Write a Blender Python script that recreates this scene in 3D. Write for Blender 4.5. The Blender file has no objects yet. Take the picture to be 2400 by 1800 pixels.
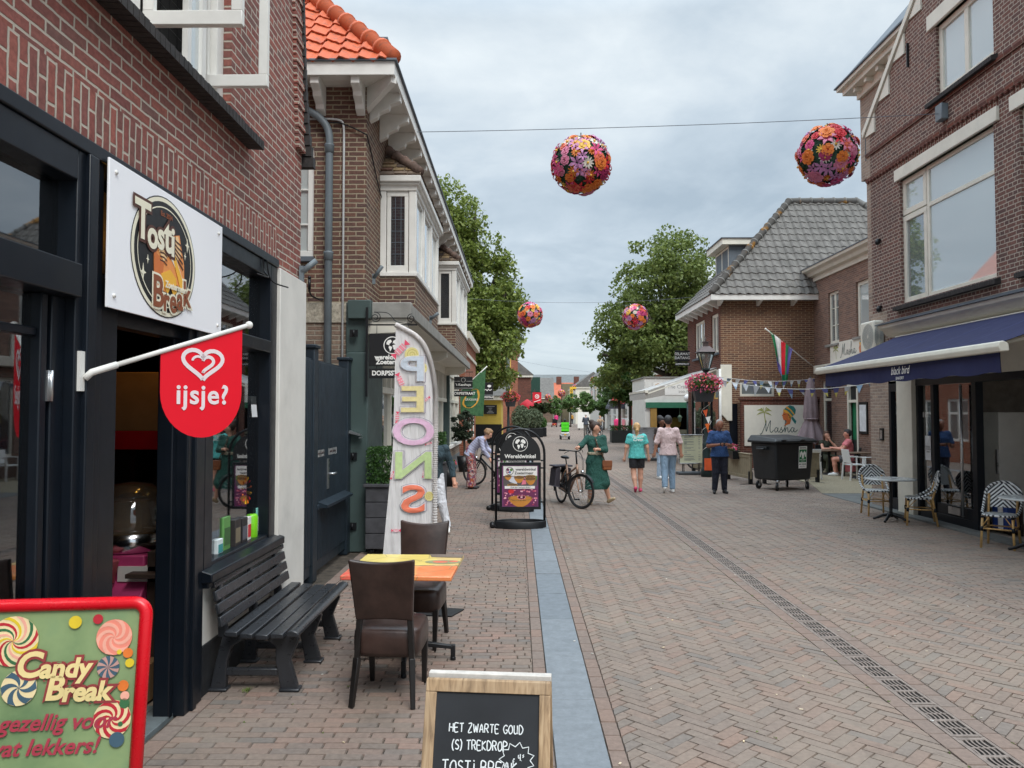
import bpy, math, random
import numpy as np
from mathutils import Vector, Matrix, Euler
rad = math.radians
SC = bpy.context.scene
COL = SC.collection
V = Vector
# ---------------------------------------------------------------- camera
cam = bpy.data.cameras.new("camera"); camo = bpy.data.objects.new("camera", cam); COL.objects.link(camo)
camo.location = (0, 0, 1.9)
camo.rotation_euler = (math.pi/2 + math.atan(66/1803), 0, math.atan(15/1803))
cam.sensor_width = 36; cam.lens = 36*1803/2400; cam.clip_start = .05; cam.clip_end = 3000
SC.camera = camo
# ---------------------------------------------------------------- sky
SUN_EL, SUN_ROT = rad(50), rad(155)
W = bpy.data.worlds.new("World"); SC.world = W; W.use_nodes = True
nt = W.node_tree; nt.nodes.clear()
def wn(t, **k):
    n = nt.nodes.new(t)
    for a, b in k.items(): setattr(n, a, b)
    return n
sky = wn('ShaderNodeTexSky', sky_type='NISHITA', sun_disc=False, sun_elevation=SUN_EL, sun_rotation=SUN_ROT)
tc = wn('ShaderNodeTexCoord'); sep = wn('ShaderNodeSeparateXYZ')
nt.links.new(tc.outputs['Generated'], sep.inputs[0])
def wmath(op, a, b=None, c=None, clamp=False):
    n = wn('ShaderNodeMath', operation=op, use_clamp=clamp)
    for i, x in enumerate((a, b, c)):
        if x is None: continue
        if isinstance(x, (int, float)): n.inputs[i].default_value = x
        else: nt.links.new(x, n.inputs[i])
    return n.outputs[0]
zc = wmath('MAXIMUM', sep.outputs[2], 0.02)
den = wmath('ADD', zc, .14)
cx = wmath('DIVIDE', sep.outputs[0], den); cy = wmath('DIVIDE', sep.outputs[1], den)
comb = wn('ShaderNodeCombineXYZ'); nt.links.new(wmath('MULTIPLY_ADD', cx, .9, wmath('MULTIPLY', cy, .35)), comb.inputs[0]); nt.links.new(wmath('MULTIPLY_ADD', cx, -.45, wmath('MULTIPLY', cy, .8)), comb.inputs[1])
def wnoise(sc, det, rough, dist, off):
    m = wn('ShaderNodeMapping'); m.inputs['Location'].default_value = off; nt.links.new(comb.outputs[0], m.inputs[0])
    n = wn('ShaderNodeTexNoise'); n.inputs['Scale'].default_value = sc; n.inputs['Detail'].default_value = det
    n.inputs['Roughness'].default_value = rough; n.inputs['Distortion'].default_value = dist
    nt.links.new(m.outputs[0], n.inputs['Vector']); return n.outputs['Fac']
n1 = wnoise(.9, 9, .52, .5, (3.2, 1.1, 0)); n2 = wnoise(2.6, 8, .6, .3, (7.3, 2.2, 4))
mixn = wmath('ADD', wmath('MULTIPLY', n1, .72), wmath('MULTIPLY', n2, .28))
ramp = wn('ShaderNodeValToRGB'); nt.links.new(mixn, ramp.inputs[0])
e = ramp.color_ramp.elements
e[0].position = .37; e[0].color = (.31, .38, .445, 1)
e[1].position = .66; e[1].color = (.64, .69, .715, 1)
m = ramp.color_ramp.elements.new(.5); m.color = (.43, .50, .56, 1)
# brighter, whiter strip low over the street end; darker grey-blue higher up; bright overcast dome overhead
hor = wn('ShaderNodeMapRange'); nt.links.new(sep.outputs[2], hor.inputs[0]); hor.inputs[1].default_value = .02; hor.inputs[2].default_value = .16; hor.inputs[3].default_value = .55; hor.inputs[4].default_value = 0
mh = wn('ShaderNodeMix', data_type='RGBA'); nt.links.new(hor.outputs[0], mh.inputs[0]); nt.links.new(ramp.outputs[0], mh.inputs[6]); mh.inputs[7].default_value = (.54, .60, .615, 1)
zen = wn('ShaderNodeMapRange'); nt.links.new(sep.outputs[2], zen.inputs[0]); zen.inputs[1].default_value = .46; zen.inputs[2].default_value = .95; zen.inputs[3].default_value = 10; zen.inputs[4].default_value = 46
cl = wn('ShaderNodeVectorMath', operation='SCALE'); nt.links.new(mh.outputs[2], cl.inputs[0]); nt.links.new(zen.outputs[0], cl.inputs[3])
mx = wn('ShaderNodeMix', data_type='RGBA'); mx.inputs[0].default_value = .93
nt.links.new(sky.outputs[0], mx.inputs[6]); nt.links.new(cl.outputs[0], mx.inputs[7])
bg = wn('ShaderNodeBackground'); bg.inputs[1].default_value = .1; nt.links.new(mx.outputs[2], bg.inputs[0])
wo = wn('ShaderNodeOutputWorld'); nt.links.new(bg.outputs[0], wo.inputs[0])
# ---------------------------------------------------------------- sun through cloud
sl = bpy.data.lights.new("sun", 'SUN'); sl.energy = 1.5; sl.angle = rad(24); sl.color = (1, .965, .91)
slo = bpy.data.objects.new("sun", sl); COL.objects.link(slo)
sd = V((math.sin(SUN_ROT)*math.cos(SUN_EL), math.cos(SUN_ROT)*math.cos(SUN_EL), math.sin(SUN_EL)))
slo.rotation_euler = (-sd).to_track_quat('-Z', 'Y').to_euler(); slo.location = (0, 0, 60)
vs = SC.view_settings; vs.view_transform = 'Standard'; vs.look = 'None'; vs.exposure = 0.55; vs.gamma = 1; vs.use_curve_mapping = False
SC.render.engine = 'CYCLES'
try:
    SC.cycles.use_denoising = True; SC.cycles.max_bounces = 6; SC.cycles.transparent_max_bounces = 16
except Exception: pass

# ================================================================ materials
MATS = {}
class NT:
    def __init__(s, name):
        s.m = bpy.data.materials.new(name); s.m.use_nodes = True; s.t = s.m.node_tree; s.t.nodes.clear()
        s.out = s.n('ShaderNodeOutputMaterial'); s.b = s.n('ShaderNodeBsdfPrincipled'); s.l(s.b.outputs[0], s.out.inputs[0])
    def n(s, t, **k):
        n = s.t.nodes.new(t)
        for a, b in k.items(): setattr(n, a, b)
        return n
    def l(s, a, b): s.t.links.new(a, b)
    def math(s, op, a, b=None, c=None, clamp=False):
        n = s.n('ShaderNodeMath', operation=op, use_clamp=clamp)
        for i, x in enumerate((a, b, c)):
            if x is None: continue
            if isinstance(x, (int, float)): n.inputs[i].default_value = x
            else: s.l(x, n.inputs[i])
        return n.outputs[0]
    def ramp(s, fac, stops):
        r = s.n('ShaderNodeValToRGB'); s.l(fac, r.inputs[0]); el = r.color_ramp.elements
        while len(el) > 1: el.remove(el[-1])
        for i, (p, c) in enumerate(stops):
            q = el[0] if i == 0 else el.new(p)
            q.position = p; q.color = (*c, 1)
        return r.outputs[0]
    def noise(s, sc, det=4, rough=.55, vec=None, dim=None):
        n = s.n('ShaderNodeTexNoise'); n.inputs['Scale'].default_value = sc; n.inputs['Detail'].default_value = det; n.inputs['Roughness'].default_value = rough
        s.l(vec if vec is not None else s.obj(), n.inputs['Vector']); return n.outputs['Fac']
    def obj(s): return s.n('ShaderNodeTexCoord').outputs['Object']
    def mix(s, f, a, b, mode='MIX'):
        n = s.n('ShaderNodeMix', data_type='RGBA', blend_type=mode)
        for i, x in ((0, f), (6, a), (7, b)):
            if isinstance(x, (int, float)): n.inputs[i].default_value = x
            elif isinstance(x, tuple): n.inputs[i].default_value = (*x[:3], 1)
            else: s.l(x, n.inputs[i])
        return n.outputs[2]
    def bump(s, h, st=.3, d=.01):
        n = s.n('ShaderNodeBump'); n.inputs['Strength'].default_value = st; n.inputs['Distance'].default_value = d
        s.l(h, n.inputs['Height']); s.l(n.outputs[0], s.b.inputs['Normal'])
def srgb(r, g, b):
    f = lambda c: ((c/255+.055)/1.055)**2.4 if c/255 > .04045 else c/255/12.92
    return (f(r), f(g), f(b))
def pbr(name, col, rough=.6, metal=0, var=.12, scale=6, bump=0, spec=.5, dirt=0, trans=0):
    if name in MATS: return MATS[name]
    t = NT(name); col = tuple(col)
    f = t.noise(scale, 5, .6)
    lo = tuple(max(0, c*(1-var*1.3)) for c in col); hi = tuple(min(1, c*(1+var)) for c in col)
    c = t.ramp(f, [(.3, lo), (.7, hi)])
    if dirt:
        d = t.noise(1.7, 7, .68)
        c = t.mix(t.ramp(d, [(.5, (0, 0, 0)), (.72, (dirt,)*3)]), c, (.05, .047, .04))
    t.l(c, t.b.inputs['Base Color']); t.b.inputs['Metallic'].default_value = metal
    r = t.math('MULTIPLY_ADD', t.noise(scale*2.3, 3), .24, rough-.12, clamp=True); t.l(r, t.b.inputs['Roughness'])
    t.b.inputs['Specular IOR Level'].default_value = spec
    if bump: t.bump(t.noise(scale*7, 4), bump, .004)
    if trans:
        tr = t.n('ShaderNodeBsdfTranslucent'); t.l(c, tr.inputs[0]); mx = t.n('ShaderNodeMixShader'); mx.inputs[0].default_value = trans
        t.l(t.b.outputs[0], mx.inputs[1]); t.l(tr.outputs[0], mx.inputs[2]); t.l(mx.outputs[0], t.out.inputs[0])
    MATS[name] = t.m; return t.m
def glass(name, tint=(.03, .035, .04), alpha=.5, rough=.02, mirror=.06):
    """window pane: a see-through tinted layer with a fresnel mirror on it"""
    if name in MATS: return MATS[name]
    t = NT(name); t.b.inputs['Base Color'].default_value = (*tint, 1); t.b.inputs['Roughness'].default_value = rough
    tr = t.n('ShaderNodeBsdfTransparent'); tr.inputs[0].default_value = (.86, .9, .88, 1)
    gl = t.n('ShaderNodeBsdfGlossy'); gl.inputs['Roughness'].default_value = rough; gl.inputs[0].default_value = (.95, .97, 1, 1)
    a = t.n('ShaderNodeMixShader'); a.inputs[0].default_value = alpha; t.l(tr.outputs[0], a.inputs[1]); t.l(t.b.outputs[0], a.inputs[2])
    lw = t.n('ShaderNodeFresnel'); lw.inputs[0].default_value = 1.55
    b = t.n('ShaderNodeMixShader'); t.l(t.math('MULTIPLY_ADD', lw.outputs[0], 1.1, mirror, clamp=True), b.inputs[0]); t.l(a.outputs[0], b.inputs[1]); t.l(gl.outputs[0], b.inputs[2])
    t.l(b.outputs[0], t.out.inputs[0]); MATS[name] = t.m; return t.m
def brick(name, cols, mortar, bw=.22, bh=.0625, m=.011, bond='running', rough=.85, grime=.25, spots=0):
    """brickwork laid in wall metres (UV): per-brick colour, recessed joints"""
    if name in MATS: return MATS[name]
    t = NT(name); uv = t.n('ShaderNodeUVMap'); s = t.n('ShaderNodeSeparateXYZ')
    # slightly wavy joints
    wob = t.n('ShaderNodeTexNoise'); wob.inputs['Scale'].default_value = 9; wob.inputs['Detail'].default_value = 2; t.l(uv.outputs[0], wob.inputs['Vector'])
    w2 = t.n('ShaderNodeVectorMath', operation='SCALE'); w2.inputs[3].default_value = .012; t.l(wob.outputs['Color'], w2.inputs[0])
    w3 = t.n('ShaderNodeVectorMath', operation='ADD'); t.l(uv.outputs[0], w3.inputs[0]); t.l(w2.outputs[0], w3.inputs[1]); t.l(w3.outputs[0], s.inputs[0])
    u, v = (s.outputs[0], s.outputs[1]) if bond != 'soldier' else (s.outputs[1], s.outputs[0])
    row = t.math('FLOOR', t.math('DIVIDE', v, bh)); fv = t.math('SUBTRACT', v, t.math('MULTIPLY', row, bh))
    odd = t.math('FLOORED_MODULO', row, 2)
    if bond == 'cross':
        w = t.math('MULTIPLY_ADD', odd, -bw/2, bw); uo = t.math('MULTIPLY_ADD', odd, bw/4, u)
    elif bond == 'third':
        w = bw; uo = t.math('MULTIPLY_ADD', t.math('FRACT', t.math('MULTIPLY', row, .37)), bw, u)
    else:
        w = bw; uo = t.math('MULTIPLY_ADD', odd, bw/2, u)
    q = t.math('DIVIDE', uo, w); col = t.math('FLOOR', q); fu = t.math('MULTIPLY', t.math('SUBTRACT', q, col), w)
    d = t.math('MINIMUM', t.math('MINIMUM', fu, t.math('SUBTRACT', w, fu)), t.math('MINIMUM', fv, t.math('SUBTRACT', bh, fv)))
    ed = t.math('MULTIPLY_ADD', t.noise(60, 3, .6, uv.outputs[0]), .006, -.003); d = t.math('ADD', d, ed)
    mr = t.n('ShaderNodeMapRange', interpolation_type='SMOOTHSTEP'); t.l(d, mr.inputs[0]); mr.inputs[1].default_value = m*.38; mr.inputs[2].default_value = m*.72
    cv = t.n('ShaderNodeCombineXYZ'); t.l(col, cv.inputs[0]); t.l(row, cv.inputs[1])
    wnz = t.n('ShaderNodeTexWhiteNoise', noise_dimensions='2D'); t.l(cv.outputs[0], wnz.inputs['Vector'])
    n = len(cols); c = t.ramp(wnz.outputs['Value'], [(i/(n-1) if n > 1 else 0, cc) for i, cc in enumerate(cols)])
    f = t.noise(30, 6, .65, uv.outputs[0]); c = t.mix(1.0, c, t.ramp(f, [(.25, (.62,)*3), (.75, (1.3,)*3)]), 'MULTIPLY')
    if spots: c = t.mix(t.ramp(t.noise(70, 5, .7, uv.outputs[0]), [(.6, (0, 0, 0)), (.72, (spots,)*3)]), c, (.35, .32, .28))
    mc = t.mix(t.noise(14, 4, .6, uv.outputs[0]), tuple(x*.8 for x in mortar), tuple(min(1, x*1.15) for x in mortar))
    c = t.mix(mr.outputs[0], mc, c)
    big = t.noise(.55, 6, .6, uv.outputs[0]); c = t.mix(t.ramp(big, [(.48, (0, 0, 0)), (.75, (grime,)*3)]), c, (.035, .032, .03))
    t.l(c, t.b.inputs['Base Color']); t.b.inputs['Roughness'].default_value = rough; t.b.inputs['Specular IOR Level'].default_value = .25
    t.bump(t.math('MULTIPLY_ADD', f, .25, mr.outputs[0]), .7, .008)
    MATS[name] = t.m; return t.m
def islands(name, cols, rough=.8, var=.25, sc=40, spec=.3, trans=0, bump=.25, worn=None):
    """one colour per loose piece (paving brick, leaf, petal)"""
    if name in MATS: return MATS[name]
    t = NT(name); g = t.n('ShaderNodeNewGeometry'); n = len(cols)
    c = t.ramp(g.outputs['Random Per Island'], [(i/max(1, n-1), cc) for i, cc in enumerate(cols)])
    f = t.noise(sc, 5, .65); c = t.mix(1.0, c, t.ramp(f, [(.25, (1-var,)*3), (.75, (1+var,)*3)]), 'MULTIPLY')
    if worn:
        c = t.mix(t.ramp(t.noise(.8, 7, .62), [(.45, (0,0,0)), (.7, (.5,)*3)]), c, worn); c = t.mix(t.ramp(t.noise(1.7, 8, .7), [(.56, (0,0,0)), (.72, (.45,)*3)]), c, (.075,.068,.06)); c = t.mix(t.ramp(t.noise(5, 3, .5), [(.70, (0,0,0)), (.74, (.35,)*3)]), c, (.06,.055,.05))
    t.l(c, t.b.inputs['Base Color']); t.b.inputs['Roughness'].default_value = rough; t.b.inputs['Specular IOR Level'].default_value = spec
    if bump: t.bump(f, bump, .003)
    if trans:
        tr = t.n('ShaderNodeBsdfTranslucent'); t.l(c, tr.inputs[0]); mx = t.n('ShaderNodeMixShader'); mx.inputs[0].default_value = trans
        t.l(t.b.outputs[0], mx.inputs[1]); t.l(tr.outputs[0], mx.inputs[2]); t.l(mx.outputs[0], t.out.inputs[0])
    MATS[name] = t.m; return t.m
def stripes(name, c1, c2, scale, axis=0, duty=.5, rough=.6):
    if name in MATS: return MATS[name]
    t = NT(name); s = t.n('ShaderNodeSeparateXYZ'); t.l(t.obj(), s.inputs[0])
    x = s.outputs[axis] if isinstance(axis, int) else t.math('ADD', s.outputs[0], s.outputs[2])
    f = t.math('GREATER_THAN', t.math('FRACT', t.math('MULTIPLY', x, scale)), duty)
    c = t.mix(f, c1, c2); c = t.mix(1., c, t.ramp(t.noise(25), [(.3, (.8,)*3), (.7, (1.1,)*3)]), 'MULTIPLY')
    t.l(c, t.b.inputs['Base Color']); t.b.inputs['Roughness'].default_value = rough; MATS[name] = t.m; return t.m

# ================================================================ mesh builder
class MB:
    def __init__(s): s.v = []; s.f = []; s.mi = []; s.sm = []
    def add(s, vs, fs, m=0, M=None, sm=False):
        o = len(s.v)
        if M is not None: vs = [M @ V(p) for p in vs]
        s.v += [tuple(p) for p in vs]
        for f in fs: s.f.append(tuple(i+o for i in f)); s.mi.append(m); s.sm.append(sm)
        return s
    def box(s, x0, x1, y0, y1, z0, z1, m=0, M=None):
        x0, x1 = min(x0, x1), max(x0, x1); y0, y1 = min(y0, y1), max(y0, y1); z0, z1 = min(z0, z1), max(z0, z1)
        return s.add([(x0,y0,z0),(x1,y0,z0),(x1,y1,z0),(x0,y1,z0),(x0,y0,z1),(x1,y0,z1),(x1,y1,z1),(x0,y1,z1)],
              [(0,3,2,1),(4,5,6,7),(0,1,5,4),(1,2,6,5),(2,3,7,6),(3,0,4,7)], m, M)
    def bar(s, p0, p1, w, d=None, m=0, up=(0,0,1), t=1.0):
        """rectangular bar from p0 to p1, w wide (sideways) and d deep (along up), tapering by t"""
        p0, p1 = V(p0), V(p1); d = d or w; z = (p1-p0).normalized(); u = V(up)
        if abs(z.dot(u)) > .98: u = V((0,1,0))
        x = u.cross(z).normalized(); y = z.cross(x)
        q = [p0 + x*a*w/2 + y*b*d/2 for a, b in ((-1,-1),(1,-1),(1,1),(-1,1))] + [p1 + x*a*w*t/2 + y*b*d*t/2 for a, b in ((-1,-1),(1,-1),(1,1),(-1,1))]
        return s.add(q, [(0,3,2,1),(4,5,6,7),(0,1,5,4),(1,2,6,5),(2,3,7,6),(3,0,4,7)], m)
    def tube(s, pts, r, n=8, m=0, closed=False, sm=True, cap=True, flat=1.0):
        pts = [V(p) for p in pts]; k = len(pts); rs = r if isinstance(r, (list, tuple)) else [r]*k
        vs = []; ref = None
        for i, p in enumerate(pts):
            a = pts[(i-1) % k] if (closed or i > 0) else p; b = pts[(i+1) % k] if (closed or i < k-1) else p
            tg = (b-a).normalized()
            if ref is None:
                ref = V((0,0,1)) if abs(tg.z) < .9 else V((1,0,0))
            ref = (ref - tg*ref.dot(tg)); ref.normalize(); bi = tg.cross(ref)
            for j in range(n):
                an = 2*math.pi*j/n; vs.append(p + (bi*math.cos(an) + ref*math.sin(an)*flat)*rs[i])
        fs = []
        for i in range(k if closed else k-1):
            for j in range(n):
                a = i*n+j; b = i*n+(j+1) % n; c = ((i+1) % k)*n+(j+1) % n; d = ((i+1) % k)*n+j; fs.append((a,b,c,d))
        if cap and not closed: fs += [tuple(range(n-1,-1,-1)), tuple((k-1)*n+j for j in range(n))]
        return s.add(vs, fs, m, None, sm)
    def cyl(s, p0, p1, r0, r1=None, n=12, m=0, sm=True): return s.tube([p0, p1], [r0, r0 if r1 is None else r1], n, m, sm=sm)
    def lathe(s, prof, c=(0,0,0), n=20, m=0, sm=True, M=None, sx=1, sy=1):
        vs = []; k = len(prof)
        for r, z in prof:
            for j in range(n): a = 2*math.pi*j/n; vs.append((c[0]+r*sx*math.cos(a), c[1]+r*sy*math.sin(a), c[2]+z))
        fs = [(i*n+j, i*n+(j+1) % n, (i+1)*n+(j+1) % n, (i+1)*n+j) for i in range(k-1) for j in range(n)]
        fs += [tuple(range(n-1,-1,-1)), tuple((k-1)*n+j for j in range(n))]
        return s.add(vs, fs, m, M, sm)
    def ell(s, c, r, n=12, m=0, M=None):
        r = (r, r, r) if isinstance(r, (int, float)) else r
        k = max(6, n//2+1); prof = [(max(.002, math.sin(math.pi*i/k)), -math.cos(math.pi*i/k)) for i in range(k+1)]
        vs = []
        for a, z in prof:
            for j in range(n): t = 2*math.pi*j/n; vs.append((c[0]+r[0]*a*math.cos(t), c[1]+r[1]*a*math.sin(t), c[2]+r[2]*z))
        fs = [(i*n+j, i*n+(j+1) % n, (i+1)*n+(j+1) % n, (i+1)*n+j) for i in range(k) for j in range(n)] + [tuple(range(n-1,-1,-1)), tuple(k*n+j for j in range(n))]
        return s.add(vs, fs, m, M, True)
    def prism(s, poly, ex, m=0, sm=False, M=None):
        """polygon (3-D points) extruded by the vector ex"""
        n = len(poly); a = [V(p) for p in poly]; b = [p+V(ex) for p in a]
        nrm = V((0,0,0))
        for i in range(n): nrm += a[i].cross(a[(i+1) % n])
        fl = nrm.dot(V(ex)) > 0
        f0 = tuple(range(n)); fs = [f0[::-1] if fl else f0, tuple(range(n, 2*n)) if fl else tuple(range(2*n-1, n-1, -1))]
        for i in range(n):
            j = (i+1) % n; fs.append((i, j, n+j, n+i) if fl else (j, i, n+i, n+j))
        return s.add(a+b, fs, m, M, sm)
    def surf(s, fn, nu, nv, m=0, sm=True, thick=0):
        vs = [fn(i/nu, j/nv) for i in range(nu+1) for j in range(nv+1)]
        fs = [(i*(nv+1)+j, (i+1)*(nv+1)+j, (i+1)*(nv+1)+j+1, i*(nv+1)+j+1) for i in range(nu) for j in range(nv)]
        return s.add(vs, fs, m, None, sm)
    def wall(s, ax, p, sg, a0, a1, z0, z1, holes=(), dep=.12, m=0, mr=None):
        """wall face on the plane ax=p, looking along sg, with openings and their reveals"""
        mr = m if mr is None else mr
        P = (lambda q, a, z: (q, a, z)) if ax == 'x' else (lambda q, a, z: (a, q, z))
        A = sorted({a0, a1, *[h[0] for h in holes], *[h[1] for h in holes]}); Z = sorted({z0, z1, *[h[2] for h in holes], *[h[3] for h in holes]})
        A = [a for a in A if a0 <= a <= a1]; Z = [z for z in Z if z0 <= z <= z1]
        flip = (sg > 0) == (ax == 'y')
        for i in range(len(A)-1):
            for j in range(len(Z)-1):
                ca, cz = (A[i]+A[i+1])/2, (Z[j]+Z[j+1])/2
                if any(h[0] < ca < h[1] and h[2] < cz < h[3] for h in holes): continue
                q = [P(p, A[i], Z[j]), P(p, A[i+1], Z[j]), P(p, A[i+1], Z[j+1]), P(p, A[i], Z[j+1])]
                s.add(q[::-1] if flip else q, [(0,1,2,3)], m)
        b = p - sg*dep
        for h in holes:
            x0, x1, y0, y1 = h[:4]
            for si, (c0, c1) in enumerate((((x0,y0),(x1,y0)), ((x1,y0),(x1,y1)), ((x1,y1),(x0,y1)), ((x0,y1),(x0,y0)))):
                if len(h) > 4 and h[4] == si: continue
                q = [P(p, *c0), P(p, *c1), P(b, *c1), P(b, *c0)]
                s.add(q if not flip else q[::-1], [(0,1,2,3)], mr)
        return s
    def build(s, name, mats, parent=None, world=True, bevel=0, seg=2, sub=0, uv=True, wn=False):
        me = bpy.data.meshes.new(name)
        off = V((0,0,0))
        if parent is not None and world:
            q = parent
            while q is not None: off += q.location; q = q.parent
        vs = [(a-off[0], b-off[1], c-off[2]) for a, b, c in s.v] if off.length else s.v
        me.from_pydata(vs, [], s.f)
        if not isinstance(mats, (list, tuple)): mats = [mats]
        for x in mats: me.materials.append(x)
        me.polygons.foreach_set('material_index', s.mi); me.polygons.foreach_set('use_smooth', s.sm)
        me.update()
        if uv and len(s.f) < 60000:
            npol = len(me.polygons); nl = len(me.loops)
            nr = np.empty(npol*3); me.polygons.foreach_get('normal', nr); nr = nr.reshape(-1, 3)
            lt = np.empty(npol, dtype=np.int64); me.polygons.foreach_get('loop_total', lt)
            lv = np.empty(nl, dtype=np.int64); me.loops.foreach_get('vertex_index', lv)
            co = np.array(s.v)[lv]; nn = np.repeat(nr, lt, axis=0)
            u = np.stack([-nn[:,1], nn[:,0], np.zeros(nl)], 1); ln = np.linalg.norm(u, axis=1); u[ln < .05] = (1,0,0); ln[ln < .05] = 1; u /= ln[:,None]
            # fixed sense so that neighbouring faces share one run of bricks
            sgn = np.where(np.abs(u[:,0]) > np.abs(u[:,1]), np.sign(u[:,0]), np.sign(u[:,1])); u *= sgn[:,None]
            v = np.cross(nn, u); v *= np.where(v[:,2:3] < 0, -1, 1)
            flat = np.abs(nn[:,2]) > .95; v[flat] = (0,1,0)
            me.uv_layers.new(name='UVMap').data.foreach_set('uv', np.stack([(co*u).sum(1), (co*v).sum(1)], 1).ravel())
        o = bpy.data.objects.new(name, me); COL.objects.link(o)
        if parent is not None: o.parent = parent
        if bevel:
            b = o.modifiers.new('bevel', 'BEVEL'); b.width = bevel; b.segments = seg; b.limit_method = 'ANGLE'; b.angle_limit = rad(35)
            for q in me.polygons: q.use_smooth = True
            try: me.set_sharp_from_angle(angle=rad(40))
            except Exception: pass
        if sub:
            b = o.modifiers.new('sub', 'SUBSURF'); b.levels = sub; b.render_levels = sub
        return o
def fastmesh(name, verts, quads, mats, parent=None, mi=None, smooth=False):
    """numpy mesh of many separate quads (or tris)"""
    verts = np.asarray(verts, dtype=np.float32); quads = np.asarray(quads, dtype=np.int32); k = quads.shape[1]; n = len(quads)
    me = bpy.data.meshes.new(name); me.vertices.add(len(verts)); me.vertices.foreach_set('co', verts.ravel())
    me.loops.add(n*k); me.loops.foreach_set('vertex_index', quads.ravel())
    me.polygons.add(n); me.polygons.foreach_set('loop_start', np.arange(0, n*k, k, dtype=np.int32))
    try: me.polygons.foreach_set('loop_total', np.full(n, k, dtype=np.int32))
    except Exception: pass
    for x in (mats if isinstance(mats, (list, tuple)) else [mats]): me.materials.append(x)
    if mi is not None: me.polygons.foreach_set('material_index', np.asarray(mi, dtype=np.int32))
    me.polygons.foreach_set('use_smooth', np.full(n, smooth, dtype=bool)); me.update(calc_edges=True); me.validate()
    o = bpy.data.objects.new(name, me); COL.objects.link(o)
    if parent is not None: o.parent = parent
    return o
def tag(o, label=None, cat=None, group=None, kind=None):
    if label: o['label'] = label
    if cat: o['category'] = cat
    if group: o['group'] = group
    if kind: o['kind'] = kind
    return o
def thing(name, label, cat, loc=(0,0,0), rz=0, group=None):
    o = bpy.data.objects.new(name, None); COL.objects.link(o); o.empty_display_size = .1
    o.location = loc; o.rotation_euler = (0,0,rz); return tag(o, label, cat, group)
def dup(root, loc, rz=0, label=None, group=None):
    r = root.copy(); COL.objects.link(r); r.location = loc; r.rotation_euler = (0,0,rz)
    if label: r['label'] = label
    if group: r['group'] = group
    for ch in list(root.children):
        c = ch.copy(); COL.objects.link(c); c.parent = r
        for g in list(ch.children):
            d = g.copy(); COL.objects.link(d); d.parent = c
    return r
def text(s, pos, size, mat, parent, name='lettering', right=(1,0,0), up=(0,0,1), depth=.002, align='CENTER', off=0, shear=0, sx=1, world=True, spc=1, line=1):
    cu = bpy.data.curves.new(name, 'FONT'); cu.body = s; cu.size = size; cu.extrude = depth/2; cu.align_x = align; cu.align_y = 'CENTER'
    cu.offset = off; cu.shear = shear; cu.space_character = spc; cu.space_line = line; cu.resolution_u = 4
    o = bpy.data.objects.new(name, cu); COL.objects.link(o); bpy.context.view_layer.update()
    me = bpy.data.meshes.new_from_object(o); bpy.data.objects.remove(o); bpy.data.curves.remove(cu)
    r = V(right).normalized(); u = V(up).normalized(); n = r.cross(u); p = V(pos)
    if parent is not None and world:
        q = parent
        while q is not None: p = p - q.location; q = q.parent
    M = Matrix(((r.x*sx, u.x, n.x, p.x), (r.y*sx, u.y, n.y, p.y), (r.z*sx, u.z, n.z, p.z), (0,0,0,1)))
    me.transform(M); me.materials.clear(); me.materials.append(mat); me.name = name
    if sx < 0: me.flip_normals()
    ob = bpy.data.objects.new(name, me); COL.objects.link(ob)
    if parent is not None: ob.parent = parent
    return ob
class Face:
    """a flat panel's own 2-D frame: put shapes on it in layers"""
    def __init__(s, o, right, up): s.o = V(o); s.r = V(right).normalized(); s.u = V(up).normalized(); s.n = s.r.cross(s.u)
    def p(s, x, y, h=0): return s.o + s.r*x + s.u*y + s.n*h
    def poly(s, mb, pts, h=.001, m=0, t=.001): return mb.prism([s.p(x, y, h) for x, y in pts], s.n*t, m)
    def disc(s, mb, x, y, rx, ry=None, h=.001, m=0, n=24, a0=0, a1=360, t=.001):
        ry = ry or rx; k = [(x+rx*math.cos(rad(a0+(a1-a0)*i/n)), y+ry*math.sin(rad(a0+(a1-a0)*i/n))) for i in range(n if a1-a0 == 360 else n+1)]
        return s.poly(mb, k, h, m, t)
    def ring(s, mb, x, y, rx, ry, w, h=.001, m=0, n=32):
        vs = []; fs = []
        for i in range(n):
            a = 2*math.pi*i/n; c, d = math.cos(a), math.sin(a)
            vs += [s.p(x+rx*c, y+ry*d, h), s.p(x+(rx-w)*c, y+(ry-w)*d, h)]
            j = (i+1) % n; fs.append((2*i, 2*j, 2*j+1, 2*i+1))
        return mb.add(vs, fs, m)
    def stroke(s, mb, pts, w, h=.002, m=0):
        """a pen line"""
        pts = [V((a, b)) for a, b in pts]; vs = []; k = len(pts)
        for i, p in enumerate(pts):
            d = (pts[min(i+1, k-1)] - pts[max(i-1, 0)]); d = d.normalized() if d.length else V((1,0)); nn = V((-d.y, d.x))*w/2
            vs += [s.p(*(p+nn), h), s.p(*(p-nn), h)]
        return mb.add(vs, [(2*i, 2*i+1, 2*i+3, 2*i+2) for i in range(k-1)], m)
    def text(s, t, x, y, size, mat, parent, h=.002, **k): return text(t, s.p(x, y, h), size, mat, parent, right=s.r, up=s.u, **k)
def spline(pts, n=8):
    """smooth curve through 2-D or 3-D points"""
    P = [V(p) for p in pts]; out = []
    for i in range(len(P)-1):
        a, b, c, d = P[max(i-1,0)], P[i], P[i+1], P[min(i+2,len(P)-1)]
        for j in range(n):
            t = j/n; out.append(.5*((2*b)+(c-a)*t+(2*a-5*b+4*c-d)*t*t+(3*b-a-3*c+d)*t**3))
    out.append(P[-1]); return [tuple(p) for p in out]
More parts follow.
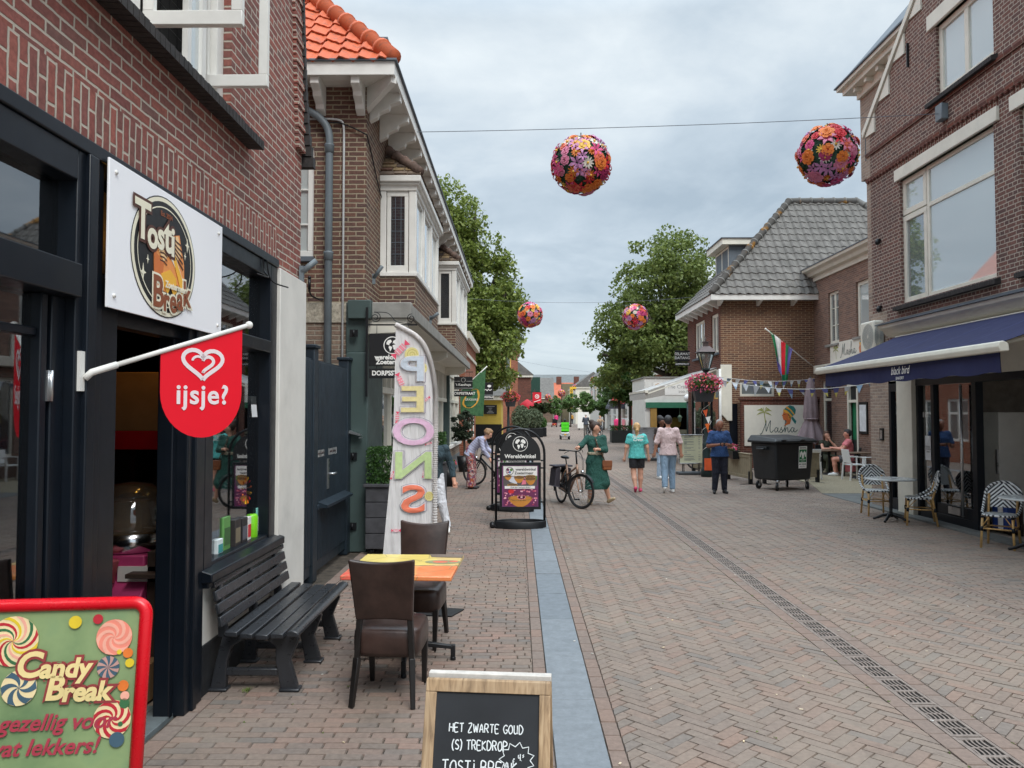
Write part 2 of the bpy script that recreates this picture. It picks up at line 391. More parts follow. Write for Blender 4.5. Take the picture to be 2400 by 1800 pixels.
# ================================================================ ground and paving
rng = random.Random(7)
def clip(poly, k, lim, keep_less):
    """cut a polygon at x=lim (k=0) or y=lim (k=1)"""
    out = []; n = len(poly)
    ins = (lambda p: p[k] <= lim) if keep_less else (lambda p: p[k] >= lim)
    for i in range(n):
        a, b = poly[i], poly[(i+1) % n]; ia, ib = ins(a), ins(b)
        if ia: out.append(a)
        if ia != ib:
            t = (lim-a[k])/(b[k]-a[k]); out.append((a[0]+(b[0]-a[0])*t, a[1]+(b[1]-a[1])*t))
    return out
def paver(mb, poly, z, ch=.0035, joint=.0022):
    cx = sum(p[0] for p in poly)/len(poly); cy = sum(p[1] for p in poly)/len(poly)
    zz = z + rng.gauss(0, .0012); tx, ty = rng.gauss(0, .006), rng.gauss(0, .006); lo = []; hi = []
    for x, y in poly:
        dx, dy = x-cx, y-cy; l = math.hypot(dx, dy) or 1; f = max(0, 1-joint*1.5/l); g = max(0, 1-(joint+ch)*1.5/l)
        lo.append((cx+dx*f, cy+dy*f, z-.014)); hi.append((cx+dx*g, cy+dy*g, zz+dx*tx+dy*ty))
    n = len(poly); mb.add(lo+hi, [tuple(range(n, 2*n))]+[(i, (i+1) % n, n+(i+1) % n, n+i) for i in range(n)])
def area(p):
    return abs(sum(p[i][0]*p[(i+1) % len(p)][1]-p[(i+1) % len(p)][0]*p[i][1] for i in range(len(p))))/2
def clipbox(q, x0, x1, y0, y1):
    for k, l, b in ((0, x0, False), (0, x1, True), (1, y0, False), (1, y1, True)):
        q = clip(q, k, l, b)
        if len(q) < 3: return None
    return q if area(q) > .0006 else None
def herring(mb, x0, x1, y0, y1, L=.225, Wd=.075, z=0):
    n = 3; s = Wd; c45 = math.cos(rad(45)); R_ = max(x1-x0, y1-y0)+1
    mx_, my_ = (x0+x1)/2, (y0+y1)/2; k = int((abs(x1-x0)+abs(y1-y0))/s)+12
    for i in range(-k, k):
        for j in range(-k//4-2, k//4+2):
            bx = (i+2*n*j); by = i
            for q in (((bx, by), (bx+n, by), (bx+n, by+1), (bx, by+1)), ((bx, by+1), (bx+1, by+1), (bx+1, by+1+n), (bx, by+1+n))):
                w = [((a-b)*c45*s+mx_, (a+b)*c45*s+my_) for a, b in q]
                xs = [p[0] for p in w]; ys = [p[1] for p in w]
                if max(xs) < x0 or min(xs) > x1 or max(ys) < y0 or min(ys) > y1: continue
                c = clipbox(w, x0, x1, y0, y1)
                if c: paver(mb, c, z)
def running(mb, x0, x1, y0, y1, L=.212, Wd=.0725, z=0, along='x', jit=.35):
    if along == 'x':
        y = y0; r = 0
        while y < y1:
            x = x0 - L*((r % 2)*.5 + rng.random()*jit*.5)
            while x < x1:
                l = L*(1+rng.uniform(-.04, .04)); q = clipbox([(x, y), (x+l, y), (x+l, y+Wd), (x, y+Wd)], x0, x1, y0, y1)
                if q: paver(mb, q, z)
                x += l
            y += Wd; r += 1
    else:
        x = x0; r = 0
        while x < x1-1e-4:
            y = y0 - L*((r % 2)*.5)
            while y < y1:
                q = clipbox([(x, y), (x+Wd, y), (x+Wd, y+L), (x, y+L)], x0, x1, y0, y1)
                if q: paver(mb, q, z)
                y += L
            x += Wd; r += 1
S_ = srgb
road_cols = [S_(130,116,106), S_(135,121,111), S_(127,115,106), S_(134,117,106), S_(124,115,107), S_(137,122,111), S_(132,114,104), S_(139,118,106), S_(129,117,107), S_(133,119,109), S_(120,113,107), S_(135,118,107)]
left_cols = [S_(124,109,100), S_(131,116,106), S_(119,108,100), S_(137,116,105), S_(114,108,103), S_(127,112,103), S_(133,114,104), S_(121,112,104), S_(141,117,106), S_(127,114,104)]
M_road = islands('paving_road', road_cols, .88, .2, 28, .25, worn=S_(146,134,121))
M_left = islands('paving_side', left_cols, .88, .22, 28, .25, worn=S_(140,127,114))
M_course = islands('paving_course', [S_(132,114,104), S_(125,112,104), S_(135,115,104), S_(127,115,107), S_(131,113,103)], .88, .2, 28, .25)
M_sand = pbr('joint_sand', S_(74,66,57), .95, var=.5, scale=9)
gm = NT('ground_paving'); MATS['ground_paving'] = gm.m
_c = gm.ramp(gm.noise(.6, 6, .6), [(.3, S_(124,112,102)), (.7, S_(138,124,113))]); _c = gm.mix(1., _c, gm.ramp(gm.noise(14, 5, .7), [(.3, (.75,)*3), (.7, (1.2,)*3)]), 'MULTIPLY')
gm.l(_c, gm.b.inputs['Base Color']); gm.b.inputs['Roughness'].default_value = .9
mb = MB(); mb.add([(-900, -60, -.03), (900, -60, -.03), (900, 1500, -.03), (-900, 1500, -.03)], [(0,1,2,3)])
tag(mb.build('ground', gm.m), kind='structure')
mb = MB(); mb.add([(-2.6, 1.5, -.012), (11, 1.5, -.012), (11, 27, -.012), (-2.6, 27, -.012)], [(0,1,2,3)])
tag(mb.build('joint_bed', M_sand), kind='structure')
NEAR, FAR = 2.6, 26.0
mb = MB(); running(mb, -2.02, .105, NEAR, FAR); tag(mb.build('pavement', M_left, uv=False), kind='structure')
mb = MB(); running(mb, -2.14, -2.02, NEAR, FAR, along='y', L=.212, Wd=.12, z=-.001)
running(mb, .105, .2, NEAR, FAR, along='y', L=.2, Wd=.095); running(mb, .503, .6, NEAR, FAR, along='y', L=.2, Wd=.097)
running(mb, 2.42, 2.535, NEAR, FAR, along='y', L=.205, Wd=.115); running(mb, 2.725, 2.84, NEAR, FAR, along='y', L=.205, Wd=.115)
running(mb, 4.8, 4.86, NEAR, FAR, along='y', L=.205, Wd=.06)
tag(mb.build('kerb_course', M_course, uv=False), kind='structure')
mb = MB(); herring(mb, .6, 2.42, NEAR, FAR); herring(mb, 2.84, 4.8, NEAR+1, FAR); tag(mb.build('road', M_road, uv=False), kind='structure')
mb = MB(); running(mb, 4.86, 7.06, 6.5, 18.1); running(mb, 4.86, 7.75, 18.1, FAR); tag(mb.build('pavement', M_road, uv=False), kind='structure')
# blue-grey stone strip
mb = MB(); y = 2.4
while y < 62:
    l = rng.choice((.5, .78, .98, 1.0)); paver(mb, [(.203, y), (.5, y), (.5, y+l), (.203, y+l)], .002, .004, .003); y += l
t = NT('blue_stone'); MATS['blue_stone'] = t.m; g_ = t.n('ShaderNodeNewGeometry')
c = t.ramp(g_.outputs['Random Per Island'], [(0, S_(112,119,125)), (.5, S_(125,131,136)), (1, S_(118,124,129))])
c = t.mix(1., c, t.ramp(t.noise(11, 8, .75), [(.3, (.74,)*3), (.7, (1.2,)*3)]), 'MULTIPLY')
mp = t.n('ShaderNodeMapping'); mp.inputs['Scale'].default_value = (9, 40, 1); mp.inputs['Rotation'].default_value = (0, 0, .5); t.l(t.obj(), mp.inputs[0])
c = t.mix(t.ramp(t.noise(3, 5, .75, mp.outputs[0]), [(.60, (0,0,0)), (.72, (.45,)*3)]), c, S_(168,174,178))
t.l(c, t.b.inputs['Base Color']); t.b.inputs['Roughness'].default_value = .62; t.bump(t.noise(50, 5, .7), .25, .003)
tag(mb.build('kerb_strip', t.m, uv=False), kind='structure')
# drain channel: cast grating panels with slots over a dark trough
M_iron = pbr('cast_iron', S_(138,126,118), .7, .2, .25, 20, .3)
M_black = pbr('trough_dark', (.03, .027, .024), .9)
mb = MB(); mb.add([(2.535, NEAR, -.01), (2.725, NEAR, -.01), (2.725, 34, -.01), (2.535, 34, -.01)], [(0,1,2,3)])
tag(mb.build('drain_trough', M_black), kind='structure')
mb = MB(); y = NEAR
while y < 34:
    mb.box(2.535, 2.556, y+.004, y+.496, -.009, .001); mb.box(2.704, 2.725, y+.004, y+.496, -.009, .001)
    for k in (0, .5, 1): mb.box(2.556, 2.704, y+.006+k*.455, y+.034+k*.455, -.009, .0)
    if y < 20:
        for half in (0, 1):
            y0 = y+.034+half*.228; y1 = y0+.2
            for q in range(5):
                a = 2.562+q*.0285; pts = [(a+.014*math.sin(i/6*2*math.pi)*.5+.004*i/6, y0+(y1-y0)*i/6) for i in range(7)]
                vs = []
                for px, py in pts: vs += [(px-.005, py, -.001), (px+.0065, py, -.001)]
                mb.add(vs, [(2*i, 2*i+1, 2*i+3, 2*i+2) for i in range(6)])
            mb.box(2.556, 2.704, y0+.092, y0+.104, -.009, -.002)
    else:
        for q in range(3): mb.box(2.575+q*.045, 2.592+q*.045, y+.03, y+.47, -.009, -.001)
    y += .5
tag(mb.build('drain_grating', M_iron, uv=False), kind='structure')
# the street further on
fr = brick('paving_far', [S_(134,118,108), S_(143,127,115), S_(128,117,109), S_(139,121,110)], S_(104,96,88), .205, .07, .01, 'third', .9, .1)
mb = MB(); mb.add([(-4, FAR, -.004), (.203, FAR, -.004), (.203, 170, -.004), (-4, 170, -.004)], [(0,1,2,3)])
mb.add([(.5, FAR, -.004), (2.535, FAR, -.004), (2.535, 170, -.004), (.5, 170, -.004)], [(0,1,2,3)])
mb.add([(2.535, 34, -.004), (2.725, 34, -.004), (2.725, 170, -.004), (2.535, 170, -.004)], [(0,1,2,3)])
mb.add([(2.725, FAR, -.004), (24, FAR, -.004), (24, 170, -.004), (2.725, 170, -.004)], [(0,1,2,3)])
tag(mb.build('road', fr), kind='structure')
# gravel terrace and the step stones along the right-hand shops
tm = pbr('terrace_gravel', S_(150,140,118), .95, var=.3, scale=30, bump=.5)
mb = MB(); mb.prism([(7.1, 18.12, -.012), (10.3, 18.12, -.012), (10.3, 26.8, -.012), (8.3, 26.8, -.012), (7.75, 20.6, -.012)], (0, 0, .02)); tag(mb.build('terrace', tm), kind='structure')
mb = MB(); mb.box(7.0, 7.3, 6, 15.9, -.02, .035); mb.box(7.08, 8.6, 16.0, 18.1, -.02, .006)
tag(mb.build('threshold_stone', pbr('grey_slab', S_(104,106,104), .8, var=.2, scale=5, bump=.2), bevel=.006), kind='structure')
mb = MB(); mb.box(-2.32, -2.16, 2.6, 4.98, -.02, .022); mb.box(-2.62, -2.33, 2.6, 5.0, -.02, .015)
tag(mb.build('threshold_stone', pbr('grey_slab2', S_(96,104,106), .75, var=.25, scale=5, bump=.2), bevel=.005), kind='structure')
# litter and moss specks between the bricks
mb = MB()
for i in range(150):
    x, y = rng.uniform(-2, 6.8), 3.2+rng.random()**1.6*16; s = rng.uniform(.005, .012)
    mb.obj = None; a = rng.random()*3.14; M_ = Matrix.Translation((x, y, .004)) @ Matrix.Rotation(a, 4, 'Z')
    mb.box(-s, s, -s*.45, s*.45, 0, .004, 0, M_)
tag(mb.build('litter', islands('litter_bits', [(.75,.72,.66), (.6,.45,.25), (.8,.8,.78), (.35,.3,.22)], .9), uv=False), 'small cigarette ends and paper scraps lying on the paving', 'litter', kind='stuff')
vs = []; fs = []
def tuft(x, y, h, n):
    for _ in range(n):
        a = rng.random()*6.28; r = rng.random()*h*.9; l = h*rng.uniform(.4, 1); b = rng.random()*6.28
        p = V((x+r*math.cos(a)*.8, y+r*math.sin(a), 0)); t_ = p+V((math.cos(b)*l*.8, math.sin(b)*l*.8, l*.6)); w = V((-math.sin(b), math.cos(b), 0))*.004
        o = len(vs); vs.extend([tuple(p-w), tuple(p+w), tuple(t_)]); fs.append((o, o+1, o+2))
for x, y, h, n in ((-1.85, 5.3, .05, 40), (-1.6, 8.2, .04, 25), (-1.4, 8.9, .05, 30), (-1.9, 7.9, .05, 30), (-1.3, 7.6, .03, 20), (-1.75, 9.6, .04, 26), (-1.2, 9.3, .03, 20)): tuft(x, y, h, n)
for _ in range(90):
    x = rng.choice((2.42, 2.84, rng.uniform(.7, 6), rng.uniform(-2, -1))); tuft(x+rng.uniform(-.02, .02), rng.uniform(4.2, 13), .014, 8)
tag(fastmesh('weeds', vs, fs, islands('weed_green', [S_(70,92,40), S_(98,112,56), S_(84,98,44)], .8)), 'small green weeds growing in the paving joints', 'weeds', kind='stuff')
# ================================================================ sweet and toastie shop on the left
XS = -2.12
def soft(name, c, **k): return pbr(name, S_(*c), **k)
M_navy = pbr('navy_paint', S_(18,24,32), .34, var=.12, scale=5, spec=.3, dirt=.1)
M_white = pbr('white_paint', S_(224,222,216), .5, var=.05, scale=4, dirt=.12)
M_offw = pbr('ivory_paint', S_(218,214,200), .5, var=.05, scale=4, dirt=.14)
M_render = pbr('white_render', S_(216,213,206), .85, var=.05, scale=3, bump=.15, dirt=.15)
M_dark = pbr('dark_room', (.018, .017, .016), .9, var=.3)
M_blackp = pbr('black_metal', (.012, .013, .015), .4, .3, .2)
M_steel = pbr('brushed_steel', (.55, .56, .57), .3, .9, .08)
M_chrome = pbr('chrome', (.75, .76, .78), .15, 1, .05)
G_shop = glass('shop_glass', (.012, .014, .016), .2, mirror=.14)
G_up = glass('dark_glass', (.03, .036, .042), .8)
G_sky = glass('painted_sky_glass', (.58, .64, .63), .8, mirror=.12)  # bright sky reflection painted into the pane as a pale base colour
G_mid = glass('mid_glass', (.2, .23, .23), .85, mirror=.12)
B1 = brick('red_brick', [S_(142,86,78), S_(128,82,76), S_(152,94,83), S_(134,79,72), S_(118,86,80), S_(148,88,77), S_(124,77,72)], S_(182,172,158), .218, .0655, .0125, 'running', .82, .3)
B1s = brick('red_brick_upright', [S_(144,86,77), S_(128,82,76), S_(154,92,81), S_(136,80,73), S_(120,83,77), S_(148,87,76)], S_(184,174,160), .2, .0665, .013, 'soldier', .82, .25)
B1d = pbr('dark_sill_brick', S_(44,40,39), .75, var=.4, scale=14, bump=.5)
shop = thing('shop_building', 'red brick corner shop with navy shopfront and white toastie sign', 'shop', (XS, 5, 0))
def W_(mb, name, m, parent=shop, **k): return mb.build(name, m, parent, **k)
UW = (1.2, 5.58, 4.09, 6.0)
mb = MB(); mb.wall('x', XS, 1, -2, 7.3, 3.49, 9, [UW], .14); mb.wall('x', XS, 1, 6.66, 7.42, 3.15, 3.49)
mb.wall('y', 7.42, 1, -9, XS, 0, 9); mb.wall('y', -2, -1, -9, XS, 0, 9); mb.wall('x', XS, 1, 7.3, 7.42, 3.49, 4.5); W_(mb, 'wall', B1)
mb = MB(); mb.wall('x', XS+.004, 1, -2, 6.68, 3.225, 3.5); mb.add([(XS+.004, -2, 3.225), (XS+.004, 6.68, 3.225), (XS-.12, 6.68, 3.225), (XS-.12, -2, 3.225)], [(0,1,2,3)]); W_(mb, 'brick_lintel', B1s)
mb = MB(); y = -1.0
while y < 5.92:
    mb.add([(XS-.1, y+.003, 4.09), (XS+.125, y+.003, 4.02+rng.uniform(-.006, .004)), (XS+.125, y+.003, 3.955), (XS-.1, y+.003, 3.97), (XS-.1, y+.056, 4.09), (XS+.125, y+.056, 4.02+rng.uniform(-.006, .004)), (XS+.125, y+.056, 3.955), (XS-.1, y+.056, 3.97)], [(0,1,5,4), (1,2,6,5), (2,3,7,6), (0,3,2,1), (4,5,6,7)]); y += .0605
W_(mb, 'window_sill', B1d)
# toothed brick edge with a dark slate edging
mb = MB()
z = 4.42; k = 0
while z < 9:
    yy = 7.41 - (z-4.42)*.115; mb.box(XS-.1, XS+.03+.012*(k % 3 == 0), yy-.2, yy+.015*(k % 2), z, z+.06); z += .066; k += 1
W_(mb, 'brick_edge', B1)
mb = MB(); z = 4.3; k = 0
while z < 9:
    o = .06*math.exp(-(z-4.3)*3); yy = 7.42 - (z-4.42)*.115; mb.box(XS-.12, XS+.05+o, yy, yy+.055+o*.6, z, z+.1); z += .105
W_(mb, 'slate_edging', B1d)
# upper window with two opened casements
mb = MB(); xa, xb = XS-.14, XS-.06
for a, b in ((1.2, 1.29), (2.75, 2.85), (4.22, 4.34), (5.46, 5.58)): mb.box(xa, xb, a, b, 4.1, 6)
mb.box(xa, xb, 1.2, 5.58, 4.1, 4.17); mb.box(xa, xb, 1.2, 5.58, 5.9, 6)
uw = W_(mb, 'window', M_white, bevel=.006)
def sash(y, x0, x1, z0, z1):
    mb = MB(); w = .065
    mb.box(x0, x1, y, y+.045, z0, z0+.085); mb.box(x0, x1, y, y+.045, z1-w, z1); mb.box(x0, x0+w, y+.001, y+.044, z0+.085, z1-w); mb.box(x1-w, x1, y+.001, y+.044, z0+.085, z1-w)
    o = W_(mb, 'casement', M_white, uw, bevel=.004); return o
sash(4.36, XS-.06, XS+.52, 4.145, 5.85); sash(5.4, XS-.17, XS+.325, 4.23, 5.85)
mb = MB(); mb.box(XS-.1, XS-.06, 4.97, 5.03, 4.17, 5.9); mb.box(XS-.1, XS-.06, 5.2, 5.27, 4.17, 5.9); W_(mb, 'mullion', M_white, uw, bevel=.004)
mb = MB(); mb.box(XS-.095, XS-.085, 5.03, 5.2, 4.17, 5.9); W_(mb, 'pane', G_sky, uw)
mb = MB()
for i in range(34): mb.cyl((XS-.155, 1.3+i*.12, 4.15), (XS-.155, 1.3+i*.12, 5.9), .0022, n=4)
for i in range(16): mb.cyl((XS-.153, 1.25, 4.2+i*.1), (XS-.153, 5.45, 4.2+i*.1), .0022, n=4)
W_(mb, 'wire_mesh', M_blackp, uw, uv=False)
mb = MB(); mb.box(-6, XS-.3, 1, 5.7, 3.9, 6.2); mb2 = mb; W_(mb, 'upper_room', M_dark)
# white end pier
mb = MB(); mb.box(XS-.2, XS+.058, 6.62, 7.43, .0, 3.15); W_(mb, 'pier', M_render, bevel=.006)
# shopfront: plinth, posts, transoms
mb = MB(); mb.box(XS-.16, XS, 5.12, 6.62, .33, .8); W_(mb, 'plinth', M_render)
mb = MB(); mb.box(XS-.17, XS+.012, 5.12, 6.62, 0, .335); W_(mb, 'plinth_base', pbr('black_plinth', S_(30,32,36), .7, var=.3, scale=12, bump=.3, dirt=.5), bevel=.004)
mb = MB()
mb.box(XS-.12, XS+.045, -2, 6.62, 3.15, 3.222)                     # head
mb.box(XS-.12, XS+.03, 3.6, 3.83, 0, 3.15); mb.box(XS-.1, XS+.055, 3.66, 3.74, 0, 3.15)          # left post, moulded
mb.box(XS-.12, XS+.0, 3.83, 4.04, 0, 2.6); mb.box(XS-.14, XS-.03, 4.04, 4.07, 0, 2.4)
mb.box(XS-.12, XS+.03, 4.86, 5.13, 0, 3.15); mb.box(XS-.1, XS+.05, 4.94, 5.0, 0, 3.15); mb.box(XS-.14, XS-.04, 4.8, 4.86, 0, 2.4)   # right post of the door
mb.box(XS-.12, XS+.03, 5.13, 5.27, .82, 3.15); mb.box(XS-.12, XS+.03, 6.46, 6.62, .82, 3.15)      # display window stiles
mb.box(XS-.12, XS+.035, 5.27, 6.46, 2.4, 2.5); mb.box(XS-.12, XS+.03, 5.27, 6.46, 3.03, 3.15); mb.box(XS-.12, XS+.02, 5.27, 6.46, .82, .88)
mb.box(XS-.12, XS-.02, 3.83, 4.94, 2.36, 2.46); mb.box(XS-.12, XS+.01, 4.04, 4.86, 2.5, 2.6)
mb.box(XS-.12, XS+.06, -2, 3.6, 2.44, 2.6); mb.box(XS-.12, XS+.03, -2, 3.6, 3.0, 3.15)              # transom over the left window
mb.box(XS-.12, XS-.02, 3.5, 3.6, 0, 2.44); mb.box(XS-.12, XS-.02, 3.42, 3.47, 0, 2.44); mb.box(XS-.12, XS+.01, -2, 3.5, 0, .42); mb.box(XS-.1, XS-.04, 2.92, 2.95, .42, 2.44)
mb.box(XS-.1, XS-.04, -2, 3.42, 2.24, 2.28)
fr_ = W_(mb, 'shopfront_frame', M_navy, bevel=.007)
mb = MB(); mb.add([(XS-.1, 5.1, .89), (XS+.1, 5.1, .83), (XS+.1, 6.68, .83), (XS-.1, 6.68, .89), (XS-.1, 5.1, .76), (XS+.1, 5.1, .77), (XS+.1, 6.68, .77), (XS-.1, 6.68, .76)], [(0,1,2,3), (1,5,6,2), (4,7,6,5), (0,4,5,1), (3,2,6,7)])
mb.box(XS, XS+.07, 5.12, 6.66, .73, .77); W_(mb, 'window_sill', M_navy, bevel=.008)
mb = MB(); mb.box(XS-.072, XS-.066, 5.27, 6.46, .88, 2.4); mb.box(XS-.072, XS-.066, 5.27, 6.46, 2.5, 3.03); mb.box(XS-.072, XS-.066, -2, 3.42, .42, 2.44); mb.box(XS-.07, XS-.064, -2, 3.6, 2.6, 3.0)
W_(mb, 'pane', G_shop, fr_)
mb = MB()
for z in (.62, 1.95): 
    mb.box(XS-.02, XS-.012, 3.462, 3.506, z, z+.14); mb.cyl((XS-.008, 3.485, z), (XS-.008, 3.485, z+.14), .009, n=8)
W_(mb, 'hinge', M_steel, fr_)
# the opened navy door inside its frame, with a lock plate
mb = MB(); mb.box(XS-.9, XS-.15, 4.03, 4.07, .03, 2.36); d = W_(mb, 'door', M_navy, bevel=.004)
mb = MB(); mb.box(XS-.85, XS-.82, 4.07, 4.08, 1.0, 1.3); mb.cyl((XS-.8, 4.09, 1.12), (XS-.7, 4.09, 1.12), .01, n=8); W_(mb, 'handle', M_steel, d)
# room behind
mb = MB(); x0, x1 = -6.2, XS-.14
for q in ([(x0,-2,.0),(x1,-2,.0),(x1,6.6,.0),(x0,6.6,.0)], [(x0,-2,3.1),(x1,-2,3.1),(x1,6.6,3.1),(x0,6.6,3.1)], [(x0,-2,0),(x0,6.6,0),(x0,6.6,3.1),(x0,-2,3.1)], [(x0,6.6,0),(x1,6.6,0),(x1,6.6,3.1),(x0,6.6,3.1)], [(x0,-2,0),(x1,-2,0),(x1,-2,3.1),(x0,-2,3.1)]): mb.add(q, [(0,1,2,3)])
W_(mb, 'interior_room', pbr('shop_interior', S_(150,136,120), .9, var=.2))
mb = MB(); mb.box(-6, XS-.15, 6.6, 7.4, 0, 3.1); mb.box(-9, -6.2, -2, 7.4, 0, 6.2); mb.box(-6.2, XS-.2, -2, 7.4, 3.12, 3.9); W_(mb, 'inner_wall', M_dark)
# rattan blind at the top of the left window
mb = MB(); mb.box(-2.5, -2.49, 1.5, 3.8, 1.95, 2.6); W_(mb, 'rattan_blind', stripes('rattan', S_(96,66,40), S_(30,20,14), 55, 2, .55))
# small spotlights' cable over the window
mb = MB(); mb.tube(spline([(XS+.04, 6.2, 3.16), (XS+.05, 6.22, 3.05), (XS+.12, 6.1, 2.98), (XS+.1, 5.9, 2.97)]), .006); mb.tube(spline([(XS+.04, 6.3, 3.16), (XS+.06, 6.36, 3.0), (XS+.16, 6.5, 2.96)]), .006); W_(mb, 'cable', M_blackp)
# ---- white sign board with the round toastie logo
bd = thing('sign_board', 'white square sign board with a round black toastie logo above the shop door', 'sign', (XS+.06, 4.53, 2.8))
mb = MB(); mb.box(XS+.058, XS+.07, 3.8, 5.27, 2.425, 3.18); mb.build('panel', pbr('sign_white', S_(244,244,247), .6, var=.0, spec=.2), bd, bevel=.002)
mb = MB()
for y, z in ((3.86, 2.49), (5.2, 2.49), (3.86, 3.12), (5.2, 3.12)): mb.cyl((XS+.07, y, z), (XS+.078, y, z), .011, n=10)
mb.build('screw', M_white, bd)
F = Face((XS+.071, 4.42, 2.795), (0,1,0), (0,0,1))
K = {k: pbr('print_'+k, S_(*c), .45, var=.03) for k, c in dict(black=(24,24,26), cream=(238,232,208), brown=(140,76,44), dbrown=(82,44,30), orange=(236,150,80), dorange=(212,116,56), toast=(246,206,150), yellow=(244,184,60), lyellow=(250,214,110), white=(240,238,232), red=(222,24,40), pink=(240,150,160), green=(120,160,110), grey=(150,150,150)).items()}
mb = MB(); F.disc(mb, 0, 0, .405, .348, .0005, 0, 48); F.disc(mb, 0, 0, .398, .341, .001, 1, 48); F.disc(mb, 0, 0, .37, .318, .0015, 0, 48); F.ring(mb, 0, 0, .338, .29, .007, .004, 1, 48)
F.poly(mb, [(-.14,-.19),(-.15,.02),(-.02,.12),(.17,.17),(.24,.0),(.25,-.16),(.12,-.13),(.02,-.2)], .003, 2)
F.poly(mb, [(-.1,.03),(-.01,.11),(.15,.16),(.2,.05),(.1,-.02),(.03,.02),(-.03,-.03)], .0045, 3)
F.poly(mb, [(.0,.06),(.07,.09),(.24,-.12),(.25,-.18),(.2,-.16),(.14,-.06)], .0055, 4)
F.poly(mb, [(.04,.07),(.09,.06),(.25,-.14),(.21,-.2),(.15,-.09)], .006, 5)
F.poly(mb, [(-.06,-.1),(.05,-.06),(.13,-.1),(.14,-.18),(.1,-.21),(.06,-.16),(.02,-.21),(-.02,-.17),(-.06,-.19)], .0055, 5)
F.poly(mb, [(-.15,.02),(-.03,-.04),(-.06,-.2),(-.14,-.19)], .0052, 6)
for i in range(5): F.stroke(mb, [(.06+.03*i*.4, .15-.03*i), (.13+.01*i, .12-.03*i), (.2+.006*i, .11-.035*i)], .012, .0065, 7)
for i in range(4): F.stroke(mb, [(-.08, .04-.022*i), (-.03, .045-.024*i), (.01, .03-.024*i)], .009, .0066, 7)
for x, y, s in ((-.27,-.13,.05), (-.22,-.05,.026), (.28,.13,.045), (.25,.06,.025)): F.poly(mb, [(x, y+s), (x+s*.18, y+s*.18), (x+s*.7, y), (x+s*.18, y-s*.18), (x, y-s), (x-s*.18, y-s*.18), (x-s*.7, y), (x-s*.18, y+s*.18)], .004, 1)
mb.build('logo', [K[k] for k in ('black','cream','orange','toast','white','yellow','dorange','dbrown')], bd)
for off, m_, h in ((.024, 'dbrown', .007), (.007, 'cream', .009)):
    for ch, x, y, sz in (('T', -.29, .14, .29), ('o', -.175, .09, .22), ('s', -.075, .105, .22), ('t', .01, .12, .27), ('i', .075, .1, .24)): F.text(ch, x, y, sz, K[m_], bd, h + .0003*x, off=off, depth=.001)
for off, m_, h in ((.018, 'cream', .007), (.005, 'brown', .0095)):
    for ch, x, y, sz in (('B', -.1, -.22, .25), ('r', .0, -.25, .19), ('e', .09, -.245, .19), ('a', .18, -.22, .19), ('k', .27, -.18, .21)): F.text(ch, x, y, sz, K[m_], bd, h+.0003*x, off=off, depth=.001)
F.text('Zoetermeer', .12, -.155, .055, K['cream'], bd, .0115, off=.002, depth=.001); F.text('Est. 2024', 0, .245, .04, K['brown'], bd, .004, off=.001, depth=.001)
# ---- ice-cream flag on its white pole
fl = thing('pennant_flag', 'red rounded ice cream flag with a heart swirl hanging from a white wall pole', 'flag', (XS+.03, 3.66, 2.1))
p0, p1 = V((XS+.06, 3.66, 2.085)), V((-1.53, 4.3, 2.385))
mb = MB(); mb.box(XS+.03, XS+.045, 3.62, 3.7, 2.0, 2.19); mb.tube([(XS+.045, 3.66, 2.06), p0 + (p1-p0)*.02, p0+(p1-p0)*.16], .017, 10); mb.build('bracket', M_white, fl)
mb = MB(); mb.cyl(p0+(p1-p0)*.1, p1, .0125, n=12); mb.ell(p1+(p1-p0)*.02, .022, 10); mb.build('pole', M_white, fl)
dr = V((p1.x-p0.x, p1.y-p0.y, 0)).normalized(); q0, q1 = p0+(p1-p0)*.42, p0+(p1-p0)*.97; wd = (q1-q0).dot(dr)
FF = Face((q0.x, q0.y, q1.z-.012), dr, (0,0,1)); yl = q0.z-q1.z; pts = [(0, yl), (wd, 0), (wd, -.36)]
pts += [(wd/2+wd/2*math.cos(rad(a)), -.36+.24*math.sin(rad(a))*1.0-.0) for a in range(-10, -180, -10)] + [(0, -.36)]
mb = MB(); mb.prism([FF.p(x, y, 0) for x, y in pts], FF.n*-.004); fp = mb.build('flag_cloth', pbr('flag_red', S_(226,14,38), .4, var=.02, spec=.35), fl)
def heart(cx, cy, s, a0=0, a1=360, n=40): return [(cx+s*.062*16*math.sin(rad(a))**3*.9, cy+s*.062*.72*(13*math.cos(rad(a))-5*math.cos(rad(2*a))-2*math.cos(rad(3*a))-math.cos(rad(4*a)))) for a in [a0+(a1-a0)*i/n for i in range(n+1)]]
mb = MB(); cxh, cyh = wd*.5, -.2
F2 = lambda pts, w, h: FF.stroke(mb, pts, w, h)
F2(heart(cxh, cyh, .125, -165, 172), .022, .003); F2([(x, y+.004) for x, y in heart(cxh, cyh-.006, .066, -10, 200)], .018, .003); F2([(x, y+.004) for x, y in heart(cxh, cyh-.006, .066, -90, -10)], .013, .003)
mb.build('heart_logo', pbr('flag_print', S_(228,214,216), .5, var=.02), fl)
FF.text('ijsje?', cxh, -.375, .145, MATS['flag_print'], fl, .003, off=.003, depth=.001, spc=1.08)
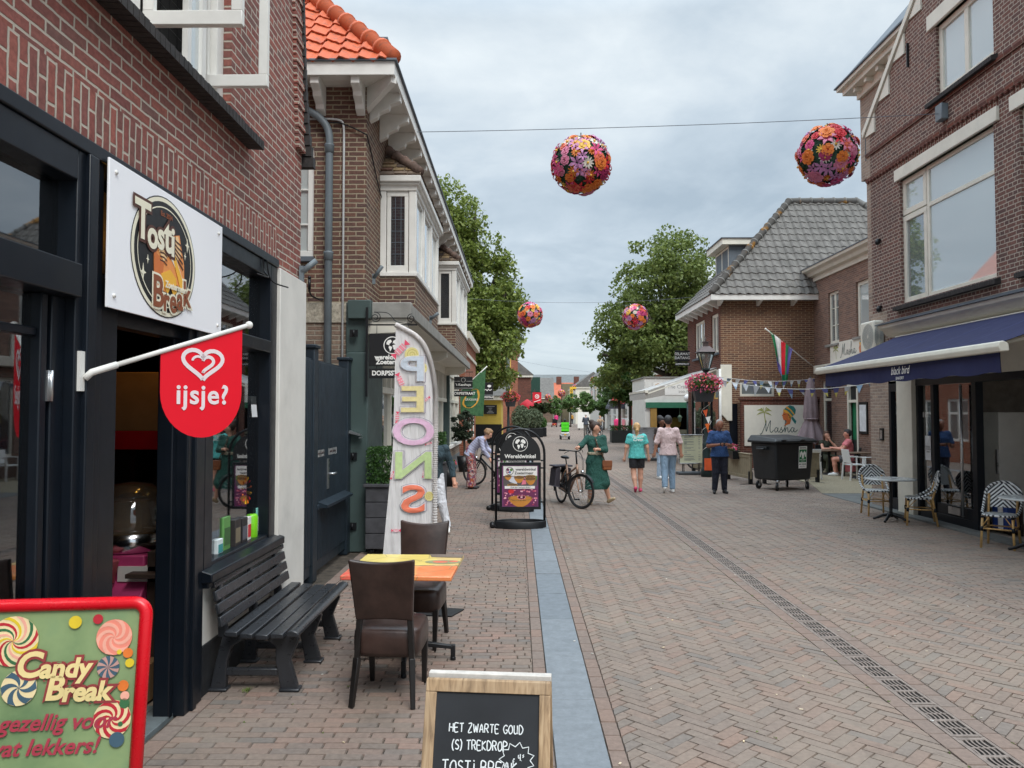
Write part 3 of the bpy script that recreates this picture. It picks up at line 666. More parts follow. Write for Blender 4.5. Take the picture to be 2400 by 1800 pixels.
# ---- shop interior: separate things standing inside
def cbox(loc, s, label, rz=0, m=None, flap=True):
    t = thing('cardboard_box', label, 'box', loc, rz); mb = MB(); mb.box(-s[0]/2, s[0]/2, -s[1]/2, s[1]/2, 0, s[2])
    mb.build('carton', m or pbr('cardboard', S_(150,116,80), .9, var=.12), t, world=False, bevel=.004)
    if flap:
        mb = MB(); mb.bar((s[0]/2, -s[1]/2, s[2]), (s[0]/2+.02, -s[1]/2-.01, s[2]+.12), .01, s[1]); mb.add([(s[0]/2, -s[1]/2, s[2]), (s[0]/2, s[1]/2, s[2]), (s[0]/2+.03, s[1]/2, s[2]+.13), (s[0]/2+.03, -s[1]/2, s[2]+.13)], [(0,1,2,3)])
        mb.build('flap', MATS.get('cardboard') or m, t, world=False)
        mb = MB(); mb.box(s[0]/2, s[0]/2+.002, -s[1]*.3, s[1]*.3, s[2]*.8, s[2]*.96); mb.build('label', M_white, t, world=False)
    return t
ct = thing('shop_counter', 'dark wooden counter with low shelf just inside the shop door', 'counter', (-2.75, 5.6, 0))
mb = MB(); mb.box(-3.4, -2.45, 5.35, 6.2, .0, .5); mb.box(-2.5, -2.42, 5.2, 6.2, 0, .96); mb.box(-2.6, -2.36, 5.1, 5.6, .8, .83); mb.build('cabinet', pbr('dark_wood', S_(62,48,40), .6, var=.2), ct, bevel=.004)
cm = thing('candyfloss_machine', 'pink candyfloss machine with steel bowl and clear dome inside the doorway', 'machine', (-2.72, 5.45, .5))
mb = MB(); mb.box(-2.98, -2.51, 5.2, 5.7, .5, .68); mb.box(-2.96, -2.53, 5.22, 5.7, .68, .93); mb.add([(-2.98,5.12,.66),(-2.51,5.12,.66),(-2.51,5.22,.76),(-2.98,5.22,.76),(-2.98,5.22,.66),(-2.51,5.22,.66)], [(0,1,2,3),(0,3,4),(1,5,2)]); mb.build('body', pbr('hot_pink', S_(190,66,118), .4), cm, bevel=.01)
mb = MB(); mb.lathe([(.1, .9), (.24, .94), (.28, 1.07), (.272, 1.07), (.23, .97), (.05, .95)], (-2.74, 5.46, 0), 28); mb.build('bowl', M_chrome, cm)
mb = MB(); mb.lathe([(.272, 1.075), (.27, 1.16), (.23, 1.3), (.14, 1.39), (.02, 1.41)], (-2.74, 5.46, 0), 28); mb.build('dome', glass('clear_plastic', (.5,.5,.5), .12), cm)
pm = thing('popcorn_machine', 'red popcorn machine with glass case at the back of the doorway', 'machine', (-3.0, 5.95, .5))
mb = MB(); mb.box(-3.35, -2.6, 5.75, 6.2, 1.62, 1.76); mb.box(-3.35, -2.6, 5.75, 6.2, .5, 1.0); mb.box(-3.35, -3.3, 5.75, 6.2, 1.0, 1.62); mb.build('cabinet', pbr('machine_red', S_(186,22,38), .4), pm, bevel=.006)
mb = MB(); mb.box(-3.3, -2.62, 5.78, 6.18, 1.0, 1.62); mb.build('glass_case', G_shop, pm)
cbox((-2.9, 5.95, 1.76), (.62, .4, .44), 'large cardboard box with open flap on the shelf in the shop doorway')
cbox((-2.5, 5.1, .02), (.2, .3, .24), 'small cardboard box on the floor inside the shop doorway', flap=False)
cbox((-2.85, 5.62, .94), (.3, .2, .32), 'brown cardboard box standing behind the clear dome in the doorway', flap=False)
tb = thing('plastic_tub', 'pink clear plastic tub on the candyfloss machine', 'tub', (-2.78, 5.16, .76)); mb = MB(); mb.lathe([(.08, 0), (.11, .14), (.115, .15)], n=4); mb.build('tub', pbr('pink_plastic', S_(226,120,130), .3, trans=.3), tb, world=False)
ur = thing('coffee_urn', 'black round kitchen urn with a steel rim standing in the left window', 'urn', (-2.55, 2.93, .5)); mb = MB(); mb.lathe([(.19, 0), (.2, .2), (.18, .36), (.12, .4)], n=24); mb.build('body', pbr('gloss_black', (.01,.01,.012), .15), ur, world=False); mb = MB(); mb.lathe([(.185, .355), (.187, .37), (.17, .375)], n=24); mb.build('rim', M_chrome, ur, world=False)
cs = thing('closed_sign', 'small black closed sign hanging inside the left shop window', 'sign', (XS-.09, 2.9, 1.45)); mb = MB(); mb.box(XS-.1, XS-.085, 2.6, 3.12, 1.38, 1.58); mb.build('plate', K['black'], cs); text('CLOSED', (XS-.083, 2.86, 1.48), .11, K['grey'], cs, right=(0,1,0))
rp = thing('red_poster', 'plain orange red poster in the left shop window', 'poster', (XS-.09, 3.25, 1.35)); mb = MB(); mb.box(XS-.1, XS-.09, 3.14, 3.34, 1.3, 1.78); mb.build('sheet', pbr('poster_red', S_(176,58,36), .6), rp)
ps = thing('window_ledge', 'low display ledge behind the small shop window', 'shelf', (-2.4, 5.9, .8)); mb = MB(); mb.box(-2.7, XS-.075, 5.2, 6.5, .76, .86); mb.build('board', M_white, ps)
def pack(y, x, w, d, h, c, label, c2=None):
    t = thing('sweet_box', label, 'packet', (x, y, .86)); mb = MB(); mb.box(-d/2, d/2, -w/2, w/2, 0, h); mb.build('carton', pbr('pack%s' % (c,), S_(*c), .5), t, world=False, bevel=.003)
    mb = MB(); mb.box(d/2, d/2+.002, -w*.4, w*.4, h*.2, h*.7); mb.build('print', pbr('pack%s' % (c2,), S_(*c2), .5), t, world=False)
pack(5.6, -2.2, .1, .08, .12, (216,226,226), 'white and teal sweet packet nearest the door in the small window', (60,150,150)); pack(5.75, -2.22, .13, .1, .26, (96,150,80), 'tall green sweet box in the small window', (60,100,56)); pack(5.92, -2.2, .12, .1, .22, (48,44,44), 'black sweet box left of its twin in the small window', (120,110,90)); pack(6.07, -2.2, .12, .1, .21, (40,38,40), 'black sweet box beside the white packet in the small window', (90,90,100)); pack(6.2, -2.19, .08, .06, .2, (226,222,216), 'white sweet packet with red print in the small window', (200,50,60)); pack(6.5, -2.22, .14, .08, .24, (130,200,190), 'pale teal sweet packet at the far end of the small window', (240,240,240))
cn = thing('drink_can', 'bright green drink can in the small shop window', 'can', (-2.19, 6.33, .86)); mb = MB(); mb.lathe([(.045, 0), (.05, .01), (.05, .19), (.04, .205)], n=20); mb.build('can_body', pbr('can_green', S_(120,200,30), .3), cn, world=False)
tf = thing('foil_flower', 'orange and red foil windmill above the sweet boxes', 'windmill', (-2.2, 6.2, 1.27)); mb = MB()
for i in range(12):
    a = i/12*6.283; p = V((0, math.cos(a), math.sin(a))); q = V((0, -math.sin(a), math.cos(a))); mb.add([(0,0,0), tuple(p*.1+q*.03+V((.02,0,0))), tuple(p*.13), tuple(p*.08-q*.02)], [(0,1,2,3)], i % 3)
mb.build('vanes', [pbr('foil_o', S_(240,120,20), .3), pbr('foil_r', S_(200,20,30), .3), pbr('foil_y', S_(250,190,40), .3)], tf, world=False); mb = MB(); mb.cyl((0,0,-.39), (0,0,0), .006, n=6); mb.build('stick', M_white, tf, world=False)
pp = thing('paper_notice', 'curled white paper notice taped inside the small shop window', 'notice', (XS-.09, 6.36, 2.0)); mb = MB(); mb.surf(lambda u, v: (XS-.085+.03*u*u, 6.3+.13*v-.03*u, 2.36-.5*u), 8, 3); mb.build('paper', pbr('paper', S_(214,216,218), .8), pp)
# warm filament bulbs inside the upper light
em = bpy.data.materials.new('bulb_glow'); em.use_nodes = True; b_ = em.node_tree.nodes['Principled BSDF']; b_.inputs['Emission Color'].default_value = (1, .5, .08, 1); b_.inputs['Emission Strength'].default_value = 25
for y, x, lab in ((5.42, -2.5, 'lit amber filament bulb nearer the sign board'), (5.75, -2.55, 'lit amber filament bulb farther from the sign board')):
    t = thing('light_bulb', lab, 'bulb', (x, y, 2.62)); mb = MB(); mb.lathe([(.012, .09), (.03, .05), (.035, .0), (.02, -.05), (.004, -.06)][::-1], n=12); mb.build('glass_bulb', em, t, world=False); mb = MB(); mb.cyl((0,0,.09), (0,0,.46), .006, n=6); mb.build('flex', M_blackp, t, world=False)
# ================================================================ helpers for houses
def pantiles(mb, o, ux, up, n, a0, a1, H, tile=.22, row=.30, amp=.028, lift=.03, m=0, per=6):
    """rows of wavy tiles on a slope: o + ux*a + up*h ; a from a0(h) to a1(h)"""
    o, ux, up, n = V(o), V(ux), V(up), V(n); k = int(H/row)+1
    for r in range(k):
        h0, h1 = r*row, min(H, (r+1)*row+.0)
        if h1-h0 < .02: break
        vs = []; A0, A1 = a0((h0+h1)/2), a1((h0+h1)/2)
        if A1-A0 < .05: break
        c = max(2, int((A1-A0)/tile*per)); sh = rng.uniform(-.004, .004)
        for i in range(c+1):
            a = A0+(A1-A0)*i/c; x = (a/tile) % 1; w = amp*(math.sin(2*math.pi*x)*.8+.35*math.sin(4*math.pi*x))
            vs += [o+ux*a+up*(h0-.03)+n*(w+lift-.022+sh), o+ux*a+up*(h0-.03)+n*(w+lift+sh), o+ux*a+up*h1+n*(w+.004)]
        mb.add(vs, [f for i in range(c) for f in ((3*i, 3*i+3, 3*i+4, 3*i+1), (3*i+1, 3*i+4, 3*i+5, 3*i+2))], m)
def ridge_tiles(mb, p0, p1, r=.11, L=.36, m=0):
    p0, p1 = V(p0), V(p1); d = p1-p0; n = max(1, int(d.length/L)); d = d/n
    for i in range(n):
        a = p0+d*i; mb.tube([a-d*.02, a+d*.82, a+d*.83, a+d*.97, a+d*.98], [r*.92, r*1.0, r*1.17, r*1.17, r*1.0], 14, m)
def win(parent, ax, p, sg, a0, a1, z0, z1, mul=(), trans=(), fw=.06, dep=.07, mat=None, gl=None, name='window', bars=()):
    """window: frame part with its pane as a sub-part"""
    mat = mat or M_white; gl = gl or G_up; mb = MB()
    def bx(b0, b1, c0, c1, d0, d1):
        q0, q1 = p-sg*d0, p-sg*d1
        if ax == 'x': mb.box(q0, q1, b0, b1, c0, c1)
        else: mb.box(b0, b1, q0, q1, c0, c1)
    bx(a0, a1, z0, z0+fw, 0, dep); bx(a0, a1, z1-fw, z1, 0, dep); bx(a0, a0+fw, z0+fw, z1-fw, .001, dep); bx(a1-fw, a1, z0+fw, z1-fw, .001, dep)
    for t in mul: a = a0+(a1-a0)*t; bx(a-fw*.55, a+fw*.55, z0+fw, z1-fw, .002, dep)
    for t in trans: z = z0+(z1-z0)*t; bx(a0+fw, a1-fw, z-fw*.5, z+fw*.5, .004, dep-.002)
    for kind, t in bars:
        if kind == 'v': a = a0+(a1-a0)*t; bx(a-.012, a+.012, z0+fw, z1-fw, .012, dep-.01)
        else: z = z0+(z1-z0)*t; bx(a0+fw, a1-fw, z-.012, z+.012, .014, dep-.012)
    f = mb.build(name, mat, parent, bevel=.005)
    mb = MB(); q = p-sg*dep*.6
    if ax == 'x': mb.box(q-.004, q+.004, a0+fw*.9, a1-fw*.9, z0+fw*.9, z1-fw*.9)
    else: mb.box(a0+fw*.9, a1-fw*.9, q-.004, q+.004, z0+fw*.9, z1-fw*.9)
    mb.build('pane', gl, f); return f
# ================================================================ corner house with orange tiles
B2 = brick('brown_brick', [S_(112,82,72), S_(98,73,66), S_(122,88,75), S_(104,77,69), S_(88,70,66), S_(116,83,70), S_(95,70,63)], S_(158,146,124), .225, .066, .015, 'running', .85, .3)
B2t = brick('tan_brick', [S_(132,112,98), S_(120,100,88), S_(142,122,106), S_(112,96,86)], S_(150,142,128), .225, .066, .014, 'running', .9, .2)
M_green = pbr('dark_green_paint', S_(60,76,74), .55, var=.08, scale=3, dirt=.12)
M_tile = None
t = NT('orange_tiles'); g_ = t.noise(1.3, 5, .6); c = t.ramp(g_, [(.3, S_(178,84,50)), (.55, S_(200,98,58)), (.75, S_(160,82,58))])
c = t.mix(t.ramp(t.noise(9, 6, .7), [(.52, (0,0,0)), (.7, (.75,)*3)]), c, S_(112,80,68)); t.l(c, t.b.inputs['Base Color']); t.b.inputs['Roughness'].default_value = .75; t.bump(t.noise(60, 4), .3, .004); M_tile = t.m
M_tile_old = pbr('weathered_tiles', S_(104,84,74), .85, var=.5, scale=7, bump=.4, dirt=.3)
M_slate = pbr('grey_tiles', S_(108,105,101), .85, var=.2, scale=3, bump=.25, dirt=.25, spec=.25)
M_lead = pbr('lead_grey', S_(96,104,112), .6, .2, .15, 4)
M_conc = pbr('concrete', S_(142,140,134), .85, var=.14, scale=5, bump=.2, dirt=.3)
M_grey = pbr('grey_pipe', S_(106,116,122), .5, var=.1, scale=4, dirt=.1)
ho = thing('corner_house', 'brown brick corner house with orange pantiles, white eaves brackets and white bay windows', 'house', (XS, 10.6, 0))
H_ = lambda mb, name, m, **k: mb.build(name, m, ho, **k)
YS = 10.6
mb = MB(); mb.wall('y', YS, -1, -9, XS, 3.42, 6.5, [(-4.3, -2.85, 4.05, 5.6)], .12)
mb.wall('x', XS, 1, YS, 27.6, 3.4, 6.5); mb.wall('y', 27.6, 1, -9, XS, 0, 6.5); H_(mb, 'wall', B2)
mb = MB(); mb.wall('y', YS, -1, -9, XS-.2, 0, 3.16); H_(mb, 'wall', B2t)
mb = MB(); mb.box(-9, XS-.12, YS-.02, YS+.1, 3.14, 3.42); H_(mb, 'stucco_band', pbr('rough_stucco', S_(168,160,144), .95, var=.35, scale=26, bump=1))
win(ho, 'y', YS+.03, -1, -4.3, -2.85, 4.06, 5.6, (.5,), (), .09, .08, bars=(('h', .3), ('h', .62), ('h', .86)), gl=G_sky)
mb = MB(); mb.box(-4.4, -2.83, YS-.09, YS+.08, 3.98, 4.05); H_(mb, 'window_sill', M_lead, bevel=.004)
# eaves
EX, EY = -1.66, 10.13
mb = MB(); mb.box(-9, EX, EY, EY+.03, 6.42, 6.6); mb.box(EX-.03, EX, EY+.03, 27.9, 6.42, 6.6); mb.box(-9, EX-.03, EY+.03, YS+.01, 6.45, 6.47); mb.box(XS-.02, EX-.03, YS+.01, 27.9, 6.45, 6.47)
for i in range(3): mb.box(-9, EX-.03, EY+.1+i*.14, EY+.107+i*.14, 6.446, 6.45)
H_(mb, 'eaves_board', M_white, bevel=.006)
mb = MB(); mb.box(-9, EX+.035, EY-.035, EY+.1, 6.6, 6.632); mb.box(EX-.1, EX+.035, EY+.1, 27.9, 6.6, 6.632); H_(mb, 'gutter', M_lead, bevel=.006)
def bracket(mb, ax, a, out, base, s=1):
    pr = [(0, 6.45), (out, 6.45), (out, 6.33), (out*.66, 6.28), (out*.62, 6.22), (out*.3, 6.16), (out*.26, 6.1), (0, 6.04)]
    if ax == 'x': mb.prism([(base+x, a-.06, z) for x, z in pr], (0, .12, 0))
    else: mb.prism([(a-.06, base-x, z) for x, z in pr], (.12, 0, 0))
def one_bracket(*a): 
    mb = MB(); bracket(mb, *a); H_(mb, 'eaves_bracket', M_white, bevel=.008)
for i in range(22): one_bracket('x', 10.85+i*.78, .44, XS)
for x in (-2.2, -2.75, -3.9): one_bracket('y', x, .42, YS)
mb = MB(); mb.prism([(XS-.1, YS+.1, 6.45), (EX-.05, EY+.05, 6.45), (EX-.05, EY+.05, 6.34), (XS-.1, YS+.1, 6.1)], (.06, .06, 0)); H_(mb, 'eaves_bracket', M_white)
# roof
tp = math.tan(rad(47)); s47, c47 = math.sin(rad(47)), math.cos(rad(47)); ru = 4.2
mb = MB(); pantiles(mb, (0, EY, 6.62), (1,0,0), (0, c47, s47), (0, -s47, c47), lambda h: -7.5+h*c47, lambda h: EX-h*c47, 5.6, tile=.27, row=.3, amp=.036, lift=.036); H_(mb, 'roof', M_tile, uv=False)
mb = MB(); hx = 5.6*c47; hz = 5.6*s47
mb.add([(EX, EY, 6.6), (EX, 28, 6.6), (EX-hx, 28, 6.6+hz), (EX-hx, EY+hx, 6.6+hz)], [(0,1,2,3)]); mb.add([(-9, EY, 6.6), (EX, EY, 6.6), (EX-hx, EY+hx, 6.6+hz), (-9, EY+hx, 6.6+hz)], [(0,1,2,3)]); H_(mb, 'roof', M_tile)
mb = MB(); ridge_tiles(mb, (EX-.02, EY+.06, 6.68), (EX-hx, EY+hx, 6.7+hz), .12, .36); H_(mb, 'ridge_tiles', M_tile, uv=False)
def dormer(y0, y1):
    mb = MB(); mb.box(-4.5, -2.2, y0+.12, y1-.12, 6.7, 7.3); d = H_(mb, 'dormer', M_lead)
    mb = MB(); mb.box(-4.6, -1.98, y0, y1, 7.27, 7.47); mb.build('fascia', M_white, d, bevel=.006)
    mb = MB(); mb.box(-4.6, -1.95, y0-.03, y1+.03, 7.47, 7.5); mb.build('flat_roof', M_lead, d)
dormer(11.3, 13.6); dormer(15.5, 17.4); dormer(20, 22)
# bay windows
def bay(y0, y1, zb, z0, z1, side_bars):
    xf = -1.58
    mb = MB(); mb.wall('x', xf, 1, y0, y1, zb, z0); mb.wall('y', y0, -1, XS-.02, xf, zb, z0); mb.wall('y', y1, 1, XS-.02, xf, zb, z0); mb.add([(XS, y0, zb), (xf, y0, zb), (xf, y1, zb), (XS, y1, zb)], [(0,1,2,3)])
    b = H_(mb, 'bay_window', B2)
    mb = MB()
    mb.box(XS, xf+.03, y0-.03, y1+.03, z0, z0+.06); mb.box(XS, xf+.02, y0-.02, y1+.02, z1-.12, z1)
    for y in (y0, y1-.1): mb.box(xf-.1, xf+.012, y-.005, y+.105, z0+.06, z1-.12)
    mb.box(XS, XS+.09, y0-.005, y0+.08, z0+.06, z1-.12)
    n = 3
    for i in range(1, n): y = y0+(y1-y0)*i/n; mb.box(xf-.08, xf+.008, y-.05, y+.05, z0+.06, z1-.12)
    for i in range(n):
        a, c = y0+(y1-y0)*i/n+.07, y0+(y1-y0)*(i+1)/n-.07
        mb.box(xf-.06, xf-.01, a, c, z0+.06, z0+.14); mb.box(xf-.06, xf-.01, a, c, z1-.18, z1-.12); mb.box(xf-.06, xf-.012, a, a+.05, z0+.14, z1-.18); mb.box(xf-.06, xf-.012, c-.05, c, z0+.14, z1-.18)
    mb.box(XS+.1, xf-.11, y0+.01, y0+.06, z0+.06, z0+.17); mb.box(XS+.1, xf-.11, y0+.01, y0+.06, z1-.2, z1-.12); mb.box(XS+.1, XS+.16, y0+.012, y0+.06, z0+.17, z1-.2); mb.box(xf-.17, xf-.11, y0+.012, y0+.06, z0+.17, z1-.2)
    mb.build('frame', M_white, b, bevel=.006)
    mb = MB(); mb.box(xf-.045, xf-.04, y0+.05, y1-.05, z0+.1, z1-.14); mb.build('pane', G_sky, b)
    mb = MB(); mb.box(XS+.12, xf-.13, y0+.035, y0+.04, z0+.1, z1-.14); mb.build('pane', G_up, b)
    mb = MB()
    if side_bars == 'lead':
        for i in (1, 2): x = XS+.14+(xf-XS-.28)*i/3; mb.box(x-.004, x+.004, y0+.028, y0+.034, z0+.17, z1-.2)
        for i in range(1, 6): z = z0+.17+(z1-z0-.37)*i/6; mb.box(XS+.15, xf-.16, y0+.027, y0+.033, z-.004, z+.004)
        mb.build('lead_strips', M_lead, b)
    else:
        for i in range(22): z = z0+.18+i*.054; mb.box(XS+.15, xf-.16, y0+.045, y0+.06, z, z+.03)
        mb.build('slatted_blind', M_white, b)
    mb = MB(); mb.box(XS, xf+.09, y0-.1, y1+.1, z1, z1+.1); mb.box(XS, xf+.06, y0-.06, y1+.06, z1-.04, z1); mb.build('cornice', M_white, b, bevel=.012)
    # little hipped roof of weathered tiles
    zt = z1+.62; mb = MB(); a = (xf+.1, y0-.1, z1+.1); d_ = .62
    for r in range(7):
        f0, f1 = r/7, (r+1.25)/7; zz0 = z1+.1+f0*.55; zz1 = z1+.1+min(1, f1)*.55; i0 = f0*.62; i1 = min(1, f1)*.62
        xo0, xo1 = xf+.1-i0, xf+.1-i1
        for (q0, q1) in (((xo0, y0-.1+i0), (xo0, y1+.1-i0)), ((XS, y0-.1+i0), (xo0, y0-.1+i0)), ((xo0, y1+.1-i0), (XS, y1+.1-i0))):
            w0 = V((q0[0], q0[1], zz0+.02)); w1 = V((q1[0], q1[1], zz0+.02)); n_ = max(1, int((w1-w0).length/.17))
            for k in range(n_):
                s0 = w0+(w1-w0)*(k+.04)/n_; s1 = w0+(w1-w0)*(k+.96)/n_; j = rng.uniform(-.012, .015)
                if abs(q0[0]-q1[0]) < 1e-6: u_ = V((-(i1-i0)*1.0, 0, zz1-zz0))
                else: u_ = V((0, (i1-i0)*(1 if q0[1] < (y0+y1)/2 else -1), zz1-zz0))
                nn_ = (s1-s0).cross(u_).normalized(); nn_ = nn_ if nn_.z > 0 else -nn_
                mb.add([s0+nn_*j, s1+nn_*j, s1+u_-nn_*.012, s0+u_-nn_*.012, s0+nn_*(j-.022), s1+nn_*(j-.022)], [(0,1,2,3), (4,5,1,0)])
    mb.add([(XS, y0-.1, z1+.1), (xf+.1, y0-.1, z1+.1), (xf+.1, y1+.1, z1+.1), (XS, y1+.1, z1+.1), (XS, y0+.5, z1+.62), (XS, y1-.5, z1+.62)], [(0,1,4), (1,2,5,4), (2,3,5)])
    mb.build('bay_roof', islands('mossy_tiles', [S_(92,76,66), S_(120,104,90), S_(70,60,56), S_(132,112,84), S_(98,70,58)], .9, .45, 20), b, uv=False)
    mb = MB(); ridge_tiles(mb, (xf+.08, y0-.06, z1+.16), (XS+.02, y0+.5, z1+.68), .075, .24); mb.build('ridge_tiles', M_tile_old, b, uv=False)
    return b
bay(11.7, 15.0, 3.4, 3.98, 5.42, 'lead'); bay(19.3, 23.4, 3.4, 4.1, 5.6, 'slat')
# concrete canopy over the shop fronts
mb = MB(); mb.box(XS-.1, -1.48, 10.72, 23.6, 3.22, 3.4); mb.box(XS-.25, -1.48, 10.58, 10.72, 3.2, 3.42); H_(mb, 'canopy', M_conc, bevel=.012)
mb = MB(); mb.box(XS-.1, -1.53, 10.76, 23.55, 3.206, 3.22); H_(mb, 'canopy_underside', M_offw)
def corbel(y, w=.22):
    mb = MB(); mb.prism([(XS, y, 3.205), (-1.55, y, 3.205), (-1.55, y, 3.09), (-1.72, y, 3.0), (XS, y, 2.98)], (0, w, 0)); H_(mb, 'canopy_corbel', M_offw, bevel=.008)
for y in (10.63, 16.6, 22.4): corbel(y)
mb = MB(); mb.box(XS-.24, XS+.06, 10.5, 11.66, 0, 2.72); mb.box(XS-.26, XS+.02, 10.56, 11.6, 2.72, 3.42); mb.box(XS-.22, XS+.1, 10.47, 10.62, 3.18, 3.44); H_(mb, 'corner_pier', M_green, bevel=.012)
# white-framed shop fronts with dark openings
mb = MB()
zt = 3.0
for a, b in ((11.66, 11.74), (12.9, 12.98), (14.1, 14.2), (15.2, 15.28), (16.6, 16.8), (17.9, 18.0), (19.2, 19.4), (20.5, 20.6), (21.8, 21.9), (23.0, 23.3), (24.2, 24.3), (25.6, 25.8), (27.3, 27.6)): mb.box(XS-.14, XS-.02, a, b, .0, zt)
mb.box(XS-.14, XS-.015, 11.66, 27.6, 2.2, 2.3); mb.box(XS-.14, XS-.0, 11.66, 27.6, zt, 3.21); mb.box(XS-.14, XS-.018, 11.74, 14.1, .55, .65); mb.box(XS-.14, XS-.018, 16.8, 27.3, .78, .88)
for k in range(40):
    y = 11.74+k*.4
    if y < 27.3: mb.box(XS-.12, XS-.03, y, y+.05, 2.3, zt)
H_(mb, 'shopfront_frame', M_offw, bevel=.005)
mb = MB(); mb.box(XS-.09, XS-.08, 11.7, 27.4, .6, 3.0); H_(mb, 'pane', G_up)
mb = MB(); mb.box(XS-.12, XS-.03, 11.74, 14.1, 0, .55); mb.box(XS-.12, XS+.04, 16.8, 27.3, 0, .5); H_(mb, 'plinth', pbr('grey_plinth', S_(100,104,106), .8, var=.15, dirt=.2))
mb = MB(); mb.box(XS-.12, XS+.03, 16.8, 27.3, .5, .78); H_(mb, 'wall', B2t)
mb = MB(); mb.box(XS-.1, XS+.1, 23.0, 27.4, .8, .9); H_(mb, 'window_sill', M_white, bevel=.008)
mb = MB(); mb.box(XS-.15, XS+.05, 22.95, 23.25, 0, 3.2); mb.box(XS-.15, XS+.04, 16.58, 16.82, 0, 3.2); H_(mb, 'corner_pier', M_green, bevel=.01)
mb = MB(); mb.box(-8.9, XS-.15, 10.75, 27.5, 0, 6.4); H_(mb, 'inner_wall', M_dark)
# pipes and small fittings on the side wall
mb = MB(); xp = -2.62; mb.tube(spline([(-3.1, 10.4, 6.44), (-3.1, 10.42, 6.3), (-3.02, 10.46, 6.14), (-2.78, 10.5, 6.0), (-2.66, 10.52, 5.86), (xp, 10.52, 5.7), (xp, 10.52, 5.5)], 6) + [(xp, 10.52, .05)], .052, 14)
for z in (5.55, 4.05, 2.4): mb.lathe([(.052, -.06), (.062, -.055), (.064, .03), (.068, .04), (.068, .06), (.052, .065)], (xp, 10.52, z), 16)
H_(mb, 'downpipe', M_grey)
mb = MB(); mb.tube(spline([(-3.3, 10.57, 5.98), (-2.75, 10.57, 5.99), (-2.5, 10.57, 5.97), (-2.44, 10.57, 5.9), (-2.43, 10.57, 5.7)], 5)+[(-2.43, 10.57, .3)], .016, 8); H_(mb, 'conduit', pbr('pale_conduit', S_(190,192,192), .5))
mb = MB(); mb.tube(spline([(-2.75, 10.55, 5.9), (-2.5, 10.56, 5.93), (-2.15, 10.56, 5.78), (XS+.02, 10.62, 5.7), (XS+.02, 11.4, 5.3), (XS+.02, 11.68, 5.2)], 6), .01, 6); H_(mb, 'cable', M_blackp)
mb = MB(); mb.cyl((-2.86, 10.45, 3.58), (-2.86, 10.45, 3.72), .02, n=8); mb.ell((-2.86, 10.45, 3.74), .026, 8); mb.tube(spline([(-2.86, 10.45, 3.58), (-2.84, 10.48, 3.5), (-2.76, 10.55, 3.46), (-2.7, 10.58, 3.46)]), .012, 6); H_(mb, 'wall_sensor', M_blackp)
def holder(p, d, parent=ho):
    mb = MB(); p, d = V(p), V(d); mb.cyl(p, p+d, .028, n=10); mb.box(p.x-.02, p.x+.02, p.y-.02, p.y+.02, p.z-.09, p.z+.06); mb.build('flagpole_holder', M_grey, parent)
holder((XS+.02, 11.1, 3.85), (.13, -.06, .16)); holder((-1.56, 13.6, 3.55), (.14, -.05, .1)); holder((XS+.03, 7.36, 4.0-.75), (.13, .04, .12), shop)
for z in (2.98, 1.3, .35):
    mb = MB(); mb.box(-2.31, -2.2, 10.48, 10.5, z-.05, z+.05); mb.cyl((-2.25, 10.46, z-.04), (-2.25, 10.46, z+.04), .014, n=8); H_(mb, 'hinge', M_blackp)
# ---- gate
ga = thing('metal_gate', 'tall dark navy metal gate of upright bars closing the alley beside the shop', 'gate', (-2.36, 9, 0))
M_gate = pbr('gate_navy', S_(36,48,58), .45, .2, .12, 4, dirt=.1)
xg = -2.34
for y in (7.55, 8.68, 10.4):
    mb = MB(); mb.box(xg-.08, xg+.055, y-.09, y+.09, 0, 2.6+.02*(y < 8.7)); mb.box(xg-.1, xg+.075, y-.11, y+.11, 2.6+.02*(y < 8.7), 2.64+.02*(y < 8.7)); mb.build('post', M_gate, ga, bevel=.008)
mb = MB(); mb.box(xg-.02, xg+.01, 7.6, 10.35, .08, 2.5)
for z0, z1 in ((2.38, 2.5), (1.32, 1.52), (.08, .2)): mb.box(xg-.03, xg+.028, 7.6, 10.35, z0, z1)
mb.box(xg-.03, xg+.06, 8.8, 9.7, .78, .84)
mb.build('frame', M_gate, ga, bevel=.006)
mb = MB()
for k in range(44):
    y = 7.62+k*.0625
    if min(abs(y-8.68), abs(y-7.55)) > .07: mb.box(xg+.01, xg+.04, y, y+.034, .2, 2.48-.0*k)
mb.build('bars', M_gate, ga, bevel=.004)
mb = MB(); mb.box(xg+.035, xg+.05, 9.25, 9.33, .98, 1.34); mb.tube([(xg+.05, 9.29, 1.16), (xg+.11, 9.29, 1.16), (xg+.11, 9.42, 1.16)], .014, 8); mb.build('handle', M_steel, ga)
mb = MB(); mb.add([(xg+.04, 8.85, .87), (xg+.15, 8.85, .83), (xg+.15, 10.2, .83), (xg+.04, 10.2, .87), (xg+.04, 8.85, .8), (xg+.15, 8.85, .8), (xg+.15, 10.2, .8), (xg+.04, 10.2, .8)], [(0,1,2,3), (1,5,6,2), (0,4,5,1), (3,2,6,7), (4,7,6,5)]); mb.build('ledge', M_gate, ga)
for y0, s in ((8.95, 'GEEN FIETSEN PLAATSEN'), (9.55, 'UITGANG VRIJLATEN')):
    mb = MB(); mb.box(xg+.03, xg+.036, y0-.2, y0+.2, 1.38, 1.46); g1 = mb.build('notice_plate', K['white'], ga); text(s, (xg+.0375, y0, 1.42), .032, K['dbrown'], g1, right=(0,1,0), up=(0,0,1))
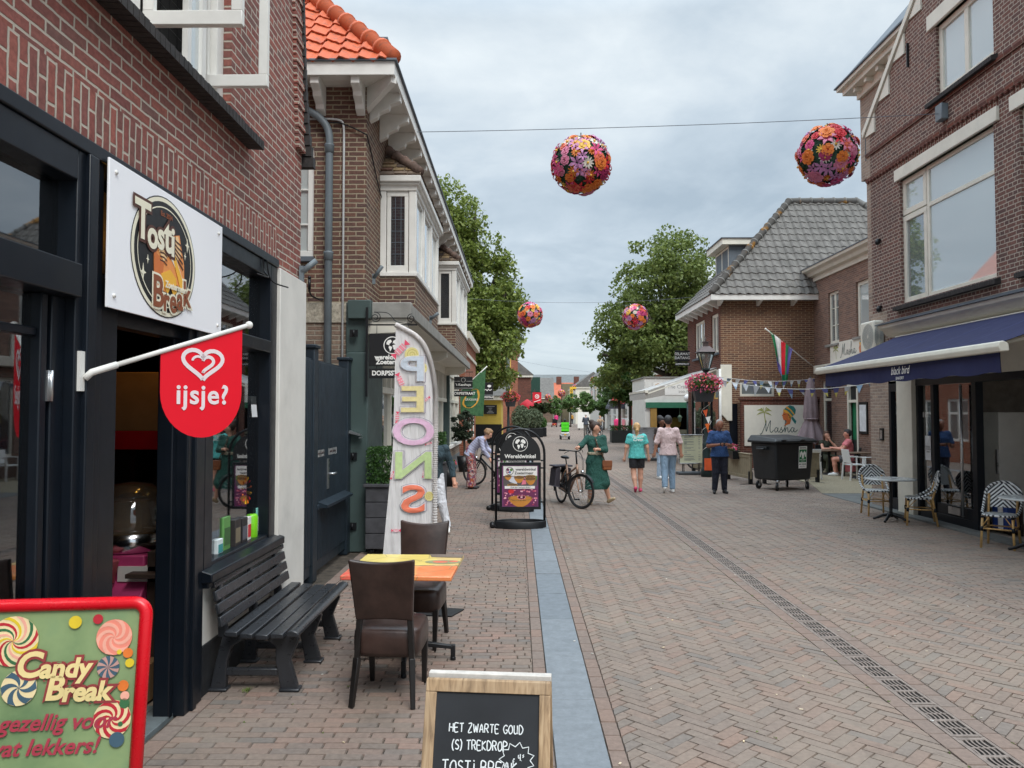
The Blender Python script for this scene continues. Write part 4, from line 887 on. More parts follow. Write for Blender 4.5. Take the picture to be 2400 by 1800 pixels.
mb = MB(); mb.box(XS-.02, XS+.0, 10.3, 10.47, 1.55, 1.56); mb.prism([(xg+.03, 10.38, 1.66), (xg+.2, 10.38, 1.6), (xg+.2, 10.38, 1.58), (xg+.03, 10.38, 1.62)], (0, .1, 0)); mb.build('lamp_hood', M_steel, ga)
# ---- hanging shop signs
def globe(F, mb, x, y, r, h, m0, m1, ringw=.012):
    F.disc(mb, x, y, r, r, h, m0, 28); F.disc(mb, x, y, r-ringw, r-ringw, h+.0008, m1, 28)
    L = [[(-.75,.3),(-.55,.62),(-.2,.72),(-.05,.5),(-.2,.3),(-.4,.15),(-.32,-.02),(-.55,.05),(-.72,.1)], [(-.42,-.1),(-.15,-.12),(.0,-.3),(-.12,-.55),(-.28,-.8),(-.36,-.5),(-.46,-.3)], [(.06,.0),(.3,.08),(.5,-.02),(.46,-.3),(.3,-.62),(.16,-.5),(.12,-.25),(.02,-.12)], [(.05,.2),(.12,.55),(.4,.72),(.68,.5),(.8,.2),(.66,.02),(.5,.12),(.34,.1),(.2,.28)], [(.62,-.3),(.8,-.28),(.7,-.5),(.58,-.45)]]
    for q in L: F.poly(mb, [(x+a*r*.9, y+b*r*.9) for a, b in q], h+.0016, m0)
def hang_sign(x0, x1, y, z0, z1, zs0, label, draw, sub='DORPSSTRAAT', zrod=None, scroll=False):
    s = thing('hanging_sign', label, 'sign', ((x0+x1)/2, y, z0)); zrod = zrod or z1+.14
    mb = MB(); mb.box(x0, x1, y-.012, y+.012, z0, z1); mb.build('board', K['black'], s, bevel=.003)
    mb = MB(); mb.box(x0, x1, y-.012, y+.012, zs0, z0-.035); lo = mb.build('lower_board', K['black'], s, bevel=.003)
    Fc = Face(((x0+x1)/2, y-.013, (z0+z1)/2), (1,0,0), (0,0,1)); draw(Fc, s)
    text(sub, ((x0+x1)/2, y-.014, (zs0+z0-.035)/2), (z0-.035-zs0)*.66, K['white'], lo, off=.003, sx=.92)
    mb = MB(); mb.box(x0-.02, x1+.02, y-.01, y+.01, zrod, zrod+.02)
    for x in (x0+.1, x1-.1):
        mb.tube([(x, y, z1), (x, y, zrod)], .004, 6)
        mb.tube([(x, y, zs0+.1), (x, y, z0+.05)], .004, 6)
    if scroll:
        sp = lambda cx_, cz, r, a0, a1, n=26: [(cx_+r*(1-.75*i/n)*math.cos(rad(a0+(a1-a0)*i/n)), y, cz+r*(1-.75*i/n)*math.sin(rad(a0+(a1-a0)*i/n))) for i in range(n+1)]
        mb.tube(sp(x0+.08, zrod+.11, .075, 100, -500), .006, 6); mb.tube(sp(x1-.06, zrod+.1, .06, 80, 640), .006, 6); mb.tube(spline([(x0+.06, y, zrod+.185), (x0+.25, y, zrod+.17), (x0+.36, y, zrod+.06), (x0+.5, y, zrod+.03), (x1-.05, y, zrod+.04)]), .006, 6)
        mb.box(x0-.05, x0-.02, y-.012, y+.012, zs0-.25, zrod+.25)
    mb.build('bracket', M_blackp, s); return s
def draw_w(Fc, s):
    mb = MB(); globe(Fc, mb, .0, .06, .12, .001, 0, 1); mb.build('globe_emblem', [K['white'], K['black']], s)
    Fc.text('wereldwinkel', 0, -.105, .088, K['white'], s, off=.003); Fc.text('Zoetermeer', 0, -.17, .088, K['white'], s, off=.003)
hang_sign(-2.03, -1.4, 10.44, 2.53, 2.97, 2.36, 'black hanging sign with white globe behind the candy beach flag', draw_w, zrod=3.08, scroll=True)
def draw_k(Fc, s):
    mb = MB(); Fc.ring(mb, 0, .1, .07, .07, .006); Fc.stroke(mb, [(-.3, .06), (-.1, .06)], .006); Fc.stroke(mb, [(.1, .06), (.3, .06)], .006); Fc.stroke(mb, [(-.32, -.16), (.32, -.16)], .006); mb.build('emblem', K['white'], s)
    Fc.text("'t Kaashuys", 0, -.05, .11, K['white'], s, off=.001)
hang_sign(-2.05, -1.46, 24.5, 2.62, 3.03, 2.4, 'black hanging sign of the cheese shop above the green flag', draw_k)
# ---- candy beach flag
bf = thing('beach_flag', 'tall white candy beach flag with rainbow letters on a curved pole', 'flag', (-.72, 7.35, 0))
M_fl = pbr('flag_white', S_(244,240,238), .7, var=.02, scale=2, trans=.4, bump=0)
q_ = NT.__new__(NT); q_.m = M_fl; q_.t = M_fl.node_tree; q_.b = [n for n in q_.t.nodes if n.type == 'BSDF_PRINCIPLED'][0]; mp = q_.n('ShaderNodeMapping'); mp.inputs['Scale'].default_value = (9, 1, 1.6); mp.inputs['Rotation'].default_value = (0, .35, 0); q_.l(q_.obj(), mp.inputs[0]); q_.bump(q_.noise(1.5, 3, .5, mp.outputs[0]), 1.0, .05)
yb = 7.35
edge = spline([(-.80, .3), (-.795, 1.2), (-.79, 1.9), (-.80, 2.18), (-.86, 2.45), (-.97, 2.62), (-1.18, 2.74)], 8)   # pole side
def lx(z): return -1.30 + .1*min(1, max(0, (z-.35)/1.2)) + .02*max(0, z-1.6)
def wav(x, z): return yb + .022*math.sin(x*7+z*1.7) + .006*math.sin(x*15-z*3)+.03*(z-1.4)*(x+1)
zz = [p[1] for p in edge]
def fcloth(u, v):
    i = u*(len(edge)-1); k = min(int(i), len(edge)-2); f = i-k
    ex, ez = edge[k][0]*(1-f)+edge[k+1][0]*f, edge[k][1]*(1-f)+edge[k+1][1]*f
    l = lx(ez) if ez < 2.7 else min(ex, -1.17); x = l+(ex-l)*v; return (x, wav(x, ez), ez)
mb = MB(); mb.surf(fcloth, 60, 16); mb.build('flag_cloth', M_fl, bf)
mb = MB(); n = len(edge)
for i in range(n-1):
    a, b = V((edge[i][0], 0, edge[i][1])), V((edge[i+1][0], 0, edge[i+1][1])); d = (b-a); k = 5
    for j in range(k):
        p = a+d*(j/k); q = a+d*((j+.75)/k); nn = V((d.z, 0, -d.x)).normalized(); mb.tube([(p.x+nn.x*.0, wav(p.x, p.z), p.z), (q.x, wav(q.x, q.z), q.z)], [.02, .028], 7)
mb.build('pole_sleeve', M_fl, bf)
mb = MB(); mb.tube([(-.79, 7.36, .02), (-.79, 7.36, .4)], .014, 8); mb.build('pole', M_white, bf)
mb = MB(); mb.prism([(-.98, 7.25, .0), (-.62, 7.2, .0), (-.52, 7.46, .0), (-.9, 7.55, .0)], (0, 0, .012)); mb.cyl((-.79, 7.36, .01), (-.79, 7.36, .12), .03, n=12); mb.build('base_plate', M_blackp, bf)
class Cloth(Face):
    def p(s, x, y, h=0): return V((x, wav(x, y)-.012-h, y))
CF = Cloth((0, 0, 0), (1,0,0), (0,0,1))
def cloth_text(ch, cx_, cz, sz, col, off, h, sy=1.0):
    o = text(ch, (0,0,0), sz, col, None, 'letter', off=off, depth=0, sx=-1.2); me = o.data
    for v_ in me.vertices:
        x, z = cx_+v_.co.x, cz+v_.co.z*sy; v_.co = (x, wav(x, z)-.008-h*4.5, z)
    o.parent = bf
    for v_ in me.vertices: v_.co = v_.co - bf.location
    o.name = 'letter'
pal = dict(S=(238,128,98), N=(190,212,152), O=(230,190,218), E=(234,220,160), P=(208,218,230))
for ch, z, sz in (('S', 1.06, .44), ('N', 1.38, .43), ('O', 1.7, .43), ('E', 2.01, .42), ('P', 2.3, .4)):
    cx_ = -1.0+.0*z
    cloth_text(ch, cx_, z, sz, pbr('letter_shadow', S_(150,140,160), .7), .022, .0, .82); cloth_text(ch, cx_, z, sz, M_fl, .018, .002, .82); cloth_text(ch, cx_, z, sz, pbr('candy_'+ch, S_(*pal[ch]), .7, var=.1, scale=30), .008, .004, .82)
mb = MB(); r2 = random.Random(5)
def sweet(x, z, s, k, a):
    c, d = math.cos(a), math.sin(a); T = lambda px, pz: (x+(px*c-pz*d)*s, z+(px*d+pz*c)*s)
    if k == 'disc': CF.poly(mb, [T(math.cos(i*.35), math.sin(i*.35)) for i in range(18)], .001, 2); CF.stroke(mb, [T(.8*(1-i/20)*math.cos(i*.7), .8*(1-i/20)*math.sin(i*.7)) for i in range(20)], .007, .003, 3)
    if k == 'wrap':
        CF.poly(mb, [T(-.6,-.35), T(.6,-.35), T(.6,.35), T(-.6,.35)], .001, 0); CF.poly(mb, [T(.6,0), T(1.1,-.4), T(1.1,.4)], .001, 1); CF.poly(mb, [T(-.6,0), T(-1.1,.4), T(-1.1,-.4)], .001, 1)
        for i in range(3): CF.stroke(mb, [T(-.4+.4*i,-.35), T(-.4+.4*i,.35)], .008, .003, 4)
    if k == 'heart': CF.poly(mb, [T(.062*16*math.sin(i*.2)**3, .062*(13*math.cos(i*.2)-5*math.cos(i*.4)-2*math.cos(i*.6)-math.cos(i*.8))) for i in range(31)], .001, 5)
for q in ((-.87,.52,.085,'heart',.0), (-1.05,.62,.05,'wrap',1), (-1.15,.42,.075,'wrap',.6), (-1.22,.3,.09,'disc',0), (-.9,.78,.05,'wrap',.9), (-.85,1.1,.045,'disc',0), (-1.16,.78,.04,'wrap',0), (-1.2,1.3,.035,'wrap',1.2), (-1.16,1.85,.05,'wrap',1.5), (-.9,1.32,.04,'wrap',1.4), (-.93,2.32,.06,'disc',0), (-1.13,2.5,.09,'wrap',.8), (-1.02,2.45,.07,'disc',0), (-1.13,2.2,.07,'wrap',2.0), (-.88,2.02,.04,'wrap',.6), (-.86,1.6,.03,'wrap',.3)): sweet(*q)
mb.build('pattern', [pbr('pr_pink', S_(240,150,165), .7), pbr('pr_rose', S_(232,80,110), .7), pbr('pr_lemon', S_(232,220,150), .7), pbr('pr_ochre', S_(206,190,110), .7), M_fl, pbr('pr_heart', S_(246,140,170), .6)], bf)
# ================================================================ bench, chairs, table, boards in the foreground
M_bench = pbr('bench_plastic', S_(44,46,50), .3, var=.15, scale=9, dirt=.1)
be = thing('park_bench', 'charcoal slatted bench against the white plinth under the shop window', 'bench', (-1.78, 5.95, 0))
YB0, YB1 = 5.2, 6.72
def slat(x, z, w, t, ang, nm, round_=False):
    mb = MB(); c, s_ = math.cos(ang), math.sin(ang)
    pr = [(-w/2, -t/2), (w/2, -t/2), (w/2, t/2), (-w/2, t/2)] if not round_ else [(-w/2, -t/2), (w/2, -t/2), (w/2+.004, 0), (w/2-.012, t/2), (0, t/2+.008), (-w/2+.01, t/2)]
    mb.prism([(x+a*c-b*s_, YB0, z+a*s_+b*c) for a, b in pr], (0, YB1-YB0, 0)); mb.build(nm, M_bench, be, bevel=.007)
for i in range(5): slat(-1.93+.103*i, .41-.012*(i == 1)-.02*(i in (2,))-.012*(i == 3)+(.0 if i < 4 else .0), .085, .035, -.03+.04*(i > 2), 'seat_slat', i == 4)
for i in range(4): slat(-2.005-.018*i, .49+.085*i, .028, .07 if i < 3 else .06, .2, 'back_slat', i == 3)
for y in (5.3, 5.9, 6.5):
    mb = MB()
    mb.prism([(-2.02, y, .385), (-1.52, y, .385), (-1.50, y, .35), (-1.56, y, .2), (-1.50, y, .0), (-1.62, y, .0), (-1.66, y, .2), (-1.66, y, .3), (-1.72, y, .345), (-1.88, y, .345), (-1.96, y, .3), (-1.99, y, .2), (-2.0, y, .0), (-2.11, y, .0), (-2.07, y, .2)], (0, .055, 0))
    mb.box(-2.0, -1.62, y+.005, y+.05, .1, .15); mb.prism([(-2.055, y, .36), (-1.99, y, .36), (-2.05, y, .78), (-2.08, y, .78)], (0, .05, 0))
    for x in (-2.055, -1.56): mb.box(x-.07, x+.07, y-.02, y+.075, 0, .02)
    mb.build('leg', M_bench, be, bevel=.008)
# ---- table and two leather chairs
M_leather = pbr('brown_leather', S_(58,42,37), .36, var=.4, scale=5, bump=.15, spec=.5)
M_wood_bk = pbr('black_wood', S_(24,21,20), .4, var=.3, scale=10)
def chair_parts(t):
    # local: sits facing +y, back at y=-.25
    mb = MB(); mb.surf(lambda u, v: (0,0,0), 1, 1); mb = MB()
    pts = []
    def back(u, v):   # cushioned back
        x = -.215+.43*u; wid = 1-.13*(1-v); bow = .035*(4*(u-.5)**2); top = .93+.028*(4*(u-.5)**2)
        z = .545+(top-.545)*v; return (x*wid, -.235-.10*v-bow+.03, z)
    nu, nv = 14, 8; vs = []; th = .045
    for sgn in (0, 1):
        for i in range(nu+1):
            for j in range(nv+1):
                p = back(i/nu, j/nv); e = min(i, nu-i, j, nv-j); vs.append((p[0], p[1]+(th/2+.012*min(e, 2)/2)*(1 if sgn else -1), p[2]))
    N = (nu+1)*(nv+1); fs = []
    for i in range(nu):
        for j in range(nv):
            a = i*(nv+1)+j; q = (a, a+nv+1, a+nv+2, a+1); fs += [q, tuple(N+k for k in q[::-1])]
    bd = [i*(nv+1) for i in range(nu+1)]+[nu*(nv+1)+j for j in range(1, nv+1)]+[i*(nv+1)+nv for i in range(nu-1, -1, -1)]+[j for j in range(nv-1, 0, -1)]
    for k in range(len(bd)): a, b = bd[k], bd[(k+1) % len(bd)]; fs.append((b, a, N+a, N+b))
    mb.add(vs, fs, 0, None, True); mb.build('backrest', M_leather, t, world=False, bevel=.012, seg=3)
    mb = MB()
    rows = [(.30, .94), (.33, 1.0), (.42, 1.0), (.455, .985), (.475, .93), (.48, .5)]
    k = 28; vs = []
    for z, f in rows:
        for i in range(k):
            a = 2*math.pi*i/k; c, s_ = math.cos(a), math.sin(a); e = .32
            x = .225*f*math.copysign(abs(c)**e, c); y = .23*f*math.copysign(abs(s_)**e, s_); vs.append((x, y, z))
    fs = [(r*k+i, r*k+(i+1) % k, (r+1)*k+(i+1) % k, (r+1)*k+i) for r in range(len(rows)-1) for i in range(k)]+[tuple(range(k-1,-1,-1)), tuple((len(rows)-1)*k+i for i in range(k))]
    mb.add(vs, fs, 0, None, True); mb.build('seat', M_leather, t, world=False)
    for s_ in (-1, 1):
        mb = MB(); mb.bar((s_*.165, -.232, .6), (s_*.18, -.235, .3), .036, .04); mb.bar((s_*.18, -.235, .3), (s_*.2, -.30, 0), .04, .045, t=.75); mb.build('leg', M_wood_bk, t, world=False, bevel=.004)
        mb = MB(); mb.bar((s_*.19, .19, .32), (s_*.185, .205, 0), .045, .045, t=.68); mb.build('leg', M_wood_bk, t, world=False, bevel=.004)
c1 = thing('leather_chair', 'dark brown leather chair with its back to the viewer in front of the painted table', 'chair', (-.86, 5.3, 0), rad(-3), 'leather chairs at the painted table'); chair_parts(c1)
dup(c1, (-.84, 6.42, 0), rad(176), 'dark brown leather chair pushed in behind the painted table')
tt = thing('cafe_table', 'small square table with a yellow and orange painted top', 'table', (-.86, 5.93, 0), rad(-2))
t = NT('painted_top'); MATS['painted_top'] = t.m; s_ = t.n('ShaderNodeSeparateXYZ'); t.l(t.obj(), s_.inputs[0])
nx = t.math('ADD', s_.outputs[0], t.math('MULTIPLY_ADD', t.noise(5, 2), .14, -.07)); ny = t.math('ADD', s_.outputs[1], t.math('MULTIPLY_ADD', t.noise(4, 3), .16, -.08))
front = t.math('LESS_THAN', ny, -.03); lf = t.math('LESS_THAN', nx, -.12)
cf = t.mix(lf, S_(236,128,70), S_(232,84,76)); cf = t.mix(t.math('LESS_THAN', t.math('ABSOLUTE', t.math('SUBTRACT', nx, .02)), .1), cf, S_(240,156,84))
cb = t.mix(lf, S_(232,206,110), S_(236,212,120)); cb = t.mix(t.math('GREATER_THAN', nx, .2), cb, S_(222,190,120))
c = t.mix(front, cb, cf)
ln = t.math('LESS_THAN', t.math('ABSOLUTE', t.math('ADD', ny, .03)), .007); c = t.mix(ln, c, S_(96,84,70))
vo = t.n('ShaderNodeTexVoronoi', feature='DISTANCE_TO_EDGE'); vo.inputs['Scale'].default_value = 3.2; t.l(t.obj(), vo.inputs['Vector'])
c = t.mix(t.math('MULTIPLY', t.math('LESS_THAN', vo.outputs['Distance'], .012), .5), c, S_(120,110,80))
c = t.mix(t.ramp(t.noise(4, 6, .7), [(.45, (0,0,0)), (.8, (.4,)*3)]), c, S_(246,226,170))
t.l(c, t.b.inputs['Base Color']); t.b.inputs['Roughness'].default_value = .3
mb = MB(); mb.box(-.4, .4, -.42, .42, .70, .735); mb.build('tabletop', t.m, tt, world=False, bevel=.008)
K['olive'] = pbr('print_olive', S_(150,150,110), .4); K['salmon'] = pbr('print_salmon', S_(232,110,84), .4)
Ft = Face((0, 0, .7365), (1,0,0), (0,1,0)); mb = MB()
Ft.disc(mb, .27, .1, .14, .07, 0, 0); Ft.disc(mb, .25, .1, .06, .035, .001, 1); Ft.disc(mb, .35, .12, .035, .025, .001, 1); Ft.poly(mb, [(-.2, -.12), (-.1, -.12), (-.07, .0), (-.17, .0)], 0, 2); Ft.poly(mb, [(-.17, -.09), (-.11, -.09), (-.1, -.03), (-.16, -.03)], .001, 3); Ft.poly(mb, [(.15, .3), (.4, .28), (.4, .42), (.12, .42)], 0, 4)
mb.build('painting', [K['olive'], K['salmon'], K['brown'], K['orange'], pbr('print_grey2', S_(120,104,92), .4)], tt, world=False)
mb = MB(); mb.cyl((0, 0, .06), (0, 0, .7), .038, n=16); mb.box(-.25, .25, -.25, .25, .685, .699); mb.build('column', M_blackp, tt, world=False)
for k in range(4):
    a = rad(8+90*k); d = V((math.cos(a), math.sin(a), 0)); mb = MB(); mb.bar(d*.02+V((0,0,.15)), d*.36+V((0,0,.1)), .05, .04, t=.7); mb.bar(d*.36+V((0,0,.12)), d*.36+V((0,0,.03)), .035); mb.cyl(d*.36+V((0,0,.0)), d*.36+V((0,0,.03)), .022, n=10); mb.build('foot', M_blackp, tt, world=False, bevel=.006)
# ---- chalkboard
cbt = thing('chalkboard', 'wooden framed chalkboard standing on the pavement with white handwriting', 'sign', (-.12, 3.22, 0), rad(-5))
t = NT('pale_wood'); MATS['pale_wood'] = t.m; mp = t.n('ShaderNodeMapping'); mp.inputs['Scale'].default_value = (30, 4, 4); t.l(t.obj(), mp.inputs[0])
w1 = t.n('ShaderNodeTexNoise'); w1.inputs['Scale'].default_value = 1.2; w1.inputs['Detail'].default_value = 6; w1.inputs['Distortion'].default_value = 1.5; t.l(mp.outputs[0], w1.inputs['Vector'])
c = t.ramp(w1.outputs['Fac'], [(.3, S_(122,98,72)), (.5, S_(170,140,106)), (.7, S_(190,162,128))]); c = t.mix(t.ramp(t.noise(3, 5), [(.5, (0,0,0)), (.8, (.5,)*3)]), c, S_(126,112,96)); t.l(c, t.b.inputs['Base Color']); t.b.inputs['Roughness'].default_value = .65; t.bump(w1.outputs['Fac'], .2, .003)
M_pw = t.m; M_chalkb = pbr('slate_board', S_(38,40,44), .75, var=.25, scale=2.2)
HH, hw, ln_ = .805, .255, .17
def leanx(x, z, f=1, o=0): return (x, f*(-.30+(.27)*(z/HH))+o, z)
for f, nm in ((1, 'front'), (-1, 'rear')):
    mb = MB(); T = lambda x, z, o=0: leanx(x, z, f, o*f)
    def plank(x0, x1, z0, z1, a=-.012, b=.012): mb.add([T(x0,z0,a), T(x1,z0,a), T(x1,z1,a), T(x0,z1,a), T(x0,z0,b), T(x1,z0,b), T(x1,z1,b), T(x0,z1,b)], [(0,1,2,3), (7,6,5,4), (0,4,5,1), (1,5,6,2), (2,6,7,3), (3,7,4,0)])
    plank(-hw, -hw+.045, 0, HH-.046); plank(hw-.045, hw, 0, HH-.046); plank(-hw, hw, HH-.045, HH); plank(-hw+.045, hw-.045, .12, .165); p_ = mb.build('frame', M_pw, cbt, world=False, bevel=.003)
    mb = MB(); plank(-hw+.045, hw-.045, .165, HH-.045, -.002, .004); mb.build('board', M_chalkb, cbt, world=False)
mb = MB(); mb.box(-hw, hw, .0, .04, HH-.012, HH+.012); mb.build('hinge_strip', pbr('bleached_wood', S_(206,200,192), .8, var=.12, scale=25), cbt, world=False, bevel=.003)
GL = {'H': [[(0,0),(0,1)],[(.6,0),(.6,1)],[(-.08,.5),(.62,.53)]], 'E': [[(.55,1),(0,1),(0,0),(.55,0)],[(0,.52),(.45,.52)]], 'T': [[(-.02,1),(.62,1.02)],[(.3,1),(.3,0)]], 'Z': [[(0,1),(.55,1),(0,0),(.6,.02)]], 'W': [[(0,1),(.18,0),(.36,.8),(.56,0),(.74,1.02)]], 'A': [[(0,0),(.3,1),(.6,0)],[(.1,.38),(.5,.38)]], 'R': [[(0,0),(0,1),(.4,1),(.52,.8),(.4,.55),(0,.5)],[(.25,.5),(.58,0)]], 'G': [[(.58,.85),(.35,1),(.08,.8),(0,.45),(.15,.08),(.4,0),(.58,.2),(.58,.42),(.34,.42)]], 'O': [[(.3,1),(.06,.78),(0,.42),(.14,.06),(.34,0),(.56,.22),(.6,.6),(.48,.92),(.3,1)]], 'U': [[(0,1),(.02,.25),(.2,0),(.42,.08),(.52,.35),(.53,1)],[(.53,.5),(.58,0)]], 'D': [[(0,0),(0,1),(.35,.92),(.58,.6),(.52,.25),(.3,.02),(0,0)]], '(': [[(.25,1.1),(.05,.8),(0,.4),(.1,0),(.22,-.15)]], ')': [[(0,1.1),(.2,.8),(.24,.4),(.14,0),(.02,-.15)]], 'S': [[(.5,.9),(.3,1),(.08,.9),(.06,.65),(.3,.52),(.5,.35),(.48,.1),(.26,0),(0,.1)]], 'K': [[(0,0),(0,1)],[(.5,1),(.02,.48),(.55,0)]], 'P': [[(0,-.1),(0,1),(.36,1),(.54,.8),(.4,.56),(0,.48)]], 'I': [[(.1,0),(.1,.8)],[(.02,1.05),(.14,.98)]], 'B': [[(0,0),(0,1),(.38,.98),(.48,.78),(.36,.56),(0,.52)],[(.36,.54),(.56,.34),(.48,.06),(0,0)]], 'V': [[(0,.9),(.25,0),(.55,.9)]], '4': [[(0,1),(.02,.5),(.5,.5)],[(.5,1),(.5,0)]], '.': [[(.0,.0),(.06,.02)]], '=': [[(0,.45),(.4,.5)],[(0,.7),(.4,.75)]], '€': [[(.5,.9),(.25,1),(.05,.6),(.2,.05),(.5,.1)],[(-.08,.6),(.35,.62)],[(-.08,.42),(.3,.44)]], ' ': []}
def hand(F, mb, s, x, y, h, w=.007, sx=1, m=0, tilt=0, z=.002):
    r_ = random.Random(hash(s) % 1000 if False else len(s)*7+3)
    for ch in s:
        g = GL[ch]; wd_ = max([p[0] for st in g for p in st], default=.3)
        for st in g:
            q = [(x+px*h*sx+r_.uniform(-.02, .02)*h, y+py*h+r_.uniform(-.02, .02)*h+px*h*tilt) for px, py in st]
            F.stroke(mb, spline(q, 4) if len(q) > 2 else q, w, z, m)
        x += (wd_+.22)*h*sx; y += (wd_+.22)*h*sx*tilt
nrm = V((0, -HH, .27)).normalized(); upv = V((0, .27, HH)).normalized()
FB = Face((0, -.30+.27*.5-.004, .5*HH), (1,0,0), upv); mb = MB()
hand(FB, mb, 'HET ZWARTE GOUD', -.15, .228, .031, .0042, .83); hand(FB, mb, '(S) TREKDROP', -.135, .165, .033, .0045, .8)
hand(FB, mb, 'TOSTI BREAK', -.17, .082, .042, .005, .9); hand(FB, mb, 'STREKDROP', -.12, -.03, .04, .005, .9)
cx_, cy_ = .125, .135; star = []
for i in range(23): a = i/22*2*math.pi; r_ = .074 if i % 2 else .055; star.append((cx_+r_*math.cos(a)*.95, cy_+r_*math.sin(a)*.86))
FB.stroke(mb, star, .004, .002); hand(FB, mb, 'VA', cx_-.05, cy_-.03, .016, .003, .8, tilt=.2); hand(FB, mb, '€', cx_-.016, cy_-.018, .022, .003, .7); hand(FB, mb, '4.=', cx_+.006, cy_-.006, .024, .0035, .65, tilt=.3)
mb.build('chalk_writing', pbr('chalk', S_(226,230,230), .9, var=.12, scale=90), cbt, world=False)
# ---- candy poster stand with red frame
cp = thing('poster_stand', 'red framed pavement poster stand with green candy poster at the shop door', 'sign', (-2.0, 3.25, 0), rad(6.5))
M_redf = pbr('red_frame', S_(214,12,30), .28, var=.03)
pw, ph = .42, 1.09
lean = lambda x, z, o=0: (x, -.16*(1-z/ph)-o, z)
mb = MB()
def rail(a, b, r=.028): mb.tube([lean(*a), lean(*b)], r, 10, flat=.7)
cr = .05
path = [(-pw, 0)]+[(-pw, ph-cr)]+[(-pw+cr-cr*math.cos(rad(k)), ph-cr+cr*math.sin(rad(k))) for k in range(15, 90, 15)]+[(-pw+cr, ph), (pw-cr, ph)]+[(pw-cr+cr*math.sin(rad(k)), ph-cr+cr*math.cos(rad(k))) for k in range(15, 90, 15)]+[(pw, ph-cr), (pw, 0)]
mb.tube([lean(x, z) for x, z in path], .027, 12, flat=1.0); mb.tube([lean(-pw, .1), lean(pw, .1)], .024, 10); mb.build('frame', M_redf, cp, world=False)
mb = MB(); mb.add([lean(-pw, .1), lean(pw, .1), lean(pw, ph), lean(-pw, ph), lean(-pw, .1, -.01), lean(pw, .1, -.01), lean(pw, ph, -.01), lean(-pw, ph, -.01)], [(0,1,2,3), (7,6,5,4)])
t = NT('poster_green'); c = t.ramp(t.noise(2.2, 5, .55), [(.3, S_(92,122,84)), (.55, S_(140,160,112)), (.75, S_(112,146,110))]); t.l(c, t.b.inputs['Base Color']); t.b.inputs['Roughness'].default_value = .35; t.bump(t.noise(5, 4), .25, .01)
pz = mb.build('poster', t.m, cp, world=False)
mb = MB(); 
for s_ in (-1, 1): mb = MB(); mb.bar((s_*pw*.8, .02, ph-.06), (s_*pw*.72, .16, 0), .03, .02); mb.build('rear_leg', M_redf, cp, world=False)
FP = Face(lean(0, 0, .006), (1,0,0), V((0, .16, ph)).normalized()); mb = MB()
def lolly(x, y, r, c1, c2, n=6, stick=None, tw=1.6):
    if stick is not None: FP.stroke(mb, [(x, y), (x+.18*math.cos(stick), y+.18*math.sin(stick))], .012, .001, 7)
    FP.disc(mb, x, y, r, r, .002, c1, 32)
    for k in range(n):
        a = 2*math.pi*k/n; q = []
        for i in range(9): f = i/8; q.append((x+r*f*math.cos(a+tw*f), y+r*f*math.sin(a+tw*f)))
        for i in range(8, -1, -1): f = i/8; q.append((x+r*f*math.cos(a+tw*f+math.pi/n*.95), y+r*f*math.sin(a+tw*f+math.pi/n*.95)))
        FP.poly(mb, q, .0032, c2[k % len(c2)])
lolly(.3, .965, .072, 0, (1,), 6, None, 2.2); lolly(.285, .845, .045, 2, (3,), 8, None, .3); lolly(.315, .64, .075, 4, (5,), 7, None, 2.0); lolly(-.1, .96, .1, 4, (6, 5, 8, 1), 12, None, 1.8); lolly(-.06, .775, .07, 4, (2,), 6, None, 1)
for x, y, r, k in ((.14, 1.03, .026, 6), (.36, .9, .02, 9), (.23, 1.04, .02, 5), (.37, .86, .018, 6), (.35, .77, .022, 9), (.36, .73, .018, 1), (.36, .7, .02, 8), (.325, .905, .01, 6), (.35, .62, .01, 8), (.34, .56, .03, 2)): FP.disc(mb, x, y, r, r, .0035, k, 20)
mb.build('pattern', [pbr('lo_pink', S_(236,140,120), .35), pbr('lo_rose', S_(240,172,150), .35), pbr('lo_blue', S_(70,96,112), .35), pbr('lo_pale', S_(196,150,140), .35), pbr('lo_cream', S_(236,214,166), .35), pbr('lo_red', S_(190,44,56), .35), pbr('lo_yellow', S_(226,196,50), .35), pbr('lo_stick', S_(226,212,180), .35), pbr('lo_green', S_(60,110,70), .35), pbr('lo_orange', S_(226,120,50), .35)], cp, world=False)
kw = dict(world=False, depth=.001)
for off, mt, h in ((.014, pbr('script_edge', S_(150,62,62), .4), .005), (.004, pbr('script_cream', S_(238,214,150), .4), .007)):
    for s, x, y, z in (('C', -.03, .86, .14), ('andy', .115, .845, .105), ('B', .08, .765, .13), ('reak', .205, .75, .105)): FP.text(s, x, y, z, mt, cp, h, off=off, shear=.15, **kw)
M_scr = pbr('script_red', S_(172,60,76), .4)
FP.text('Kom gezellig voor', .0, .635, .088, M_scr, cp, .004, off=.002, shear=.3, **kw); FP.text('wat lekkers!', .05, .54, .088, M_scr, cp, .004, off=.002, shear=.3, **kw)
